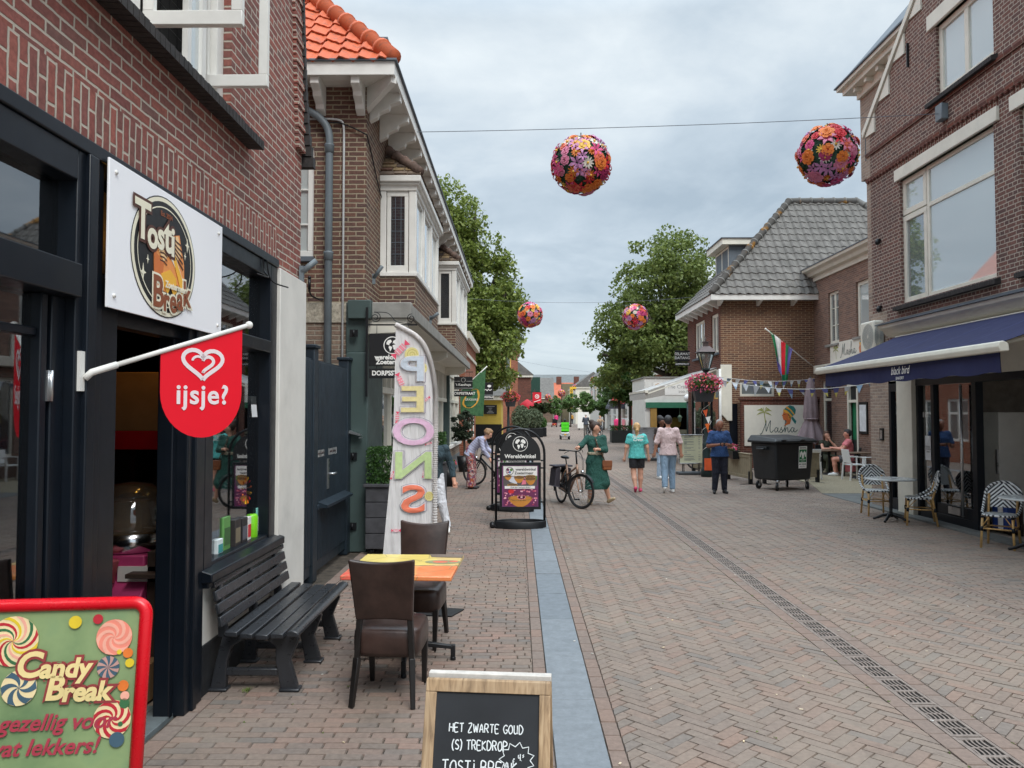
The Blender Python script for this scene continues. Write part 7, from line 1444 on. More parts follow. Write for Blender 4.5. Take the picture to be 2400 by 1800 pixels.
# ---- menu boards
def menu_board(loc, rz, label, w, c, z0=.32, z1=1.22, seed=1):
    t = thing('menu_board', label, 'menu board', loc, rz, 'menu boards in front of the pub'); mb = MB(); mb.box(-w/2, w/2, -.02, .02, z0, z0+.035); mb.box(-w/2, w/2, -.02, .02, z1-.035, z1); mb.box(-w/2, -w/2+.03, -.019, .019, z0+.035, z1-.035); mb.box(w/2-.03, w/2, -.019, .019, z0+.035, z1-.035); mb.build('frame', M_steel, t, world=False, bevel=.005)
    mb = MB(); mb.box(-w/2+.03, w/2-.03, -.008, .008, z0+.035, z1-.035); sh = mb.build('sheet', pbr('menu%s' % (c,), S_(*c), .4, var=.06, scale=3), t, world=False)
    mb = MB(); mb.prism([(-w/2-.05, -.2, 0), (w/2+.05, -.2, 0), (w/2+.05, .2, 0), (-w/2-.05, .2, 0)], (0, 0, .09)); mb.build('base', pbr('base_grey', S_(66,70,74), .6), t, world=False, bevel=.03, seg=3)
    mb = MB()
    for x in (-w*.32, w*.32): mb.box(x-.03, x-.012, -.02, .02, .08, z0+.01); mb.box(x+.012, x+.03, -.02, .02, .08, z0+.01)
    mb.build('spring', M_blackp, t, world=False)
    F = Face((0, -.009, (z0+z1)/2), (1,0,0), (0,0,1)); mb = MB(); r3 = random.Random(seed); hq = (z1-z0)/2-.07; z = hq
    while z > -hq:
        l = r3.choice((.2, .5, .8, .7)); x0 = -w/2+.08 if l < .8 else -w/2+.07; mm = r3.random()
        F.stroke(mb, [(-w*.28, z), (-w*.28+l*w*.55, z)], .011, .001)
        if mm < .7: F.stroke(mb, [(w*.3, z), (w*.38, z)], .01, .001)
        z -= r3.choice((.022, .022, .03, .05))
    mb.build('lines_of_text', pbr('menu_ink', S_(120,122,124), .6), sh, world=False)
    F.text('MENU', 0, hq+.02, .05, K['ink'], sh, .002, world=False); return t
menu_board((5.27, 23.6, 0), rad(4), 'pale yellow green menu board beside the man in the pink shirt', .76, (206,206,176)); menu_board((5.0, 30.5, 0), rad(0), 'white menu board behind the woman in brown', 1.0, (214,216,222), .25, 1.3, 5)
# ---- closed parasol, pole flag and white bunting on the terrace
um = thing('closed_parasol', 'closed mauve grey parasol standing on the terrace', 'parasol', (9.62, 25.4, 0)); mb = MB(); n = 30; vs = []
prof = [(.05, 3.02), (.1, 2.9), (.17, 2.5), (.2, 2.1), (.22, 1.75), (.19, 1.62), (.25, 1.45), (.36, 1.15), (.42, .92)]
for r_, z in prof:
    for j in range(n): a = 2*math.pi*j/n; rr = r_*(1+.22*math.cos(a*8+z)*(r_/.3)); vs.append((rr*math.cos(a), rr*math.sin(a)*.8, z-.07*math.cos(a*8)*(z < 1)))
mb.add(vs, [(i*n+j, i*n+(j+1)%n, (i+1)*n+(j+1)%n, (i+1)*n+j) for i in range(len(prof)-1) for j in range(n)], 0, None, True); mb.build('canopy', pbr('parasol_mauve', S_(140,124,128), .85, var=.1, bump=.1), um, world=False); mb = MB(); mb.cyl((0,0,.05), (0,0,3.08), .025, n=10); mb.box(-.3, .3, -.3, .3, 0, .06); mb.build('pole', M_blackp, um, world=False)
mb = MB(); mb.lathe([(.225, 1.66), (.23, 1.68), (.2, 1.7)], n=20); mb.build('tie', pbr('parasol_mauve', (0,0,0)), um, world=False)
fo = thing('wall_flag', 'limp green red white and purple flag on a white wall pole', 'flag', (10.2, 26.5, 3.4)); pa, pb_ = V((10.25, 26.55, 3.4)), V((8.2, 25.5, 4.66)); mb = MB(); mb.cyl(pa, pb_, .02, n=8); mb.ell(pb_, .035, 8); mb.build('pole', M_white, fo)
mb = MB(); pts = []
top = [pb_+(pa-pb_)*t for t in (.04, .16, .3, .42, .5)]
def fl_(u, v):
    i = min(int(v*4), 3); f = v*4-i; tp_ = top[i]*(1-f)+top[i+1]*f; dz = -1.5*u*(.55+.45*(1-abs(v-.5)*1.1)); g = 1-.62*u**.7
    cxm = top[2]; x = cxm.x+.05+(tp_.x-cxm.x)*g; y = cxm.y+(tp_.y-cxm.y)*g+.09*math.sin(v*16)*u**.5; return (x, y, tp_.z+dz)
k_ = 16
for i in range(k_):
    for j in range(k_):
        q = [fl_(i/k_, j/k_), fl_((i+1)/k_, j/k_), fl_((i+1)/k_, (j+1)/k_), fl_(i/k_, (j+1)/k_)]; v = (j+.5)/k_; u = (i+.5)/k_
        c = 0 if v < .2 else 1 if v < .42 else 2 if v < .62 else 0 if v < .72 else 3
        if u > .72: c = 3 if v < .45 else 0
        mb.add(q, [(0,1,2,3)], c, None, True)
mb.build('flag_cloth', [pbr('fl_green', S_(40,130,84), .7), pbr('fl_white', S_(228,226,224), .7), pbr('fl_red', S_(220,34,52), .7), pbr('fl_violet', S_(120,112,182), .7)], fo)
def bunting(p0, p1, n, label, seed, sag=.25):
    t = thing('bunting', label, 'bunting', tuple(p0), 0, 'white pennant lines over the terrace'); p0, p1 = V(p0), V(p1); L = lambda s: p0+(p1-p0)*s-V((0,0,sag*4*s*(1-s))); mb = MB(); mb.tube([L(i/20) for i in range(21)], .008, 4); mb.build('cord', M_white, t); r3 = random.Random(seed)
    ms = [pbr('penn_white', S_(220,226,232), .7), pbr('penn_blue', S_(150,180,206), .7), pbr('penn_violet', S_(96,100,160), .7), pbr('penn_yellow', S_(230,220,120), .7)]
    for k in range(n):
        mb = MB(); s = (k+.5)/n; a, b = L(s-.28/n), L(s+.28/n); tw = r3.uniform(-.12, .12); sw = r3.uniform(-.1, .1); c = (a+b)/2+V((tw, sw, -r3.uniform(.16, .3))); mb.add([a, b, c, (a+b)/2+V((0,.004,0)), ], [(0,1,2)], 0 if r3.random() < .7 else r3.choice((1, 2)), None); q = (a+c)/2; mb.add([(a+c)/2, (b+c)/2, c+V((.0,-.003,0))], [(0,1,2)], r3.choice((0, 0, 1, 3))); mb.build('pennant', ms, t)
bunting((5.6, 22.75, 3.0), (10.15, 26.3, 3.05), 14, 'upper white pennant line from the lamp post to the restaurant', 1, .14); bunting((5.6, 22.75, 2.95), (10.2, 21.2, 2.8), 16, 'lower white pennant line sagging in front of the terrace', 2, .32)
# ---- terrace furniture
M_wplast = pbr('white_plastic', S_(226,226,224), .4, var=.03)
def terrace_chair(loc, rz, label, mat, grp):
    t = thing('terrace_chair', label, 'chair', loc, rz, grp); mb = MB(); mb.box(-.22, .22, -.22, .22, .42, .45); mb.build('seat', mat, t, world=False, bevel=.01); mb = MB(); mb.add([(-.21,.2,.48),(.21,.2,.48),(.2,.27,.86),(-.2,.27,.86),(-.21,.225,.48),(.21,.225,.48),(.2,.295,.86),(-.2,.295,.86)], [(0,1,2,3),(7,6,5,4),(0,4,5,1),(1,5,6,2),(2,6,7,3),(3,7,4,0)]); mb.build('backrest', mat, t, world=False, bevel=.01)
    for sx_ in (-1, 1):
        mb = MB(); mb.bar((sx_*.23, -.2, 0), (sx_*.23, -.18, .64), .04); mb.build('leg', mat, t, world=False, bevel=.006); mb = MB(); mb.bar((sx_*.23, .25, 0), (sx_*.22, .21, .5), .04); mb.build('leg', mat, t, world=False, bevel=.006); mb = MB(); mb.bar((sx_*.23, -.22, .65), (sx_*.225, .25, .66), .045, .025); mb.build('arm', mat, t, world=False, bevel=.006)
    return t
w0 = terrace_chair((9.42, 21.7, 0), rad(95), 'white plastic terrace chair left of the dark table base', M_wplast, 'white plastic terrace chairs')
for x, y, a, l in ((9.72, 21.15, -80, 'white plastic terrace chair nearest the pale brick pier'), (7.2, 22.6, 160, 'white plastic terrace chair just behind the rubbish container'), (7.9, 23.4, 20, 'white plastic terrace chair farthest from the bakery'), (8.25, 22.0, 200, 'white plastic terrace chair right of the rubbish container')): dup(w0, (x, y, 0), rad(a), l)
M_tbl = pbr('table_wood', S_(112,92,76), .5)
def terrace_table(loc, label):
    t = thing('terrace_table', label, 'table', loc, 0, 'terrace tables'); mb = MB(); mb.box(-.36, .36, -.36, .36, .72, .75); mb.build('tabletop', M_tbl, t, world=False, bevel=.006); mb = MB(); mb.cyl((0,0,.05), (0,0,.72), .035, n=10); mb.lathe([(.22, 0), (.2, .03), (.05, .08)], n=16); mb.build('column', M_blackp, t, world=False); return t
tq = terrace_table((9.75, 22.25, 0), 'terrace table behind the white chairs'); dup(tq, (9.45, 23.55, 0), 0, 'terrace table between the seated couple'); dup(tq, (7.6, 23.0, 0), 0, 'terrace table behind the rubbish container')
b0 = terrace_chair((9.86, 23.0, 0), rad(-107), 'black terrace chair under the man in the pink polo', M_blackp, 'black terrace chairs'); dup(b0, (9.66, 24.33, 0), rad(8), 'black terrace chair under the seated woman')
ash = thing('ashtray_bowl', 'grey concrete ashtray bowl on the terrace edge', 'ashtray', (8.75, 18.75, .01)); mb = MB(); mb.lathe([(.07, 0), (.1, .02), (.11, .08), (.09, .08), (.07, .04)], n=16); mb.build('bowl', M_conc, ash, world=False)
# flower trough on the first terrace screen
ftr = thing('flower_trough', 'small dark trough of pink flowers hung on the terrace screen', 'flower box', (5.95, 21.4, .72)); mb = MB(); mb.box(-.1, .1, -.3, .3, -.1, .12); mb.build('trough', M_blackp, ftr, world=False); flowers_on(ftr, (5.95, 21.4, .92), (.14, .34, .1), 70, .035, M_flow, 8)
# ---- bicycles
M_tyre = pbr('tyre', (.012,.012,.013), .75); M_rim = pbr('rim', (.06,.06,.065), .35, .6)
def bicycle(loc, rz, label, frame_c, steer=0, bags=None, metal=0, step=False, hb=1.08):
    """front points along +x; wheels on the ground"""
    t = thing('bicycle', label, 'bicycle', loc, rz); r = .345; wb = 1.08; M_f = pbr('bike%s' % (frame_c,), S_(*frame_c), .32, metal, .05)
    def wheel(c, st):
        d = V((math.cos(st), math.sin(st), 0)); P_ = lambda a, rr: V(c)+d*(math.cos(a)*rr)+V((0,0,math.sin(a)*rr)); n_ = V((-d.y, d.x, 0))
        mb = MB(); mb.tube([P_(a*math.pi/22, r-.018) for a in range(44)], .02, 8, closed=True); w_ = mb.build('wheel', M_tyre, t, world=False)
        mb = MB(); mb.tube([P_(a*math.pi/22, r-.045) for a in range(44)], .011, 6, closed=True); mb.build('rim', M_rim, w_, world=False)
        mb = MB()
        for k in range(24): a = k*math.pi/12; mb.tube([P_(a+(.2 if k % 2 else -.2), .025)+n_*(.025 if k % 4 < 2 else -.025), P_(a, r-.05)], .0022, 4)
        mb.cyl(V(c)-n_*.045, V(c)+n_*.045, .024, n=10); mb.build('spokes', M_steel, w_, world=False, uv=False)
    fc, rc = V((wb/2, 0, r)), V((-wb/2, 0, r)); bb_ = V((-.06, 0, .28)); hd0, hd1 = V((wb/2-.15, 0, .66)), V((wb/2-.2, 0, .86)); st = V((-.22, 0, .82)); wheel(rc, 0); wheel(fc, steer)
    mb = MB(); mb.tube([hd0-V((0,0,.02)), hd1], .026, 10); mb.tube([hd0+(hd1-hd0)*.3, bb_+V((.0,0,.0))] if not step else spline([hd0+(hd1-hd0)*.3, (hd0+bb_)/2-V((0,0,.06)), bb_]), .024, 10); mb.tube([hd1-V((0,0,.05)), st-V((0,0,.22))] if not step else [(hd0+bb_)/2, st-V((0,0,.34))], .02, 10); mb.tube([bb_, st], .022, 10)
    for s_ in (-1, 1): mb.tube([bb_+V((0,s_*.04,0)), rc+V((0,s_*.06,0))], .012, 8); mb.tube([st-V((0,0,.1))+V((0,s_*.02,0)), rc+V((0,s_*.06,0))], .011, 8)
    mb.build('frame', M_f, t, world=False)
    mb = MB(); mb.tube([hd0, hd0+(fc-hd0)*.25], .025, 8)
    for s_ in (-1, 1): n_ = V((-math.sin(steer), math.cos(steer), 0))*s_*.055; mb.tube(spline([hd0+(fc-hd0)*.12+n_*.5, hd0+(fc-hd0)*.3+n_, fc+n_], 4), .016, 8)
    mb.build('fork', M_f, t, world=False)
    d = V((math.cos(steer), math.sin(steer), 0)); n_ = V((-d.y, d.x, 0)); top = V((wb/2-.25, 0, hb)); mb = MB(); mb.tube([hd1, top], .018, 8); mb.tube(spline([top+n_*.33-d*.16+V((0,0,.03)), top+n_*.2-d*.05+V((0,0,.02)), top+d*.03, top-n_*.2-d*.05+V((0,0,.02)), top-n_*.33-d*.16+V((0,0,.03))], 5), .012, 8)
    for s_ in (-1, 1): mb.tube([top+n_*s_*.33-d*.16+V((0,0,.03)), top+n_*s_*.23-d*.07+V((0,0,.022))], .019, 8); mb.tube([top+n_*s_*.2+V((0,0,.01)), top+n_*s_*.28-d*.06-V((0,0,.035))], .007, 6)
    mb.build('handlebar', M_blackp, t, world=False)
    mb = MB(); mb.tube(spline([top+d*.05, top+d*.16-V((0,0,.12)), hd0+d*.12]), .004, 5); mb.tube(spline([top+d*.05+n_*.04, top+d*.2-V((0,0,.2)), fc+n_*.05]), .004, 5); mb.build('cable', M_blackp, t, world=False)
    mb = MB(); mb.ell(hd0+d*.12+V((0,0,.06)), (.05, .035, .035), 10); mb.build('headlight', M_chrome, t, world=False)
    mb = MB(); sp = V((-.26, 0, .95)); mb.tube([st, sp], .014, 8); mb.ell(sp+V((-.06, 0, .02)), (.12, .085, .035), 14); mb.ell(sp+V((.08, 0, .015)), (.1, .03, .025), 12); mb.build('saddle', M_blackp, t, world=False)
    mb = MB()
    for c, a0, a1, st_ in ((rc, 20, 200, 0), (fc, 30, 170, steer)):
        d_ = V((math.cos(st_), math.sin(st_), 0)); nn = V((-d_.y, d_.x, 0)); vs = []
        for k in range(15): a = rad(a0+(a1-a0)*k/14); o = V(c)+d_*math.cos(a)*(r+.025)+V((0,0,math.sin(a)*(r+.025))); vs += [o-nn*.03, o+nn*.03]
        mb.add(vs, [(2*i, 2*i+1, 2*i+3, 2*i+2) for i in range(14)], 0, None, True)
    mb.build('mudguard', M_blackp, t, world=False)
    mb = MB(); z = 2*r+.06; mb.box(-wb/2-.2, -wb/2+.22, -.05, .05, z, z+.015)
    for s_ in (-1, 1): mb.tube([(-wb/2-.12, s_*.05, z), (-wb/2, s_*.07, r)], .006, 6); mb.tube([(-wb/2+.15, s_*.05, z), (-wb/2, s_*.07, r)], .006, 6)
    mb.build('rack', M_blackp, t, world=False)
    mb = MB(); mb.tube([bb_+V((math.cos(a*.5)*.09, -.05, math.sin(a*.5)*.09)) for a in range(13)], .006, 6); mb.prism([(bb_.x+.1, -.055, bb_.z+.07), (bb_.x+.1, -.055, bb_.z-.06), (-wb/2, -.055, r-.04), (-wb/2, -.055, r+.06)], (0, .012, 0)); mb.build('chainguard', M_blackp, t, world=False)
    for s_, a in ((1, -1.1), (-1, 2.0)):
        mb = MB(); e_ = bb_+V((math.cos(a)*.17, s_*.08, math.sin(a)*.17)); mb.tube([bb_+V((0,s_*.06,0)), e_], .011, 6); mb.box(e_.x-.045, e_.x+.045, e_.y-.05+s_*.05, e_.y+.05+s_*.05, e_.z-.012, e_.z+.012); mb.build('pedal', M_blackp, t, world=False)
    mb = MB(); mb.tube([(-.15, .03, .26), (-.22, .17, .02)], .009, 6); mb.build('kickstand', M_blackp, t, world=False)
    if bags:
        Mb_ = pbr('bag%s' % (bags,), S_(*bags), .8, bump=.1)
        for s_ in (-1, 1):
            mb = MB(); y0, y1 = s_*.07, s_*.2; mb.add([(-wb/2-.2, y0, .34), (-wb/2+.14, y0, .34), (-wb/2+.14, y1, .36), (-wb/2-.2, y1, .36), (-wb/2-.17, y0, z+.01), (-wb/2+.17, y0, z+.01), (-wb/2+.17, y1-.03*s_, z-.02), (-wb/2-.17, y1-.03*s_, z-.02)], [(0,1,2,3),(4,5,6,7),(0,1,5,4),(1,2,6,5),(2,3,7,6),(3,0,4,7)]); mb.build('pannier', Mb_, t, world=False, bevel=.02, seg=3)
        mb = MB(); mb.box(-wb/2-.18, -wb/2+.18, -.2, .2, z+.012, z+.045); mb.build('pannier_lid', Mb_, t, world=False, bevel=.015)
    return t
bicycle((1.06, 15.72, 0), rad(-72), 'bronze city bicycle with charcoal panniers wheeled by the woman in green', (150,118,98), rad(26), (58,54,62), .35, hb=1.12)
bicycle((-.62, 19.95, 0), rad(165), 'black bicycle the bending woman is locking beside the pavement signs', (30,30,34), rad(-10), (34,34,38))
bicycle((5.55, 60.2, 0), rad(70), 'dark bicycle pushed by the old man in grey up the street', (50,52,56))
bicycle((6.6, 62.5, 0), rad(-80), 'dark bicycle ridden toward the viewer by a far cyclist in beige', (44,46,50))
bicycle((6.4, 25.6, 0), rad(8), 'silver bicycle parked against the hipped house shop window', (130,132,134))
# ================================================================ people: smooth bodies grown from tapered limbs
def sdf_mesh(prims, res=.014, k=.03):
    """prims: (kind, a, b, ra, rb, (sx, sy)) -> verts, quads of the blended surface (surface nets)"""
    lo = np.array([1e9]*3); hi = -lo
    for p in prims:
        m = max(p[3], p[4])*1.25*max(1, *p[5])+.05
        for q in (p[1], p[2]): q = np.array(q, float); lo = np.minimum(lo, q-m); hi = np.maximum(hi, q+m)
    n = np.ceil((hi-lo)/res).astype(int)+1
    ax = [lo[i]+res*np.arange(n[i]) for i in range(3)]
    F = np.full(tuple(n), 9.0, dtype=np.float32)
    for kind, a, b, ra, rb, sc in prims:
        a, b = np.array(a, float), np.array(b, float); m = max(ra, rb)*1.25*max(1, *sc)+.07
        s = [slice(max(0, int((min(a[i], b[i])-m-lo[i])/res)), min(n[i], int((max(a[i], b[i])+m-lo[i])/res)+2)) for i in range(3)]
        X, Y, Z = np.meshgrid(ax[0][s[0]], ax[1][s[1]], ax[2][s[2]], indexing='ij'); d = b-a; L2 = max(1e-9, d@d)
        px, py, pz = X-a[0], Y-a[1], Z-a[2]; t = (px*d[0]+py*d[1]+pz*d[2])/L2; tc_ = np.clip(t, 0, 1)
        tt_ = tc_ if kind == 'c' else t
        D = np.sqrt(((px-tt_*d[0])/sc[0])**2+((py-tt_*d[1])/sc[1])**2+(pz-tt_*d[2])**2)-(ra+(rb-ra)*tc_)
        if kind == 'f': L = math.sqrt(L2); D = np.maximum(D, np.maximum(-t*L, (t-1)*L))
        G = F[s[0], s[1], s[2]]; h = np.clip(.5+.5*(G-D)/k, 0, 1); F[s[0], s[1], s[2]] = G*(1-h)+D*h-k*h*(1-h)
    I = F < 0; C = np.zeros(tuple(n-1), dtype=int); cnt = np.zeros(tuple(n-1)); acc = np.zeros(tuple(n-1)+(3,))
    o = [(i, j, l) for i in (0, 1) for j in (0, 1) for l in (0, 1)]; N0, N1, N2 = n-1
    V_ = lambda A, c: A[c[0]:c[0]+N0, c[1]:c[1]+N1, c[2]:c[2]+N2]
    for c in o:
        for x in range(3):
            if c[x]: continue
            e = list(c); e[x] = 1; fa, fb = V_(F, c), V_(F, e); cr = (fa < 0) != (fb < 0); t = np.where(cr, fa/np.where(cr, fa-fb, 1), 0)
            pos = np.stack([np.full(fa.shape, float(c[i])) for i in range(3)], -1); pos[..., x] += t; acc += pos*cr[..., None]; cnt += cr
    act = cnt > 0; idx = np.full(act.shape, -1); idx[act] = np.arange(act.sum()); g = np.argwhere(act)
    verts = lo+res*(g+acc[act]/cnt[act][:, None]); quads = []
    for x in range(3):
        y, z = (x+1) % 3, (x+2) % 3; sl = [slice(1, n[i]-1) for i in range(3)]; sl[x] = slice(0, n[x]-1); A = F[tuple(sl)]; s2 = list(sl); s2[x] = slice(1, n[x]); B = F[tuple(s2)]
        for inv in (0, 1):
            w = np.argwhere((A < 0) & (B >= 0) if not inv else (A >= 0) & (B < 0))
            if not len(w): continue
            w = w+np.array([0 if i == x else 1 for i in range(3)]); dy = np.eye(3, dtype=int)[y]; dz = np.eye(3, dtype=int)[z]
            q = [idx[tuple((w-a*dy-b*dz).T)] for a, b in ((1, 1), (0, 1), (0, 0), (1, 0))]; quads.append(np.stack(q if not inv else q[::-1], 1))
    return verts, np.concatenate(quads)
def sdf_obj(name, prims, mat, parent, res=.014, k=.03, extra=None, smooth_it=1):
    v, q = sdf_mesh(prims, res, k); me = bpy.data.meshes.new(name); vs = v.tolist(); fs = q.tolist()
    if extra is not None: o_ = len(vs); vs += [tuple(p) for p in extra.v]; fs += [tuple(i+o_ for i in f) for f in extra.f]
    me.from_pydata(vs, [], fs); me.materials.append(mat); me.polygons.foreach_set('use_smooth', [True]*len(me.polygons)); me.update(); o = bpy.data.objects.new(name, me); COL.objects.link(o); o.parent = parent
    if smooth_it: m = o.modifiers.new('smooth', 'SMOOTH'); m.factor = .5; m.iterations = 2
    return o
SKIN = lambda c: pbr('skin%s' % (c,), S_(*c), .55, var=.06, scale=9)
HAIR = lambda c: pbr('hair%s' % (c,), S_(*c), .6, var=.35, scale=30, bump=.4)
def CLOTH(c, v=.1):
    m = pbr('cloth%s' % (c,), S_(*c), .85, var=v, scale=7)
    if not m.get('folds'):
        m['folds'] = 1; t = NT.__new__(NT); t.m = m; t.t = m.node_tree; t.b = [n for n in t.t.nodes if n.type == 'BSDF_PRINCIPLED'][0]
        mp = t.n('ShaderNodeMapping'); mp.inputs['Scale'].default_value = (1, 1, .55); t.l(t.obj(), mp.inputs[0]); n = t.n('ShaderNodeTexNoise'); n.inputs['Scale'].default_value = 10; n.inputs['Detail'].default_value = 3; n.inputs['Distortion'].default_value = 1.6; t.l(mp.outputs[0], n.inputs['Vector']); t.bump(n.outputs['Fac'], .9, .05)
    return m
def person(label, loc, rz, H=1.74, pose=None, skin=(214,160,136), top=(200,200,200), sleeve=.45, bottom=(60,80,110), legs='trousers', shoe=(240,240,238), hair=(60,44,34), style='short', fat=1.0, female=False, top_mat=None, bot_mat=None, hem=.9, look=0, shoes=True, res=.014, hands=True, beard=False, collar=False, tilt=0):
    """faces -y; joints in metres for a 1.75 m figure; pose overrides joints"""
    t = thing('person', label, 'person', loc, rz); s = H/1.75; f = fat; M_s = SKIN(skin)
    J = dict(hipL=(.09,0,.93), hipR=(-.09,0,.93), kneeL=(.095,-.01,.5), kneeR=(-.095,-.01,.5), ankL=(.1,.02,.085), ankR=(-.1,.02,.085), pel=(0,0,.97), waist=(0,0,1.1), chest=(0,-.005,1.3), neck=(0,.01,1.47), head=(0,-.015,1.63), shL=(.175,.01,1.42), shR=(-.175,.01,1.42), elL=(.235,.03,1.15), elR=(-.235,.03,1.15), wrL=(.24,-.03,.9), wrR=(-.24,-.03,.9), toeL=None, toeR=None, grip=.3, fdirL=None, fdirR=None)
    if pose: J.update(pose)
    g = lambda k: V(J[k])*s
    P = lambda k, a, b, ra, rb, sc=(1,1): (k, a, b, ra*s, rb*s, sc)
    tw = (1.28*f, .86*f); hd = g('head'); nk = g('neck')
    hz = Matrix.Rotation(look, 3, 'Z') @ Matrix.Rotation(tilt, 3, 'X'); R3 = lambda x, y, z: hd + hz @ (V((x, y, z))*s)
    body = [P('c', g('pel'), g('waist'), .115, .105, tw), P('c', g('waist'), g('chest'), .105, .125, tw), P('c', g('chest'), nk-V((0,0,.05))*s, .115, .06, tw), P('c', nk-V((0,0,.04))*s, R3(0, .01, -.06), .052, .05)]
    for q in 'LR':
        body += [P('c', g('sh'+q), g('el'+q), .052*f, .042*f), P('c', g('el'+q), g('wr'+q), .042*f, .028), P('c', g('hip'+q), g('knee'+q), .085*f, .058*f), P('c', g('knee'+q), (g('knee'+q)*.62+g('ank'+q)*.38), .056*f, .057*f), P('c', (g('knee'+q)*.62+g('ank'+q)*.38), g('ank'+q), .056*f, .036)]
    body += [P('c', R3(0,.012,.03), R3(0,.0,.02), .092, .09, (.9, 1.06)), P('c', R3(0,-.02,-.03), R3(0,-.045,-.075), .07, .042, (.95, 1)), P('c', R3(0,-.092,.0), R3(0,-.105,-.03), .012, .016), P('c', R3(.078,.01,.0), R3(.08,.012,-.03), .017, .012), P('c', R3(-.078,.01,.0), R3(-.08,.012,-.03), .017, .012)]
    ex = MB()
    for q, sg in (('L', 1), ('R', -1)):
        w, e = g('wr'+q), g('el'+q); d = (w-e).normalized()
        if J['fdir'+q] is not None: d = V(J['fdir'+q]).normalized()
        side = d.cross(V((0,-1,0)) if abs(d.y) < .8 else V((0,0,1))).normalized(); pn = side.cross(d).normalized()
        body.append(P('c', w, w+d*.075*s, .027, .036, (1,1)))
        for i in range(4):
            o_ = w+d*.085*s+side*(i-1.5)*.019*s; l = (.068, .078, .074, .058)[i]*s; gr = J['grip']; m_ = o_+(d*math.cos(gr)+pn*math.sin(gr))*l*.55; e_ = m_+(d*math.cos(gr*2.4)+pn*math.sin(gr*2.4))*l*.5; ex.tube([o_-d*.02*s, o_, m_, e_], [.009*s, .0095*s, .0085*s, .006*s], 6)
        th = -side if sg > 0 else side; o_ = w+d*.035*s+th*.028*s; ex.tube([o_-th*.01*s, o_+d*.03*s+th*.02*s, o_+d*.062*s+th*.022*s+pn*.012*s], [.011*s, .0105*s, .007*s], 6)
    sdf_obj('body', body, M_s, t, res, .025*s, ex)
    # face
    mb = MB()
    for x in (-.03, .03): mb.ell(R3(x, -.081, .005), .009*s, 8)
    mb.build('eyes', pbr('eye_dark', (.02,.015,.012), .3), t, world=False); mb = MB(); mb.ell(R3(0,-.085,-.062), (.022*s, .008*s, .006*s), 8); mb.build('mouth', pbr('lip%s' % (skin,), S_(*(int(c*.72) for c in skin)), .5), t, world=False)
    # clothes
    T = top_mat or CLOTH(top); c_ = .017; up = [P('f', g('waist')+(g('pel')-g('waist'))*((1.1-hem)/.13), g('waist'), .158, .122, tw), P('c', g('waist'), g('chest'), .118, .138, tw), P('c', g('chest'), nk-V((0,0,.045))*s, .126, .062, tw)]
    if female: up += [P('c', g('chest')+V((.07,-.075,-.02))*s, g('chest')+V((.06,-.07,-.03))*s, .055, .055), P('c', g('chest')+V((-.07,-.075,-.02))*s, g('chest')+V((-.06,-.07,-.03))*s, .055, .055)]
    for q in 'LR':
        a, b, w = g('sh'+q), g('el'+q), g('wr'+q); up.append(P('c', g('chest')*.4+nk*.2+a*.4, a, .08, .066*f))
        if sleeve <= 1: e = a+(b-a)*sleeve; up.append(P('f', a, e, .068*f, .07*f-.006*sleeve))
        else: up += [P('c', a, b, .067*f, .056*f), P('f', b, b+(w-b)*(sleeve-1), .056*f, .048*f)]
    if collar: up.append(P('f', nk-V((0,0,.045))*s, nk+V((0,.008,.025))*s, .07, .064))
    if legs != 'dress': sdf_obj('shirt', up, T, t, res, .03*s)
    Bm = bot_mat or CLOTH(bottom)
    if legs == 'trousers' or legs == 'shorts' or legs == 'wide':
        lo_ = [P('c', g('pel')-V((0,0,.02))*s, g('pel')+V((0,0,.07))*s, .128, .118, tw)]
        for q in 'LR':
            h, k_, a = g('hip'+q), g('knee'+q), g('ank'+q)
            if legs == 'shorts': lo_ += [P('f', h, h+(k_-h)*.72, .102*f, .092*f)]
            elif legs == 'wide': lo_ += [P('c', h, k_, .11*f, .1*f), P('f', k_, a+(a-k_).normalized()*.03, .1*f, .105*f)]
            else: lo_ += [P('c', h, k_, .1*f, .074*f), P('f', k_, a+(a-k_).normalized()*.01, .074*f, .062)]
        sdf_obj('trousers' if legs != 'shorts' else 'shorts', lo_, Bm, t, res, .03*s)
    if legs == 'dress':
        sk = up+[P('f', g('waist'), (g('kneeL')+g('kneeR'))*.5+(V(J.get('skirt', (0,0,-.12))))*s, .115, .26, (1.0, .8)), P('c', g('hipL'), g('kneeL')-V((0,0,.02)), .11, .12), P('c', g('hipR'), g('kneeR')-V((0,0,.02)), .11, .12)]
        sdf_obj('dress', sk, T, t, res, .05*s)
    if shoes:
        for q in 'LR':
            a = g('ank'+q); to = V(J['toe'+q])*s if J['toe'+q] else a+V((0,-.17,-.052))*s; he = a+V((0,.03,-.05))*s if not J['toe'+q] else a+(a-to).normalized()*.03+V((0,0,-.03))*s
            so = [P('c', he, to, .04, .034, (1.0,1.0)), P('c', a-V((0,0,.015))*s, (a+to)*.5, .045, .036)]; sdf_obj('shoe', so, pbr('shoe%s' % (shoe,), S_(*shoe), .5), t, res*.8, .02, smooth_it=1)
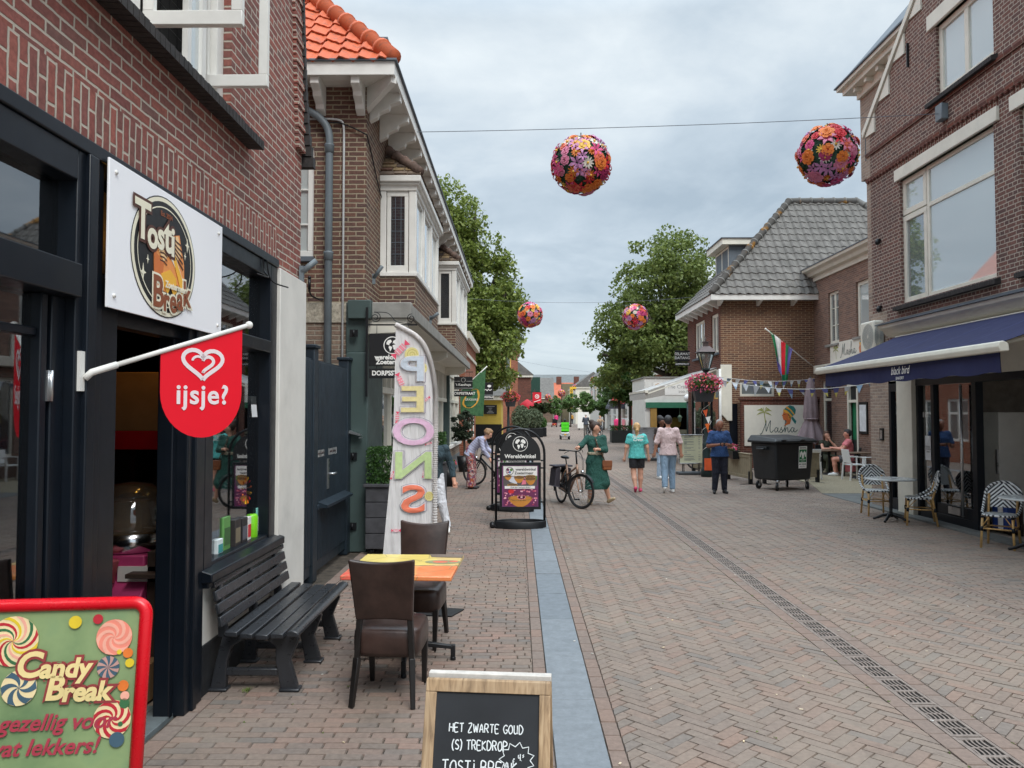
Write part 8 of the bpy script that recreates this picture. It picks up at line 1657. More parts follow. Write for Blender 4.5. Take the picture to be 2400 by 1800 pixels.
    # hair
    if style and style != 'bald':
        Hm = HAIR(hair); hp = [P('c', R3(0,.03,.045), R3(0,.03,.03), .098, .1, (.92, 1.0)), P('c', R3(0,-.035,.09), R3(0,.0,.085), .055, .07)]
        if style == 'grey': hp = [P('c', R3(0,.055,.02), R3(0,.04,.05), .078, .088, (1.0, .9))]
        if style == 'bun': hp += [P('c', R3(0,.09,.125), R3(0,.11,.13), .055, .05), P('c', R3(0,.08,.06), R3(0,.09,.1), .07, .05)]
        if style == 'pony': hp += [P('c', R3(0,.1,.0), R3(0,.13,-.06), .04, .045), P('c', R3(0.01,.13,-.06), R3(.02,.13,-.22), .04, .015)]
        if style == 'afro': hp += [P('c', R3(0,.06,.1), R3(0,.08,.12), .1, .09)]
        if style == 'curl': hp += [P('c', R3(.06*math.cos(a), .03+.07*math.sin(a), .05+.03*math.cos(3*a)), R3(.075*math.cos(a), .03+.085*math.sin(a), .02), .045, .04) for a in [i*.7 for i in range(9)] if math.sin(a) > -.75]
        if style == 'long': hp += [P('c', R3(.07,.03,-.02), R3(.09,.02,-.26), .045, .035), P('c', R3(-.07,.03,-.02), R3(-.09,.02,-.26), .045, .035), P('c', R3(0,.08,0), R3(0,.08,-.26), .075, .06)]
        sdf_obj('hair', hp, Hm, t, res, .02*s)
    return t, J, s
def tube_part(t, name, pts, r, mat, n=8): mb = MB(); mb.tube(pts, r, n); return mb.build(name, mat, t, world=False)
# the woman in green wheeling her bicycle
green = CLOTH((38,84,74), .16)
t, J, s = person('woman in a green dress with hair bun wheeling a bronze bicycle', (1.58, 15.85, 0), rad(8), 1.68, dict(shR=(-.17,.0,1.42), elR=(-.33,-.1,1.27), wrR=(-.45,-.28,1.235), fdirR=(-.3,-.9,-.2), shL=(.17,.0,1.42), elL=(.2,-.1,1.17), wrL=(-.02,-.27,1.2), fdirL=(-.9,-.4,-.05), kneeL=(.17,-.12,.5), ankL=(.29,-.04,.11), toeL=(.36,-.17,.15), kneeR=(-.09,.02,.5), ankR=(-.1,.16,.1), skirt=(-.02,.03,-.16), grip=.9), (216,164,138), sleeve=1.7, legs='dress', shoe=(190,168,134), hair=(64,46,38), style='bun', female=True, top_mat=green, look=rad(66), tilt=.14)
mb = MB(); mb.lathe([(.128, 1.03), (.132, 1.04), (.13, 1.075), (.126, 1.085)], n=24, sx=1.32, sy=.95); mb.build('belt', CLOTH((176,166,142)), t, world=False)
mb = MB()
for k in range(6): mb.ell((.0, -.128-.005*(k > 2), 1.33-.06*k), .008, 6)
mb.build('buttons', K['cream'], t, world=False)
hb_ = thing('shoulder_bag', 'tan leather shoulder bag hanging at the hip of the woman in green', 'bag', (1.8, 15.72, .82)); mb = MB(); mb.box(-.09, .1, -.04, .05, -.1, .1); mb.build('pouch', pbr('tan_leather', S_(150,88,48), .5, var=.15), hb_, world=False, bevel=.03, seg=3); mb = MB(); mb.box(-.095, .105, -.05, -.035, -.03, .1); mb.build('flap', pbr('tan_leather2', S_(132,76,42), .5), hb_, world=False, bevel=.01); mb = MB(); mb.tube(spline([(-.05, 0, .1), (-.12, -.03, .26), (-.2, -.03, .42), (-.24, -.01, .56)]), .012, 6); mb.build('strap', pbr('strap_brown', S_(90,62,46), .6), hb_, world=False)
# two walkers seen from behind
turq = CLOTH((96,196,190), .08)
t, J, s = person('woman in turquoise t-shirt and black shorts walking away', (2.82, 18.4, 0), rad(180), 1.63, dict(kneeR=(-.1,-.05,.5), ankR=(-.1,-.08,.085), kneeL=(.09,.03,.49), ankL=(.06,.16,.13), toeL=(.05,.04,.03), wrL=(.3,-.03,.9), wrR=(-.3,-.03,.9), elL=(.26,.02,1.15), elR=(-.26,.02,1.15)), (220,166,140), sleeve=.72, bottom=(34,34,38), legs='shorts', shoe=(214,70,110), hair=(196,156,104), style='pony', fat=1.16, female=True, top_mat=turq, hem=.86)
FSh = Face((0, .155, 1.28), (-1,0,0), (0,0,1)); FSh.text('Seaside', 0, .05, .09, K['white'], t, .001, shear=.3, off=.002, world=False); FSh.text('Crew', 0, -.03, .1, K['white'], t, .001, shear=.3, off=.003, world=False)
person('man in pale pink shirt and light jeans walking away', (3.55, 18.3, 0), rad(182), 1.8, dict(kneeR=(-.1,-.1,.52), ankR=(-.1,-.04,.085), kneeL=(.1,.06,.5), ankL=(.13,.2,.14), toeL=(.13,.1,.03), elL=(.27,.02,1.16), wrL=(.3,-.06,.93), elR=(-.27,.02,1.16), wrR=(-.3,-.02,.92)), (206,150,124), top=(222,196,194), sleeve=1.1, bottom=(140,164,186), hair=(46,42,42), style='short', fat=1.12, collar=True, hem=.86)
person('man in navy shirt and dark trousers looking at his phone', (4.72, 18.15, 0), rad(6), 1.72, dict(elL=(.27,.0,1.13), wrL=(.08,-.27,1.17), fdirL=(-.6,-.7,.1), elR=(-.27,.0,1.13), wrR=(-.1,-.27,1.17), fdirR=(.6,-.7,.1), kneeL=(.1,-.02,.5), ankL=(.12,.02,.085), ankR=(-.13,.0,.085), toeR=(-.19,-.16,.035), grip=.8, head=(0,-.04,1.62)), (140,92,70), top=(44,74,120), sleeve=.85, bottom=(28,30,44), shoe=(26,24,24), hair=(150,146,142), style='grey', fat=1.17, collar=True, hem=.87, tilt=.35)
ph_ = thing('mobile_phone', 'dark phone held in both hands by the man in navy', 'phone', (4.72, 17.82, 1.16)); mb = MB(); mb.box(-.075, .075, -.005, .005, -.03, .04); mb.build('case', M_blackp, ph_, world=False, bevel=.006)
person('woman in dark brown t-shirt standing behind the pink shirted man', (4.08, 22.0, 0), rad(35), 1.73, dict(), (108,70,52), top=(52,40,38), sleeve=.5, bottom=(170,190,210), hair=(30,24,24), style='afro', female=True)
# the woman bending over a bicycle
t = NT('patterned_trousers'); vo = t.n('ShaderNodeTexVoronoi'); vo.inputs['Scale'].default_value = 26; t.l(t.obj(), vo.inputs['Vector']); sp_ = t.n('ShaderNodeSeparateColor'); t.l(vo.outputs['Color'], sp_.inputs[0]); c = t.ramp(sp_.outputs[0], [(0, S_(150,50,70)), (.25, S_(190,160,150)), (.45, S_(60,54,72)), (.65, S_(170,90,60)), (.85, S_(110,60,110)), (1, S_(206,190,180))]); t.l(c, t.b.inputs['Base Color']); t.b.inputs['Roughness'].default_value = .85; M_pat = t.m
t = NT('quilted_lilac'); s_ = t.n('ShaderNodeSeparateXYZ'); t.l(t.obj(), s_.inputs[0]); q_ = t.math('ABSOLUTE', t.math('SINE', t.math('MULTIPLY', t.math('ADD', s_.outputs[2], t.math('MULTIPLY', s_.outputs[1], -.7)), 46))); c = t.ramp(q_, [(0, S_(140,142,164)), (.3, S_(178,180,206))]); t.l(c, t.b.inputs['Base Color']); t.b.inputs['Roughness'].default_value = .6; t.bump(q_, .5, .01); M_quilt = t.m
person('older woman in lilac quilted jacket and patterned trousers bending over a bicycle', (-1.16, 19.2, 0), rad(82), 1.66, dict(pel=(0,.04,.95), waist=(0,-.02,1.07), chest=(0,-.2,1.23), neck=(0,-.33,1.34), head=(0,-.44,1.43), shL=(.16,-.27,1.3), shR=(-.16,-.27,1.3), elL=(.2,-.38,1.03), wrL=(.12,-.56,.92), elR=(-.18,-.34,1.03), wrR=(-.1,-.5,.78), hipL=(.08,.05,.92), hipR=(-.08,.05,.92), fdirL=(0,-.9,-.3), fdirR=(0,-.5,-.8)), (222,170,146), sleeve=1.85, hair=(150,116,84), style='curl', female=True, top_mat=M_quilt, bot_mat=M_pat, legs='wide', shoe=(30,28,30), hem=.88, tilt=.55, fat=1.05)
# someone half hidden by the beach flag
t, J, s = person('person in white jeans and dark teal jacket half hidden behind the beach flag', (-1.36, 12.2, 0), rad(10), 1.7, dict(kneeL=(.15,-.06,.5), ankL=(.24,-.06,.1), kneeR=(-.08,.05,.48), ankR=(-.08,.2,.12), waist=(0,-.02,1.1), chest=(.04,-.05,1.27), neck=(.0,-.09,1.42), head=(-.06,-.12,1.57), shL=(.2,-.05,1.36), shR=(-.15,-.05,1.4), elL=(.3,-.02,1.1), wrL=(.34,-.1,.86)), (206,150,124), top=(48,66,74), sleeve=1.85, bottom=(218,220,226), hair=(110,84,60), style='long', female=True, shoe=(232,230,226))
# the couple at the terrace table
sit = dict(hipL=(.09,0,.5), hipR=(-.09,0,.5), pel=(0,0,.54), waist=(0,-.01,.68), chest=(0,-.03,.88), neck=(0,-.03,1.05), head=(0,-.05,1.21), kneeL=(.12,-.42,.48), kneeR=(-.12,-.42,.48), ankL=(.12,-.4,.09), ankR=(-.1,-.34,.09), shL=(.175,-.02,1.0), shR=(-.175,-.02,1.0), elL=(.22,-.2,.78), elR=(-.22,-.2,.78), wrL=(.1,-.4,.8), wrR=(-.1,-.4,.8))
person('seated woman in dark olive dress with long brown hair, hand at her mouth', (9.66, 24.3, 0), rad(8), 1.7, {**sit, 'elL': (.2,-.3,.8), 'wrL': (.02,-.2,1.06), 'fdirL': (-.2,.2,.9)}, (214,160,136), top=(56,60,46), sleeve=.35, bottom=(66,72,56), legs='wide', hair=(84,58,44), style='long', female=True, shoe=(150,110,90), hem=.6)
person('seated man in pink polo shirt and grey shorts at the terrace table', (9.86, 23.05, 0), rad(-107), 1.8, sit, (214,150,128), top=(226,130,136), sleeve=.6, bottom=(96,96,98), legs='shorts', hair=(50,46,46), style='short', fat=1.15, hem=.6, collar=True)
# far along the street
person('old man in grey jacket pushing a bicycle far up the street', (5.25, 60.0, 0), rad(172), 1.78, dict(elR=(-.25,-.1,1.15), wrR=(-.28,-.36,1.1), elL=(.25,-.1,1.15), wrL=(.1,-.36,1.1)), (220,176,156), top=(74,80,90), sleeve=1.9, bottom=(110,106,100), hair=(210,206,200), style='grey', shoe=(30,30,30), res=.025)
person('far cyclist in a beige coat riding toward the viewer', (6.62, 62.6, .32), rad(5), 1.68, {**sit, 'kneeL': (.1,-.3,.42), 'ankL': (.1,-.2,.05), 'kneeR': (-.1,-.3,.3), 'ankR': (-.1,-.25,-.1), 'wrL': (.25,-.5,.85), 'wrR': (-.25,-.5,.85), 'elL': (.26,-.3,.85), 'elR': (-.26,-.3,.85)}, (220,176,156), top=(160,136,112), sleeve=1.9, bottom=(60,60,70), hair=(170,130,90), style='curl', res=.025)
person('tiny distant person in a bright pink jacket with dark trousers', (5.2, 106, 0), rad(175), 1.7, dict(), (220,176,156), top=(226,60,130), sleeve=1.9, bottom=(40,40,48), hair=(120,90,70), res=.03, fat=1.1)
person('tiny distant person in ochre walking under the far trees', (8.2, 118, 0), rad(175), 1.7, dict(), (200,150,120), top=(190,140,60), sleeve=1.9, bottom=(40,44,60), hair=(60,44,40), res=.03)
def scooter(loc, label, c, big=1.0):
    t = thing('mobility_scooter', label, 'mobility scooter', loc); mb = MB(); mb.box(-.3, .3, -.5, .45, .2, .34); mb.box(-.28, .28, -.55, -.1, .34, .5); mb.build('body', pbr('scoot%s' % (c,), S_(*c), .35), t, world=False, bevel=.05, seg=3)
    for x in (-.29, .29):
        for y in (-.38, .5): mb = MB(); mb.cyl((x-.045, y, .15), (x+.045, y, .15), .15, n=18); mb.build('wheel', M_tyre, t, world=False, bevel=.01)
    mb = MB(); mb.box(-.26, .26, -.4, .02, .52, .62); mb.build('seat', M_blackp, t, world=False, bevel=.03); mb = MB(); mb.box(-.25, .25, -.45, -.36, .6, 1.05); mb.build('seat_back', M_blackp, t, world=False, bevel=.03); mb = MB(); mb.tube([(0,.5,.3), (0,.4,.95)], .03, 8); mb.tube([(-.28,.36,.95), (.28,.36,.95)], .018, 8); mb.build('tiller', M_blackp, t, world=False); mb = MB(); mb.box(-.06, .06, -.56, -.55, .3, .4); mb.build('plate', K['yellow'], t, world=False); return t
scooter((3.25, 54, 0), 'white mobility scooter driven away by a person in a green vest', (222,222,220)); sv = scooter((4.55, 98, 0), 'small red mobility scooter parked far up the street', (170,30,40))
person('person in a fluorescent green vest riding a white mobility scooter away', (3.25, 53.9, .1), rad(180), 1.72, {**sit, 'wrL': (.25,-.42,.85), 'wrR': (-.25,-.42,.85), 'elL': (.3,-.18,.85), 'elR': (-.3,-.18,.85)}, (90,70,60), top=(34,34,40), sleeve=1.9, bottom=(40,40,50), hair=(40,36,36), style='short', fat=1.25, hem=.6, res=.022)
vest = thing('safety_vest', 'fluorescent green vest cover on the back of the scooter seat', 'vest', (3.25, 53.55, .5)); mb = MB(); mb.surf(lambda u, v: (-.27+.54*u, -.05-.06*math.sin(math.pi*u), .08+.62*v), 8, 6); mb.surf(lambda u, v: (-.27+.54*u, -.03-.06*math.sin(math.pi*u), .08+.62*v), 8, 6); mb.build('cover', pbr('hi_green', S_(90,236,40), .6), vest, world=False); mb = MB()
for z in (.28, .5): mb.surf(lambda u, v, z=z: (-.27+.54*u, -.056-.06*math.sin(math.pi*u), z+.03*v), 8, 1)
mb.build('stripe', pbr('hi_stripe', S_(60,150,40), .5), vest, world=False)
# ================================================================ trees
M_bark = pbr('bark', S_(74,66,58), .9, var=.35, scale=10, bump=.6)
M_lin = islands('linden_leaves', [S_(106,122,54), S_(130,144,68), S_(92,108,48), S_(146,156,82), S_(116,132,58), S_(82,98,44)], .5, .15, 5, .4, .35, 0)
M_lin2 = islands('dark_linden_leaves', [S_(98,114,56), S_(116,130,66), S_(82,98,48), S_(130,142,76), S_(100,116,58)], .5, .15, 5, .4, .35, 0)
M_gry = islands('olive_leaves', [S_(92,104,80), S_(112,122,96), S_(74,88,66), S_(124,132,104)], .6, .15, 5, .3, .2, 0)
def tree(name, label, loc, blobs, n, leaf, mat, trunk_r, trunk_h, seed, group=None, cat='tree', limbs=6):
    """blobs: (centre, radii) volumes the crown fills with leaf clumps"""
    t = thing(name, label, cat, loc, 0, group); r_ = np.random.default_rng(seed); P_ = []
    tot = sum(b[1][0]*b[1][1]*b[1][2] for b in blobs)
    for c, r in blobs:
        m = int(n*r[0]*r[1]*r[2]/tot); k = max(16, m//110); d = r_.normal(size=(k, 3)); d /= np.linalg.norm(d, axis=1)[:, None]; cc = d*r_.uniform(.45, .97, (k, 1))*np.array(r)+np.array(c); cr = np.mean(r)*r_.uniform(.16, .34, k)*max(1, (30/k)**.5)
        for q in range(k):
            g_ = r_.normal(size=(m//k, 3)); g_ /= np.linalg.norm(g_, axis=1)[:, None]; g_ *= (r_.uniform(.5, 1.05, (m//k, 1)))*cr[q]; g_[:, 2] = g_[:, 2]*.75; P_.append(g_+cc[q])
    p = np.concatenate(P_); leafquads('crown', p+np.array(loc), leaf, mat, t, r_, .9)
    mb = MB(); mb.tube(spline([(0,0,0), (.03,0,trunk_h*.5), (0,.04,trunk_h)], 5), [trunk_r*1.25]+[trunk_r]*8+[trunk_r*.8]*2, 12)
    for i in range(limbs):
        c = V(blobs[i % len(blobs)][0]); rr = blobs[i % len(blobs)][1]; a = i*2.4; e_ = c+V((math.cos(a)*rr[0]*.7, math.sin(a)*rr[1]*.7, rr[2]*.5)); o = V((0,0,trunk_h*.9)); mb.tube(spline([o, o+(e_-o)*.45+V((0,0,rr[2]*.1)), e_], 4), [trunk_r*.55-trunk_r*.045*j for j in range(9)], 7)
    mb.build('trunk', M_bark, t, world=False); return t
tree('linden_tree', 'tall broad linden tree behind the irish pub on the right', (9.0, 44, 0), [((-.4,0,9.0), (2.9,2.6,3.4)), ((0,0,6.6), (3.0,2.4,2.6)), ((-2.2,-.3,6.2), (2.6,2.4,2.6)), ((1.6,0,6.6), (2.6,2.4,3.0)), ((-2.9,0,4.4), (1.9,1.9,1.6)), ((2.2,0,4.8), (2.2,2,1.8))], 56000, .115, M_lin2, .35, 4.2, 11, 'linden trees', limbs=10)
tree('linden_tree', 'tall linden tree rising behind the corner house on the left', (-3.0, 40, 0), [((-1.0,0,10.7), (2.5,2.4,3.4)), ((0,0,7), (2.6,2.2,2.6)), ((2.3,0,7.2), (1.4,1.4,1.5)), ((1.1,0,8.4), (2.2,2.2,3.0)), ((1.5,-.3,5.6), (2.3,2.2,2.2)), ((-1.5,0,6.4), (3,2.4,3)), ((1.0,0,3.9), (2.1,2,1.2))], 56000, .115, M_lin, .33, 4.0, 12, 'linden trees', limbs=10)
M_poll = islands('clipped_leaves', [S_(82,112,58), S_(102,132,72), S_(70,98,50), S_(116,144,82)], .5, .15, 5, .4, .3, 0)
pl = thing('planter', 'dark street planter under the clipped trees before the clothes rail', 'planter', (6.9, 48.5, 0)); mb = MB(); mb.box(-1.1, 1.1, -.5, .5, 0, .75); mb.build('box', pbr('planter_dark', S_(58,60,58), .7), pl, world=False, bevel=.02); foliage('foliage', (6.9, 48.5, .85), (1.1, .5, .22), 900, .06, M_leafg, pl, 31, .3, True)
for i, (x, y, z, r, lab) in enumerate(((6.35, 48.6, 3.3, 1.15, 'small clipped tree at the left end of the street planter'), (7.05, 48.8, 3.5, 1.3, 'small clipped tree in the middle of the street planter'), (7.75, 48.5, 3.1, 1.1, 'small clipped tree nearest the pub in the street planter'), (7.3, 84, 3.3, 1.15, 'small street tree by the white shops, third from the viewer'), (6.7, 99, 3.3, 1.3, 'small street tree before the yellow sign on the right side'), (5.3, 112, 3.0, 1.3, 'small distant street tree at the end of the street'), (9.3, 84, 3.0, 1.2, 'small street tree close to the white house front'))):
    tree('street_tree', lab, (x, y, .6 if i < 3 else 0), [((0,0,z-.5), (r, r, r*.95)), ((0,0,z+.2), (r*.75, r*.75, r*.8))], 7000 if i < 3 else 3600, .085 if i < 3 else .13, M_poll, .09, z-1.0, 40+i, 'small clipped street trees', limbs=5)
tree('ball_tree', 'dark round headed tree in the row of planters on the left', (1.75, 63, .6), [((0,0,1.55), (.95,.9,.6))], 3500, .09, islands('dark_crown', [S_(44,64,32), S_(60,80,40), S_(70,60,40), S_(40,56,30)], .6, .2, 5, .3, .2, 0), .06, 1.2, 61, limbs=3)
for i, (x, y, w, h, lab) in enumerate(((1.1, 58.6, 1.5, 1.5, 'silvery olive bush in a black planter at the left kerb'), (.2, 57.5, 1.3, 1.75, 'tall pale grass bush in a black planter behind the pavement signs'), (1.75, 60.5, .9, .9, 'low green bush at the street end of the black planters'))):
    t = thing('planter', lab, 'planter', (x, y, 0), 0, 'black planters at the left kerb'); mb = MB(); mb.box(-w/2, w/2, -.4, .4, 0, .7); mb.build('box', M_blackp, t, world=False, bevel=.02); foliage('foliage', (x, y, .6+h/2), (w*.55, .5, h*.55), 2600, .075, M_gry if i < 2 else M_leafg, t, 70+i, .2)
ol = tree('olive_tree', 'small olive tree in a dark pot beside the cheese shop', (-1.75, 24.6, .1), [((0,0,1.45), (.42,.42,.42)), ((0,.1,1.1), (.36,.36,.3))], 2600, .045, islands('olive_dark', [S_(52,64,50), S_(70,82,64), S_(44,54,42)], .6, .2, 8, .3, .2, 0), .035, 1.1, 75, limbs=4); mb = MB(); mb.lathe([(.15, -.1), (.22, .4), (.2, .4), (.18, .34)], n=18); mb.build('pot', M_blackp, ol, world=False)
fp_ = thing('flower_pot', 'small dark pot of red flowers at the foot of the cheese shop wall', 'flower pot', (-1.8, 19.8, 0)); mb = MB(); mb.lathe([(.14, 0), (.2, .5), (.17, .5)], n=16); mb.build('pot', M_blackp, fp_, world=False); flowers_on(fp_, (-1.8, 19.8, .6), (.2, .2, .14), 60, .04, M_fred, 9)
# ================================================================ flower balls on their wires
BM = [pbr('petal_'+k, c, .55, var=.1, trans=.2) for k, c in FLC.items()]; nB = len(BM)
M_turf = islands('ball_green', [S_(50,84,64), S_(62,98,74), S_(40,66,52)], .8, .3, 20)
def ball_mesh(seed, R, nf, det):
    r_ = random.Random(seed); mb = MB(); pts = []
    for i in range(nf):
        z = 1-2*(i+.5)/nf; a = i*2.39996+r_.uniform(-.3, .3); q = math.sqrt(1-z*z); n = V((q*math.cos(a), q*math.sin(a), z))+V((r_.uniform(-.1, .1), r_.uniform(-.1, .1), r_.uniform(-.1, .1))); n.normalize()
        u = n.cross(V((.3, .5, .8))).normalized(); w = n.cross(u); o = n*R*r_.uniform(.97, 1.03); k = r_.random(); s = R*r_.uniform(.17, .27); c = r_.choice((0, 1, 4, 4, 4, 9, 9, 4, 2, 3, 7, 9, 1, 5)) if z > -.4 else r_.choice((3, 0, 5, 4, 1, 9, 4))
        def petal(an, l, wd, lift, c_, tip=.25):
            d = u*math.cos(an)+w*math.sin(an); e_ = n.cross(d); b = o+d*l*.12; m_ = o+d*l*.6+n*lift*l; t_ = o+d*l+n*lift*l*(.7 if tip > .1 else .4); mb.add([b-e_*wd*.25, b+e_*wd*.25, m_+e_*wd*.5, t_+e_*wd*tip*.5, t_-e_*wd*tip*.5, m_-e_*wd*.5], [(0,1,2,5), (5,2,3,4)], c_, None, True)
        a0 = r_.random()*6
        if k < .42:
            for m_ in range(6): petal(a0+m_*1.047, s, s*.95, .22, c, .6)
            for m_ in range(5): petal(a0+.5+m_*1.257, s*.66, s*.75, .6, c, .6)
            if det:
                for m_ in range(4): petal(a0+m_*1.571, s*.36, s*.5, 1.3, c, .7)
        elif k < .68:
            cc = r_.choice((5, 1, 0, 2, 5))
            for m_ in range(6): petal(a0+m_*1.047, s*1.25, s*.5, .28, cc, .05)
        else:
            cc = r_.choice((6, 6, 4, 7, 4))
            for m_ in range(11): petal(a0+m_*.571, s*.85, s*.24, .12, cc, .4)
            mb.ell(tuple(o+n*.02), R*.045, 6, 7)
    return mb
def ball(loc, label, seed, R=.47, nf=120, det=True):
    t = thing('flower_ball', label, 'flower ball', loc, 0, 'hanging flower balls'); mb = MB(); mb.ell((0,0,0), R*.95, 24); mb.build('core', pbr('ball_core', S_(50,78,62), .9, var=.4, scale=14, bump=.8), t, world=False)
    rr = np.random.default_rng(seed); d = rr.normal(size=(1500 if det else 300, 3)); d /= np.linalg.norm(d, axis=1)[:, None]; leafquads('foliage', d*R*.97+np.array(loc), R*.06, M_turf, t, rr, 1)
    ball_mesh(seed, R, nf, det).build('flowers', BM, t, world=False, uv=False); mb = MB(); mb.cyl((0,0,R*.9), (0,0,R*1.18), .01, n=6); mb.build('hook', M_blackp, t, world=False); return t
ball((1.07, 13.0, 6.12), 'large flower ball hanging over the middle of the street', 3, nf=135); ball((5.27, 13.0, 6.27), 'large flower ball hanging beside the bakery gable', 5, nf=135)
b3 = ball((.48, 31, 5.83), 'smaller flower ball before the left linden tree', 7, .48, 125, False); ball((4.72, 31, 5.75), 'smaller flower ball before the right linden tree', 8, .48, 125, False)
for x, y, z, lab in ((6.0, 107, 4.55, 'far flower ball highest of the left cluster'), (4.6, 120, 4.25, 'far flower ball left of the cluster over the orange roof'), (5.7, 140, 4.2, 'far flower ball lowest of the cluster over the orange roof'), (9.2, 125, 5.9, 'far flower ball in front of the white gable'), (10.3, 105, 6.25, 'far flower ball farthest right before the white house')): dup(b3, (x, y, z), x, lab)
def wire(p0, p1, sag, label, lamps=0):
    t = thing('wire', label, 'wire', tuple(p0)); a, b = V(p0), V(p1); L = lambda s: a+(b-a)*s-V((0,0,sag*4*s*(1-s))); mb = MB(); mb.tube([L(i/24) for i in range(25)], .006, 5); mb.build('cable', pbr('wire_grey', S_(96,100,108), .6), t)
    if lamps:
        mb = MB()
        for k in range(lamps): mb.ell(tuple(L(k/lamps+.02)), .022, 6)
        mb.build('clips', M_blackp, t)
wire((XS, 12.4, 6.47), (XR, 12.95, 6.97), .05, 'steel wire carrying the two large flower balls across the street'); wire((-2.0, 31, 6.5), (7.05, 31, 6.55), .2, 'steel wire carrying the two smaller flower balls'); wire((-1.5, 62, 6.4), (9.4, 66, 5.1), .25, 'thin wire over the far end of the street')
mb = MB(); mb.box(XR-.12, XR, 12.85, 13.05, 6.85, 7.12); A_(mb, 'wire_anchor', M_grey, bevel=.01)
# ================================================================ pub and the far house rows
pu = thing('pub_building', 'white flat roofed irish pub with green band and dark open front', 'pub', (7.6, 36, 0)); U_ = lambda mb, n, m, **k: mb.build(n, m, pu, **k)
mb = MB(); mb.box(5.9, 10, 36, 36.3, 2.35, 3.5); mb.box(5.92, 6.15, 36.02, 40, 0, 2.35); mb.box(5.92, 6.15, 36.3, 40, 2.35, 3.49); mb.box(9.7, 9.98, 36.02, 40, 0, 2.35); mb.box(6.15, 9.98, 36.3, 39.98, 3.3, 3.48); U_(mb, 'wall', M_white)
mb = MB(); mb.box(5.86, 10.04, 35.95, 40.1, 3.5, 3.56); U_(mb, 'flat_roof', M_conc); mb = MB(); mb.box(5.95, 9.9, 35.9, 36.0, 2.1, 2.36); U_(mb, 'green_band', pbr('pub_green', S_(48,112,84), .6)); mb = MB(); mb.box(6.16, 6.45, 35.93, 36.05, 0, 2.1); U_(mb, 'timber_post', pbr('ochre_wood', S_(168,130,66), .7, var=.15)); mb = MB(); mb.box(6.2, 9.7, 38.6, 38.7, 0, 2.4); mb.box(6.2, 9.7, 36.4, 38.6, 2.36, 2.4); U_(mb, 'inner_wall', pbr('pub_dark', S_(30,26,30), .9))
Fp = Face((7.75, 35.985, 2.98), (1,0,0), (0,0,1)); mb = MB(); Fp.poly(mb, [(-1.45, -.28), (1.5, -.28), (1.5, .3), (-1.45, .3)], .001, 0); Fp.disc(mb, -1.2, .02, .24, .24, .003, 1); Fp.disc(mb, 1.3, .02, .24, .24, .003, 1); Fp.stroke(mb, [(-1.4, .02), (-1.0, .02)], .06, .006, 2); Fp.stroke(mb, [(1.1, .02), (1.5, .02)], .06, .006, 2); sg_ = U_(mb, 'sign', [K['white'], pbr('pub_gold', S_(200,150,90), .5), K['brown']]); Fp.text('The Crafted Malt', .05, .1, .24, K['grey'], sg_, .004); Fp.text('Irish Pub', .05, -.13, .18, K['grey'], sg_, .004)
mb = MB(); mb.cyl((7.6, 37.5, 1.35), (7.6, 37.48, 1.35), .3, n=24); U_(mb, 'dartboard', pbr('dart_yellow', S_(170,160,80), .6)); mb = MB()
for k in range(4): mb.box(7.4, 9.6, 36.35, 36.45, .1+k*.26, .3+k*.26)
U_(mb, 'plank_screen', pbr('grey_planks', S_(112,112,96), .8, var=.2))
for x in (7.55, 8.1, 8.75): mb = MB(); mb.lathe([(.06, 0), (.1, .2), (.13, .21), (.02, .32)], (x, 36.1, 1.45), 8); mb.cyl((x, 36.1, 1.76), (x, 36.1, 2.1), .01, n=5); U_(mb, 'lantern', pbr('lantern_green', S_(120,150,130), .5))
gl_ = thing('globe_lamp', 'white globe lamp on a dark pole before the pub', 'lamp', (7.75, 35.3, 0)); mb = MB(); mb.cyl((0,0,0), (0,0,2.4), .05, n=10); mb.build('pole', M_post, gl_, world=False); mb = MB(); mb.ell((0,0,2.55), .17, 16); mb.build('globe', pbr('opal', (.8,.8,.78), .3), gl_, world=False)
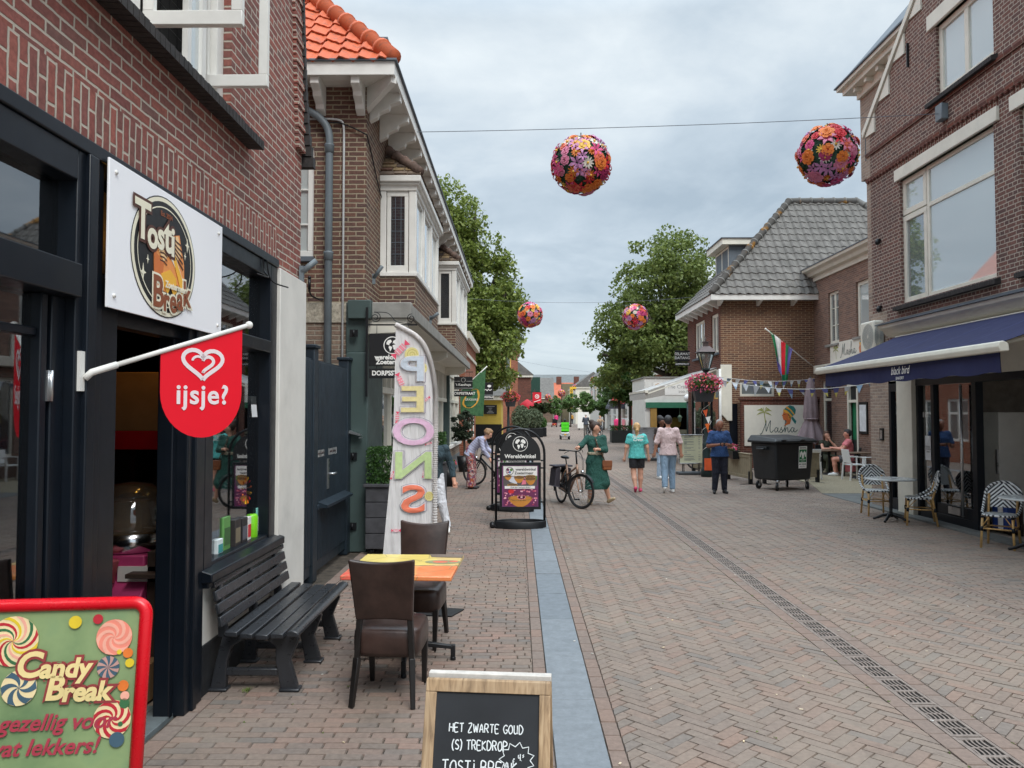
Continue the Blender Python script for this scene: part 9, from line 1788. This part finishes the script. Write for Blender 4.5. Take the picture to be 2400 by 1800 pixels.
def row_house(name, label, x0, x1, y0, y1, h, wall, roof=None, rh=2.0, ridge='y', wins=(), face=-1, trim=None, eav=True):
    """box house; windows (axis, a0, a1, z0, z1); roof ridge along x or y"""
    t = thing(name, label, 'house', ((x0+x1)/2, y0, 0)); mb = MB(); xf = x0 if face < 0 else x1
    mb.wall('x', xf, face, y0, y1, 0, h, [w[1:] for w in wins if w[0] == 'x'], .12); mb.wall('y', y0, -1, x0, x1, 0, h, [w[1:] for w in wins if w[0] == 'y'], .12)
    mb.wall('x', x0 if face > 0 else x1, -face, y0, y1, 0, h); mb.wall('y', y1, 1, x0, x1, 0, h); mb.build('wall', wall, t)
    mb = MB(); mb.box(x0+.2, x1-.2, y0+.2, y1-.2, 0, h-.02); mb.build('inner_wall', M_dark, t)
    for w in wins: win(t, w[0], (xf-face*.04) if w[0] == 'x' else y0+.04, face if w[0] == 'x' else -1, *w[1:], (.5,) if w[2]-w[1] > .9 else (), (.66,) if w[4]-w[3] > 1.3 else (), .09, .06, trim or M_white, G_mid)
    mb = MB(); o = .25
    if roof:
        if ridge == 'y': c = (x0+x1)/2; mb.add([(x0-o,y0-o,h), (x0-o,y1,h), (c,y1,h+rh), (c,y0-o,h+rh), (x1+o,y0-o,h), (x1+o,y1,h)], [(0,1,2,3), (3,2,5,4), (0,3,4)])
        else: c = (y0+y1)/2; mb.add([(x0-o,y0-o,h), (x1+o,y0-o,h), (x1+o,c,h+rh), (x0-o,c,h+rh), (x0-o,y1+o,h), (x1+o,y1+o,h)], [(0,1,2,3), (3,2,5,4), (0,3,4), (1,5,2)])
        mb.build('roof', roof, t)
    if eav: mb = MB(); mb.box(x0-.18, x1+.18, y0-.18, y1+.05, h-.25, h); mb.build('cornice', M_offw, t)
    return t
rb = brick('bright_brick', [S_(150,84,62), S_(136,76,58), S_(160,94,70)], S_(170,150,130), .22, .066, .01, 'running', .9, .1); M_ylw = pbr('ochre_wall', S_(196,168,72), .8, var=.06, scale=3, dirt=.1); M_far = pbr('far_slate', S_(104,108,108), .8, var=.12, scale=1.5, dirt=.2); M_org = pbr('far_orange_tiles', S_(178,96,68), .8, var=.15, scale=4); M_brn = pbr('olive_cladding', S_(118,108,84), .8, var=.1, scale=3)
W2 = lambda y0, y1, z0, z1, n: [('x', y0+(y1-y0)*(i+.2)/n, y0+(y1-y0)*(i+.8)/n, z0, z1) for i in range(n)]
h_ = row_house('brick_house', 'low bright brick house with white coping past the cheese shop', -7, -1.95, 28, 35, 4.85, rb, None, wins=W2(28, 35, .8, 2.4, 3), face=1)
mb = MB(); mb.box(-7, -1.9, 27.95, 35.1, 4.02, 4.14); mb.build('white_band', M_offw, h_)
h_ = row_house('restaurant_house', 'ochre yellow restaurant front with black menu board on the left', -6, -1.0, 44.5, 50, 2.85, M_ylw, M_slate, 1.4, 'x', wins=[('y', -3.2, -2.5, .9, 2.2)], face=1, trim=M_ylw); mb = MB(); mb.box(-6, -.96, 44.4, 44.5, 0, 1.2); mb.build('plinth', M_blackp, h_)
F = Face((-1.62, 44.46, 2.05), (1,0,0), (0,0,1)); mb = MB(); F.poly(mb, [(-.38, -.27), (.38, -.27), (.38, .27), (-.38, .27)], .01, 0, .03)
for k, (l, z) in enumerate(((.5, .18), (.2, .08), (.12, -.02), (.26, -.1), (.4, -.19))): F.stroke(mb, [(-l/2, z), (l/2, z)], .035, .045, 1)
mb.build('menu_board', [K['black'], K['grey']], h_)
row_house('brick_house', 'tall brick house with yellow window trim over the left lamp', -5, -.05, 58, 66, 6.9, rb, M_slate, 2.2, 'y', wins=[('y', -1.05, -.55, 2.9, 6.2), ('x', 59, 61, 3.2, 5.6), ('x', 62.5, 64.5, 3.2, 5.6)], face=1, trim=pbr('yellow_trim', S_(222,182,90), .6))
row_house('brick_house', 'dark brick house with white eaves beyond the yellow trimmed house', -4, 1.25, 76, 90, 5.6, B5s, M_slate, 2.4, 'y', wins=W2(76, 90, 3.2, 4.8, 4), face=1); row_house('brick_house', 'far brown house with dark green blind on the left side', -3, 2.6, 100, 122, 5.4, B2, M_slate, 2.6, 'y', wins=W2(100, 122, 3, 4.6, 5), face=1)
row_house('brick_house', 'red brick shop house with white windows behind the clipped trees', 9.6, 15, 52, 66, 4.7, rb, M_slate, 2.2, 'y', wins=W2(52, 66, 2.9, 4.3, 6)+W2(52, 66, .3, 2.3, 4)); row_house('plaster_house', 'white plastered house with row of upper windows on the far right', 9.7, 15, 68, 84, 5.0, M_white, M_slate, 2.4, 'y', wins=W2(68, 84, 3, 4.4, 6)+W2(68, 84, .3, 2.3, 4)); row_house('plaster_house', 'far white gabled house with tall dark window', 10.4, 16, 92, 112, 6.6, M_white, M_slate, 2.6, 'y', wins=W2(92, 112, 3.4, 5.8, 4)+[('y', 11, 12.6, 3.2, 5.8)])
row_house('brick_house', 'far olive brown house above the white shops', 12.6, 19, 85, 91, 8.2, M_brn, M_slate, 2, 'y'); row_house('plaster_house', 'distant pale house by the yellow lettered sign', 9.2, 15, 124, 140, 6, M_offw, M_slate, 2.4, 'y', wins=W2(124, 140, 3, 5, 4))
h_ = row_house('orange_roof_house', 'distant house with orange roof and two chimneys closing the street', 6.2, 12.5, 150, 158, 4.4, M_offw, M_org, 3.4, 'x', wins=[('y', 7, 8, .5, 2.4), ('y', 9, 10, .5, 2.4)])
for x in (8.1, 11.6): mb = MB(); mb.box(x-.5, x+.5, 153.5, 154.5, 7.0, 9.0); mb.build('chimney', B5s, h_)
row_house('brown_block', 'distant olive brown block between the orange roofs', 8.2, 10.4, 144, 148, 7.2, M_brn, None, eav=False); row_house('grey_house', 'distant low house with dark grey roof left of the orange roof', 1, 6.4, 142, 150, 4.6, B2, M_slate, 3.8, 'x'); row_house('church_hall', 'very wide distant hall with long grey roof across the street end', -8, 24, 196, 214, 5.5, B2, M_far, 6.4, 'x', eav=False)
row_house('grey_house', 'distant grey house far left behind the trees', -22, -7, 70, 80, 6, B2, M_slate, 3, 'x'); row_house('grey_house', 'distant brown house far right behind the pub', 16, 28, 58, 68, 6, B4, M_slate, 3, 'x')
# shop fittings along the far street
def small(name, label, cat, loc, parts):
    t = thing(name, label, cat, loc)
    for n, m, fn in parts: mb = MB(); fn(mb); mb.build(n, m, t, world=False)
    return t
M_redp = pbr('parasol_red', S_(196,34,52), .7, trans=.2)
small('parasol', 'red half folded parasol among the planters on the left', 'parasol', (.75, 66, 0), [('canopy', M_redp, lambda mb: mb.lathe([(.85, 2.1), (.6, 2.6), (.06, 3.0)], n=12)), ('pole', M_blackp, lambda mb: mb.cyl((0,0,0), (0,0,2.98), .03))])
small('banner', 'red vertical shop banner with white round emblem on the left', 'banner', (1.75, 72, 2.75), [('cloth', pbr('banner_red', S_(206,24,44), .7), lambda mb: mb.box(-.42, .4, -.02, .02, 0, 1.0)), ('emblem', K['white'], lambda mb: (Face((0,-.022,.62), (1,0,0), (0,0,1)).ring(mb, 0, 0, .2, .2, .05), Face((0,-.022,.62), (1,0,0), (0,0,1)).ring(mb, .03, 0, .1, .1, .05), Face((0,-.022,.2), (1,0,0), (0,0,1)).stroke(mb, [(-.3, -.1), (.3, .1)], .06))), ('bracket', M_blackp, lambda mb: mb.box(-.9, .4, -.02, .02, 1.0, 1.04))])
small('round_awning', 'dark grey rounded shop awning on the white house', 'awning', (9.7, 70, 2.2), [('canopy', pbr('awning_grey', S_(62,64,72), .8), lambda mb: mb.surf(lambda u, v: (-1.5*math.sin(u*1.57), 2.6*v, .95*math.cos(u*1.57)), 10, 8)), ('side', pbr('awning_grey', (0,0,0)), lambda mb: mb.prism([(0,0,0)]+[(-1.5*math.sin(a*.157), 0, .95*math.cos(a*.157)) for a in range(11)], (0,.02,0)))])
small('shop_sign', 'tall yellow shop sign with black letters on the far right', 'sign', (8.4, 122, 2.5), [('panel', pbr('sign_yellow', S_(226,180,50), .6), lambda mb: (mb.box(-.25, .25, -.05, .05, 0, 3.1), mb.box(-.25, .8, -.06, .06, 3.1, 3.4))), ('letters', K['black'], lambda mb: [Face((0,-.055,.3+k*.5), (1,0,0), (0,0,1)).ring(mb, 0, 0, .17, .2, .09) for k in range(6)])])
small('green_blind', 'dark green vertical shop blind on the far left house', 'blind', (1.9, 99, 3.6), [('cloth', pbr('blind_green', S_(24,60,48), .7), lambda mb: mb.box(-.5, .9, -.1, 0, 0, 2.8))])
rk = thing('clothes_rail', 'clothes rail of pink and white garments outside the far shop', 'clothes rail', (7.9, 52, 0)); mb = MB(); mb.tube([(-1, 0, 0), (-1, 0, 1.45), (1, 0, 1.45), (1, 0, 0)], .03, 8); mb.build('rail', M_steel, rk, world=False)
for k in range(9): c = (K['pink'], K['white'], K['white'], K['red'], K['pink'], K['grey'], K['white'], K['pink'], K['black'])[k]; mb = MB(); mb.prism([(-.9+k*.2, -.2, 1.4), (-.86+k*.2, -.2, .55+.05*(k % 3)), (-.74+k*.2, -.2, .5), (-.76+k*.2, -.2, 1.4)], (0, .4, 0)); mb.build('garment', c, rk, world=False)
pg_ = thing('garment_stand', 'bright pink coat on a stand left of the clothes rail', 'clothes stand', (6.75, 53, 0)); mb = MB(); mb.cyl((0,0,0), (0,0,1.5), .02); mb.build('pole', M_steel, pg_, world=False); mb = MB(); mb.lathe([(.2, .5), (.17, 1.0), (.2, 1.35), (.05, 1.45)], n=12, sx=1, sy=.6); mb.build('coat', pbr('coat_pink', S_(230,60,120), .8), pg_, world=False)
wb_ = thing('white_board_sign', 'white pavement board by the white shops far up the street', 'sign', (6.9, 82, 0)); mb = MB(); mb.box(-.6, .6, -.04, .04, .2, 1.9); mb.build('panel', K['white'], wb_, world=False); mb = MB(); mb.box(-.5, -.4, -.2, .2, 0, .2); mb.box(.4, .5, -.2, .2, 0, .2); mb.build('foot', M_blackp, wb_, world=False)
def draw_s(Fc, s): Fc.text('SELAMAT', 0, .08, .15, K['white'], s, off=.002); Fc.text('DATANG', 0, -.08, .15, K['white'], s, off=.002)
hang_sign(6.35, 6.95, 31.2, 3.95, 4.4, 3.78, 'black hanging sign reading selamat datang on the hipped house', draw_s)
def draw_p(Fc, s): mb = MB(); Fc.disc(mb, .1, .12, .09, .06); Fc.stroke(mb, spline([(-.25, -.1), (-.2, .08), (-.14, -.04), (-.2, -.12), (-.06, -.04), (0, -.1), (.06, -.02), (.12, -.08), (.22, -.03)], 5), .03); mb.build('script_emblem', K['white'], s)
hang_sign(-1.75, -1.2, 36.3, 2.72, 3.3, 2.52, 'black hanging sign with white bird emblem past the green flag', draw_p)
gf = thing('wall_flag', 'green cheese shop flag with yellow ring on a slanted white pole', 'flag', (-2.05, 26, 2.5)); mb = MB(); mb.cyl((-2.12, 26, 2.45), (-1.05, 25.9, 3.45), .02, n=8); mb.build('pole', M_white, gf)
t = NT('flag_grass'); c = t.ramp(t.noise(9, 6, .7), [(.3, S_(46,88,56)), (.7, S_(78,124,82))]); t.l(c, t.b.inputs['Base Color']); t.b.inputs['Roughness'].default_value = .75
fg_ = lambda u, v, o=0: (-1.97+.87*v+.02*u-.1*u*v, 25.93-o+.05*math.sin(v*7+u*3), (2.58+.83*v)*(1-u)+(1.78-.02*v)*u)
mb = MB(); mb.surf(fg_, 10, 14); mb.build('flag_cloth', t.m, gf); mb = MB(); n = 30
for rr, m_ in ((.34, 0), (.27, 1)):
    vs = [fg_(.52+.40*rr/.34*math.sin(a*6.283/n)*.62, .44+rr*math.cos(a*6.283/n)*1.05, .012+.006*m_) for a in range(n)]; mb.add(vs, [tuple(range(n))], m_)
mb.build('emblem', [K['gold'], pbr('flag_green', S_(40,98,70), .7)], gf); text('GRASKAAS', (-1.58, 25.85, 2.32), .11, K['white'], gf, right=(1,0,0), sx=.8)
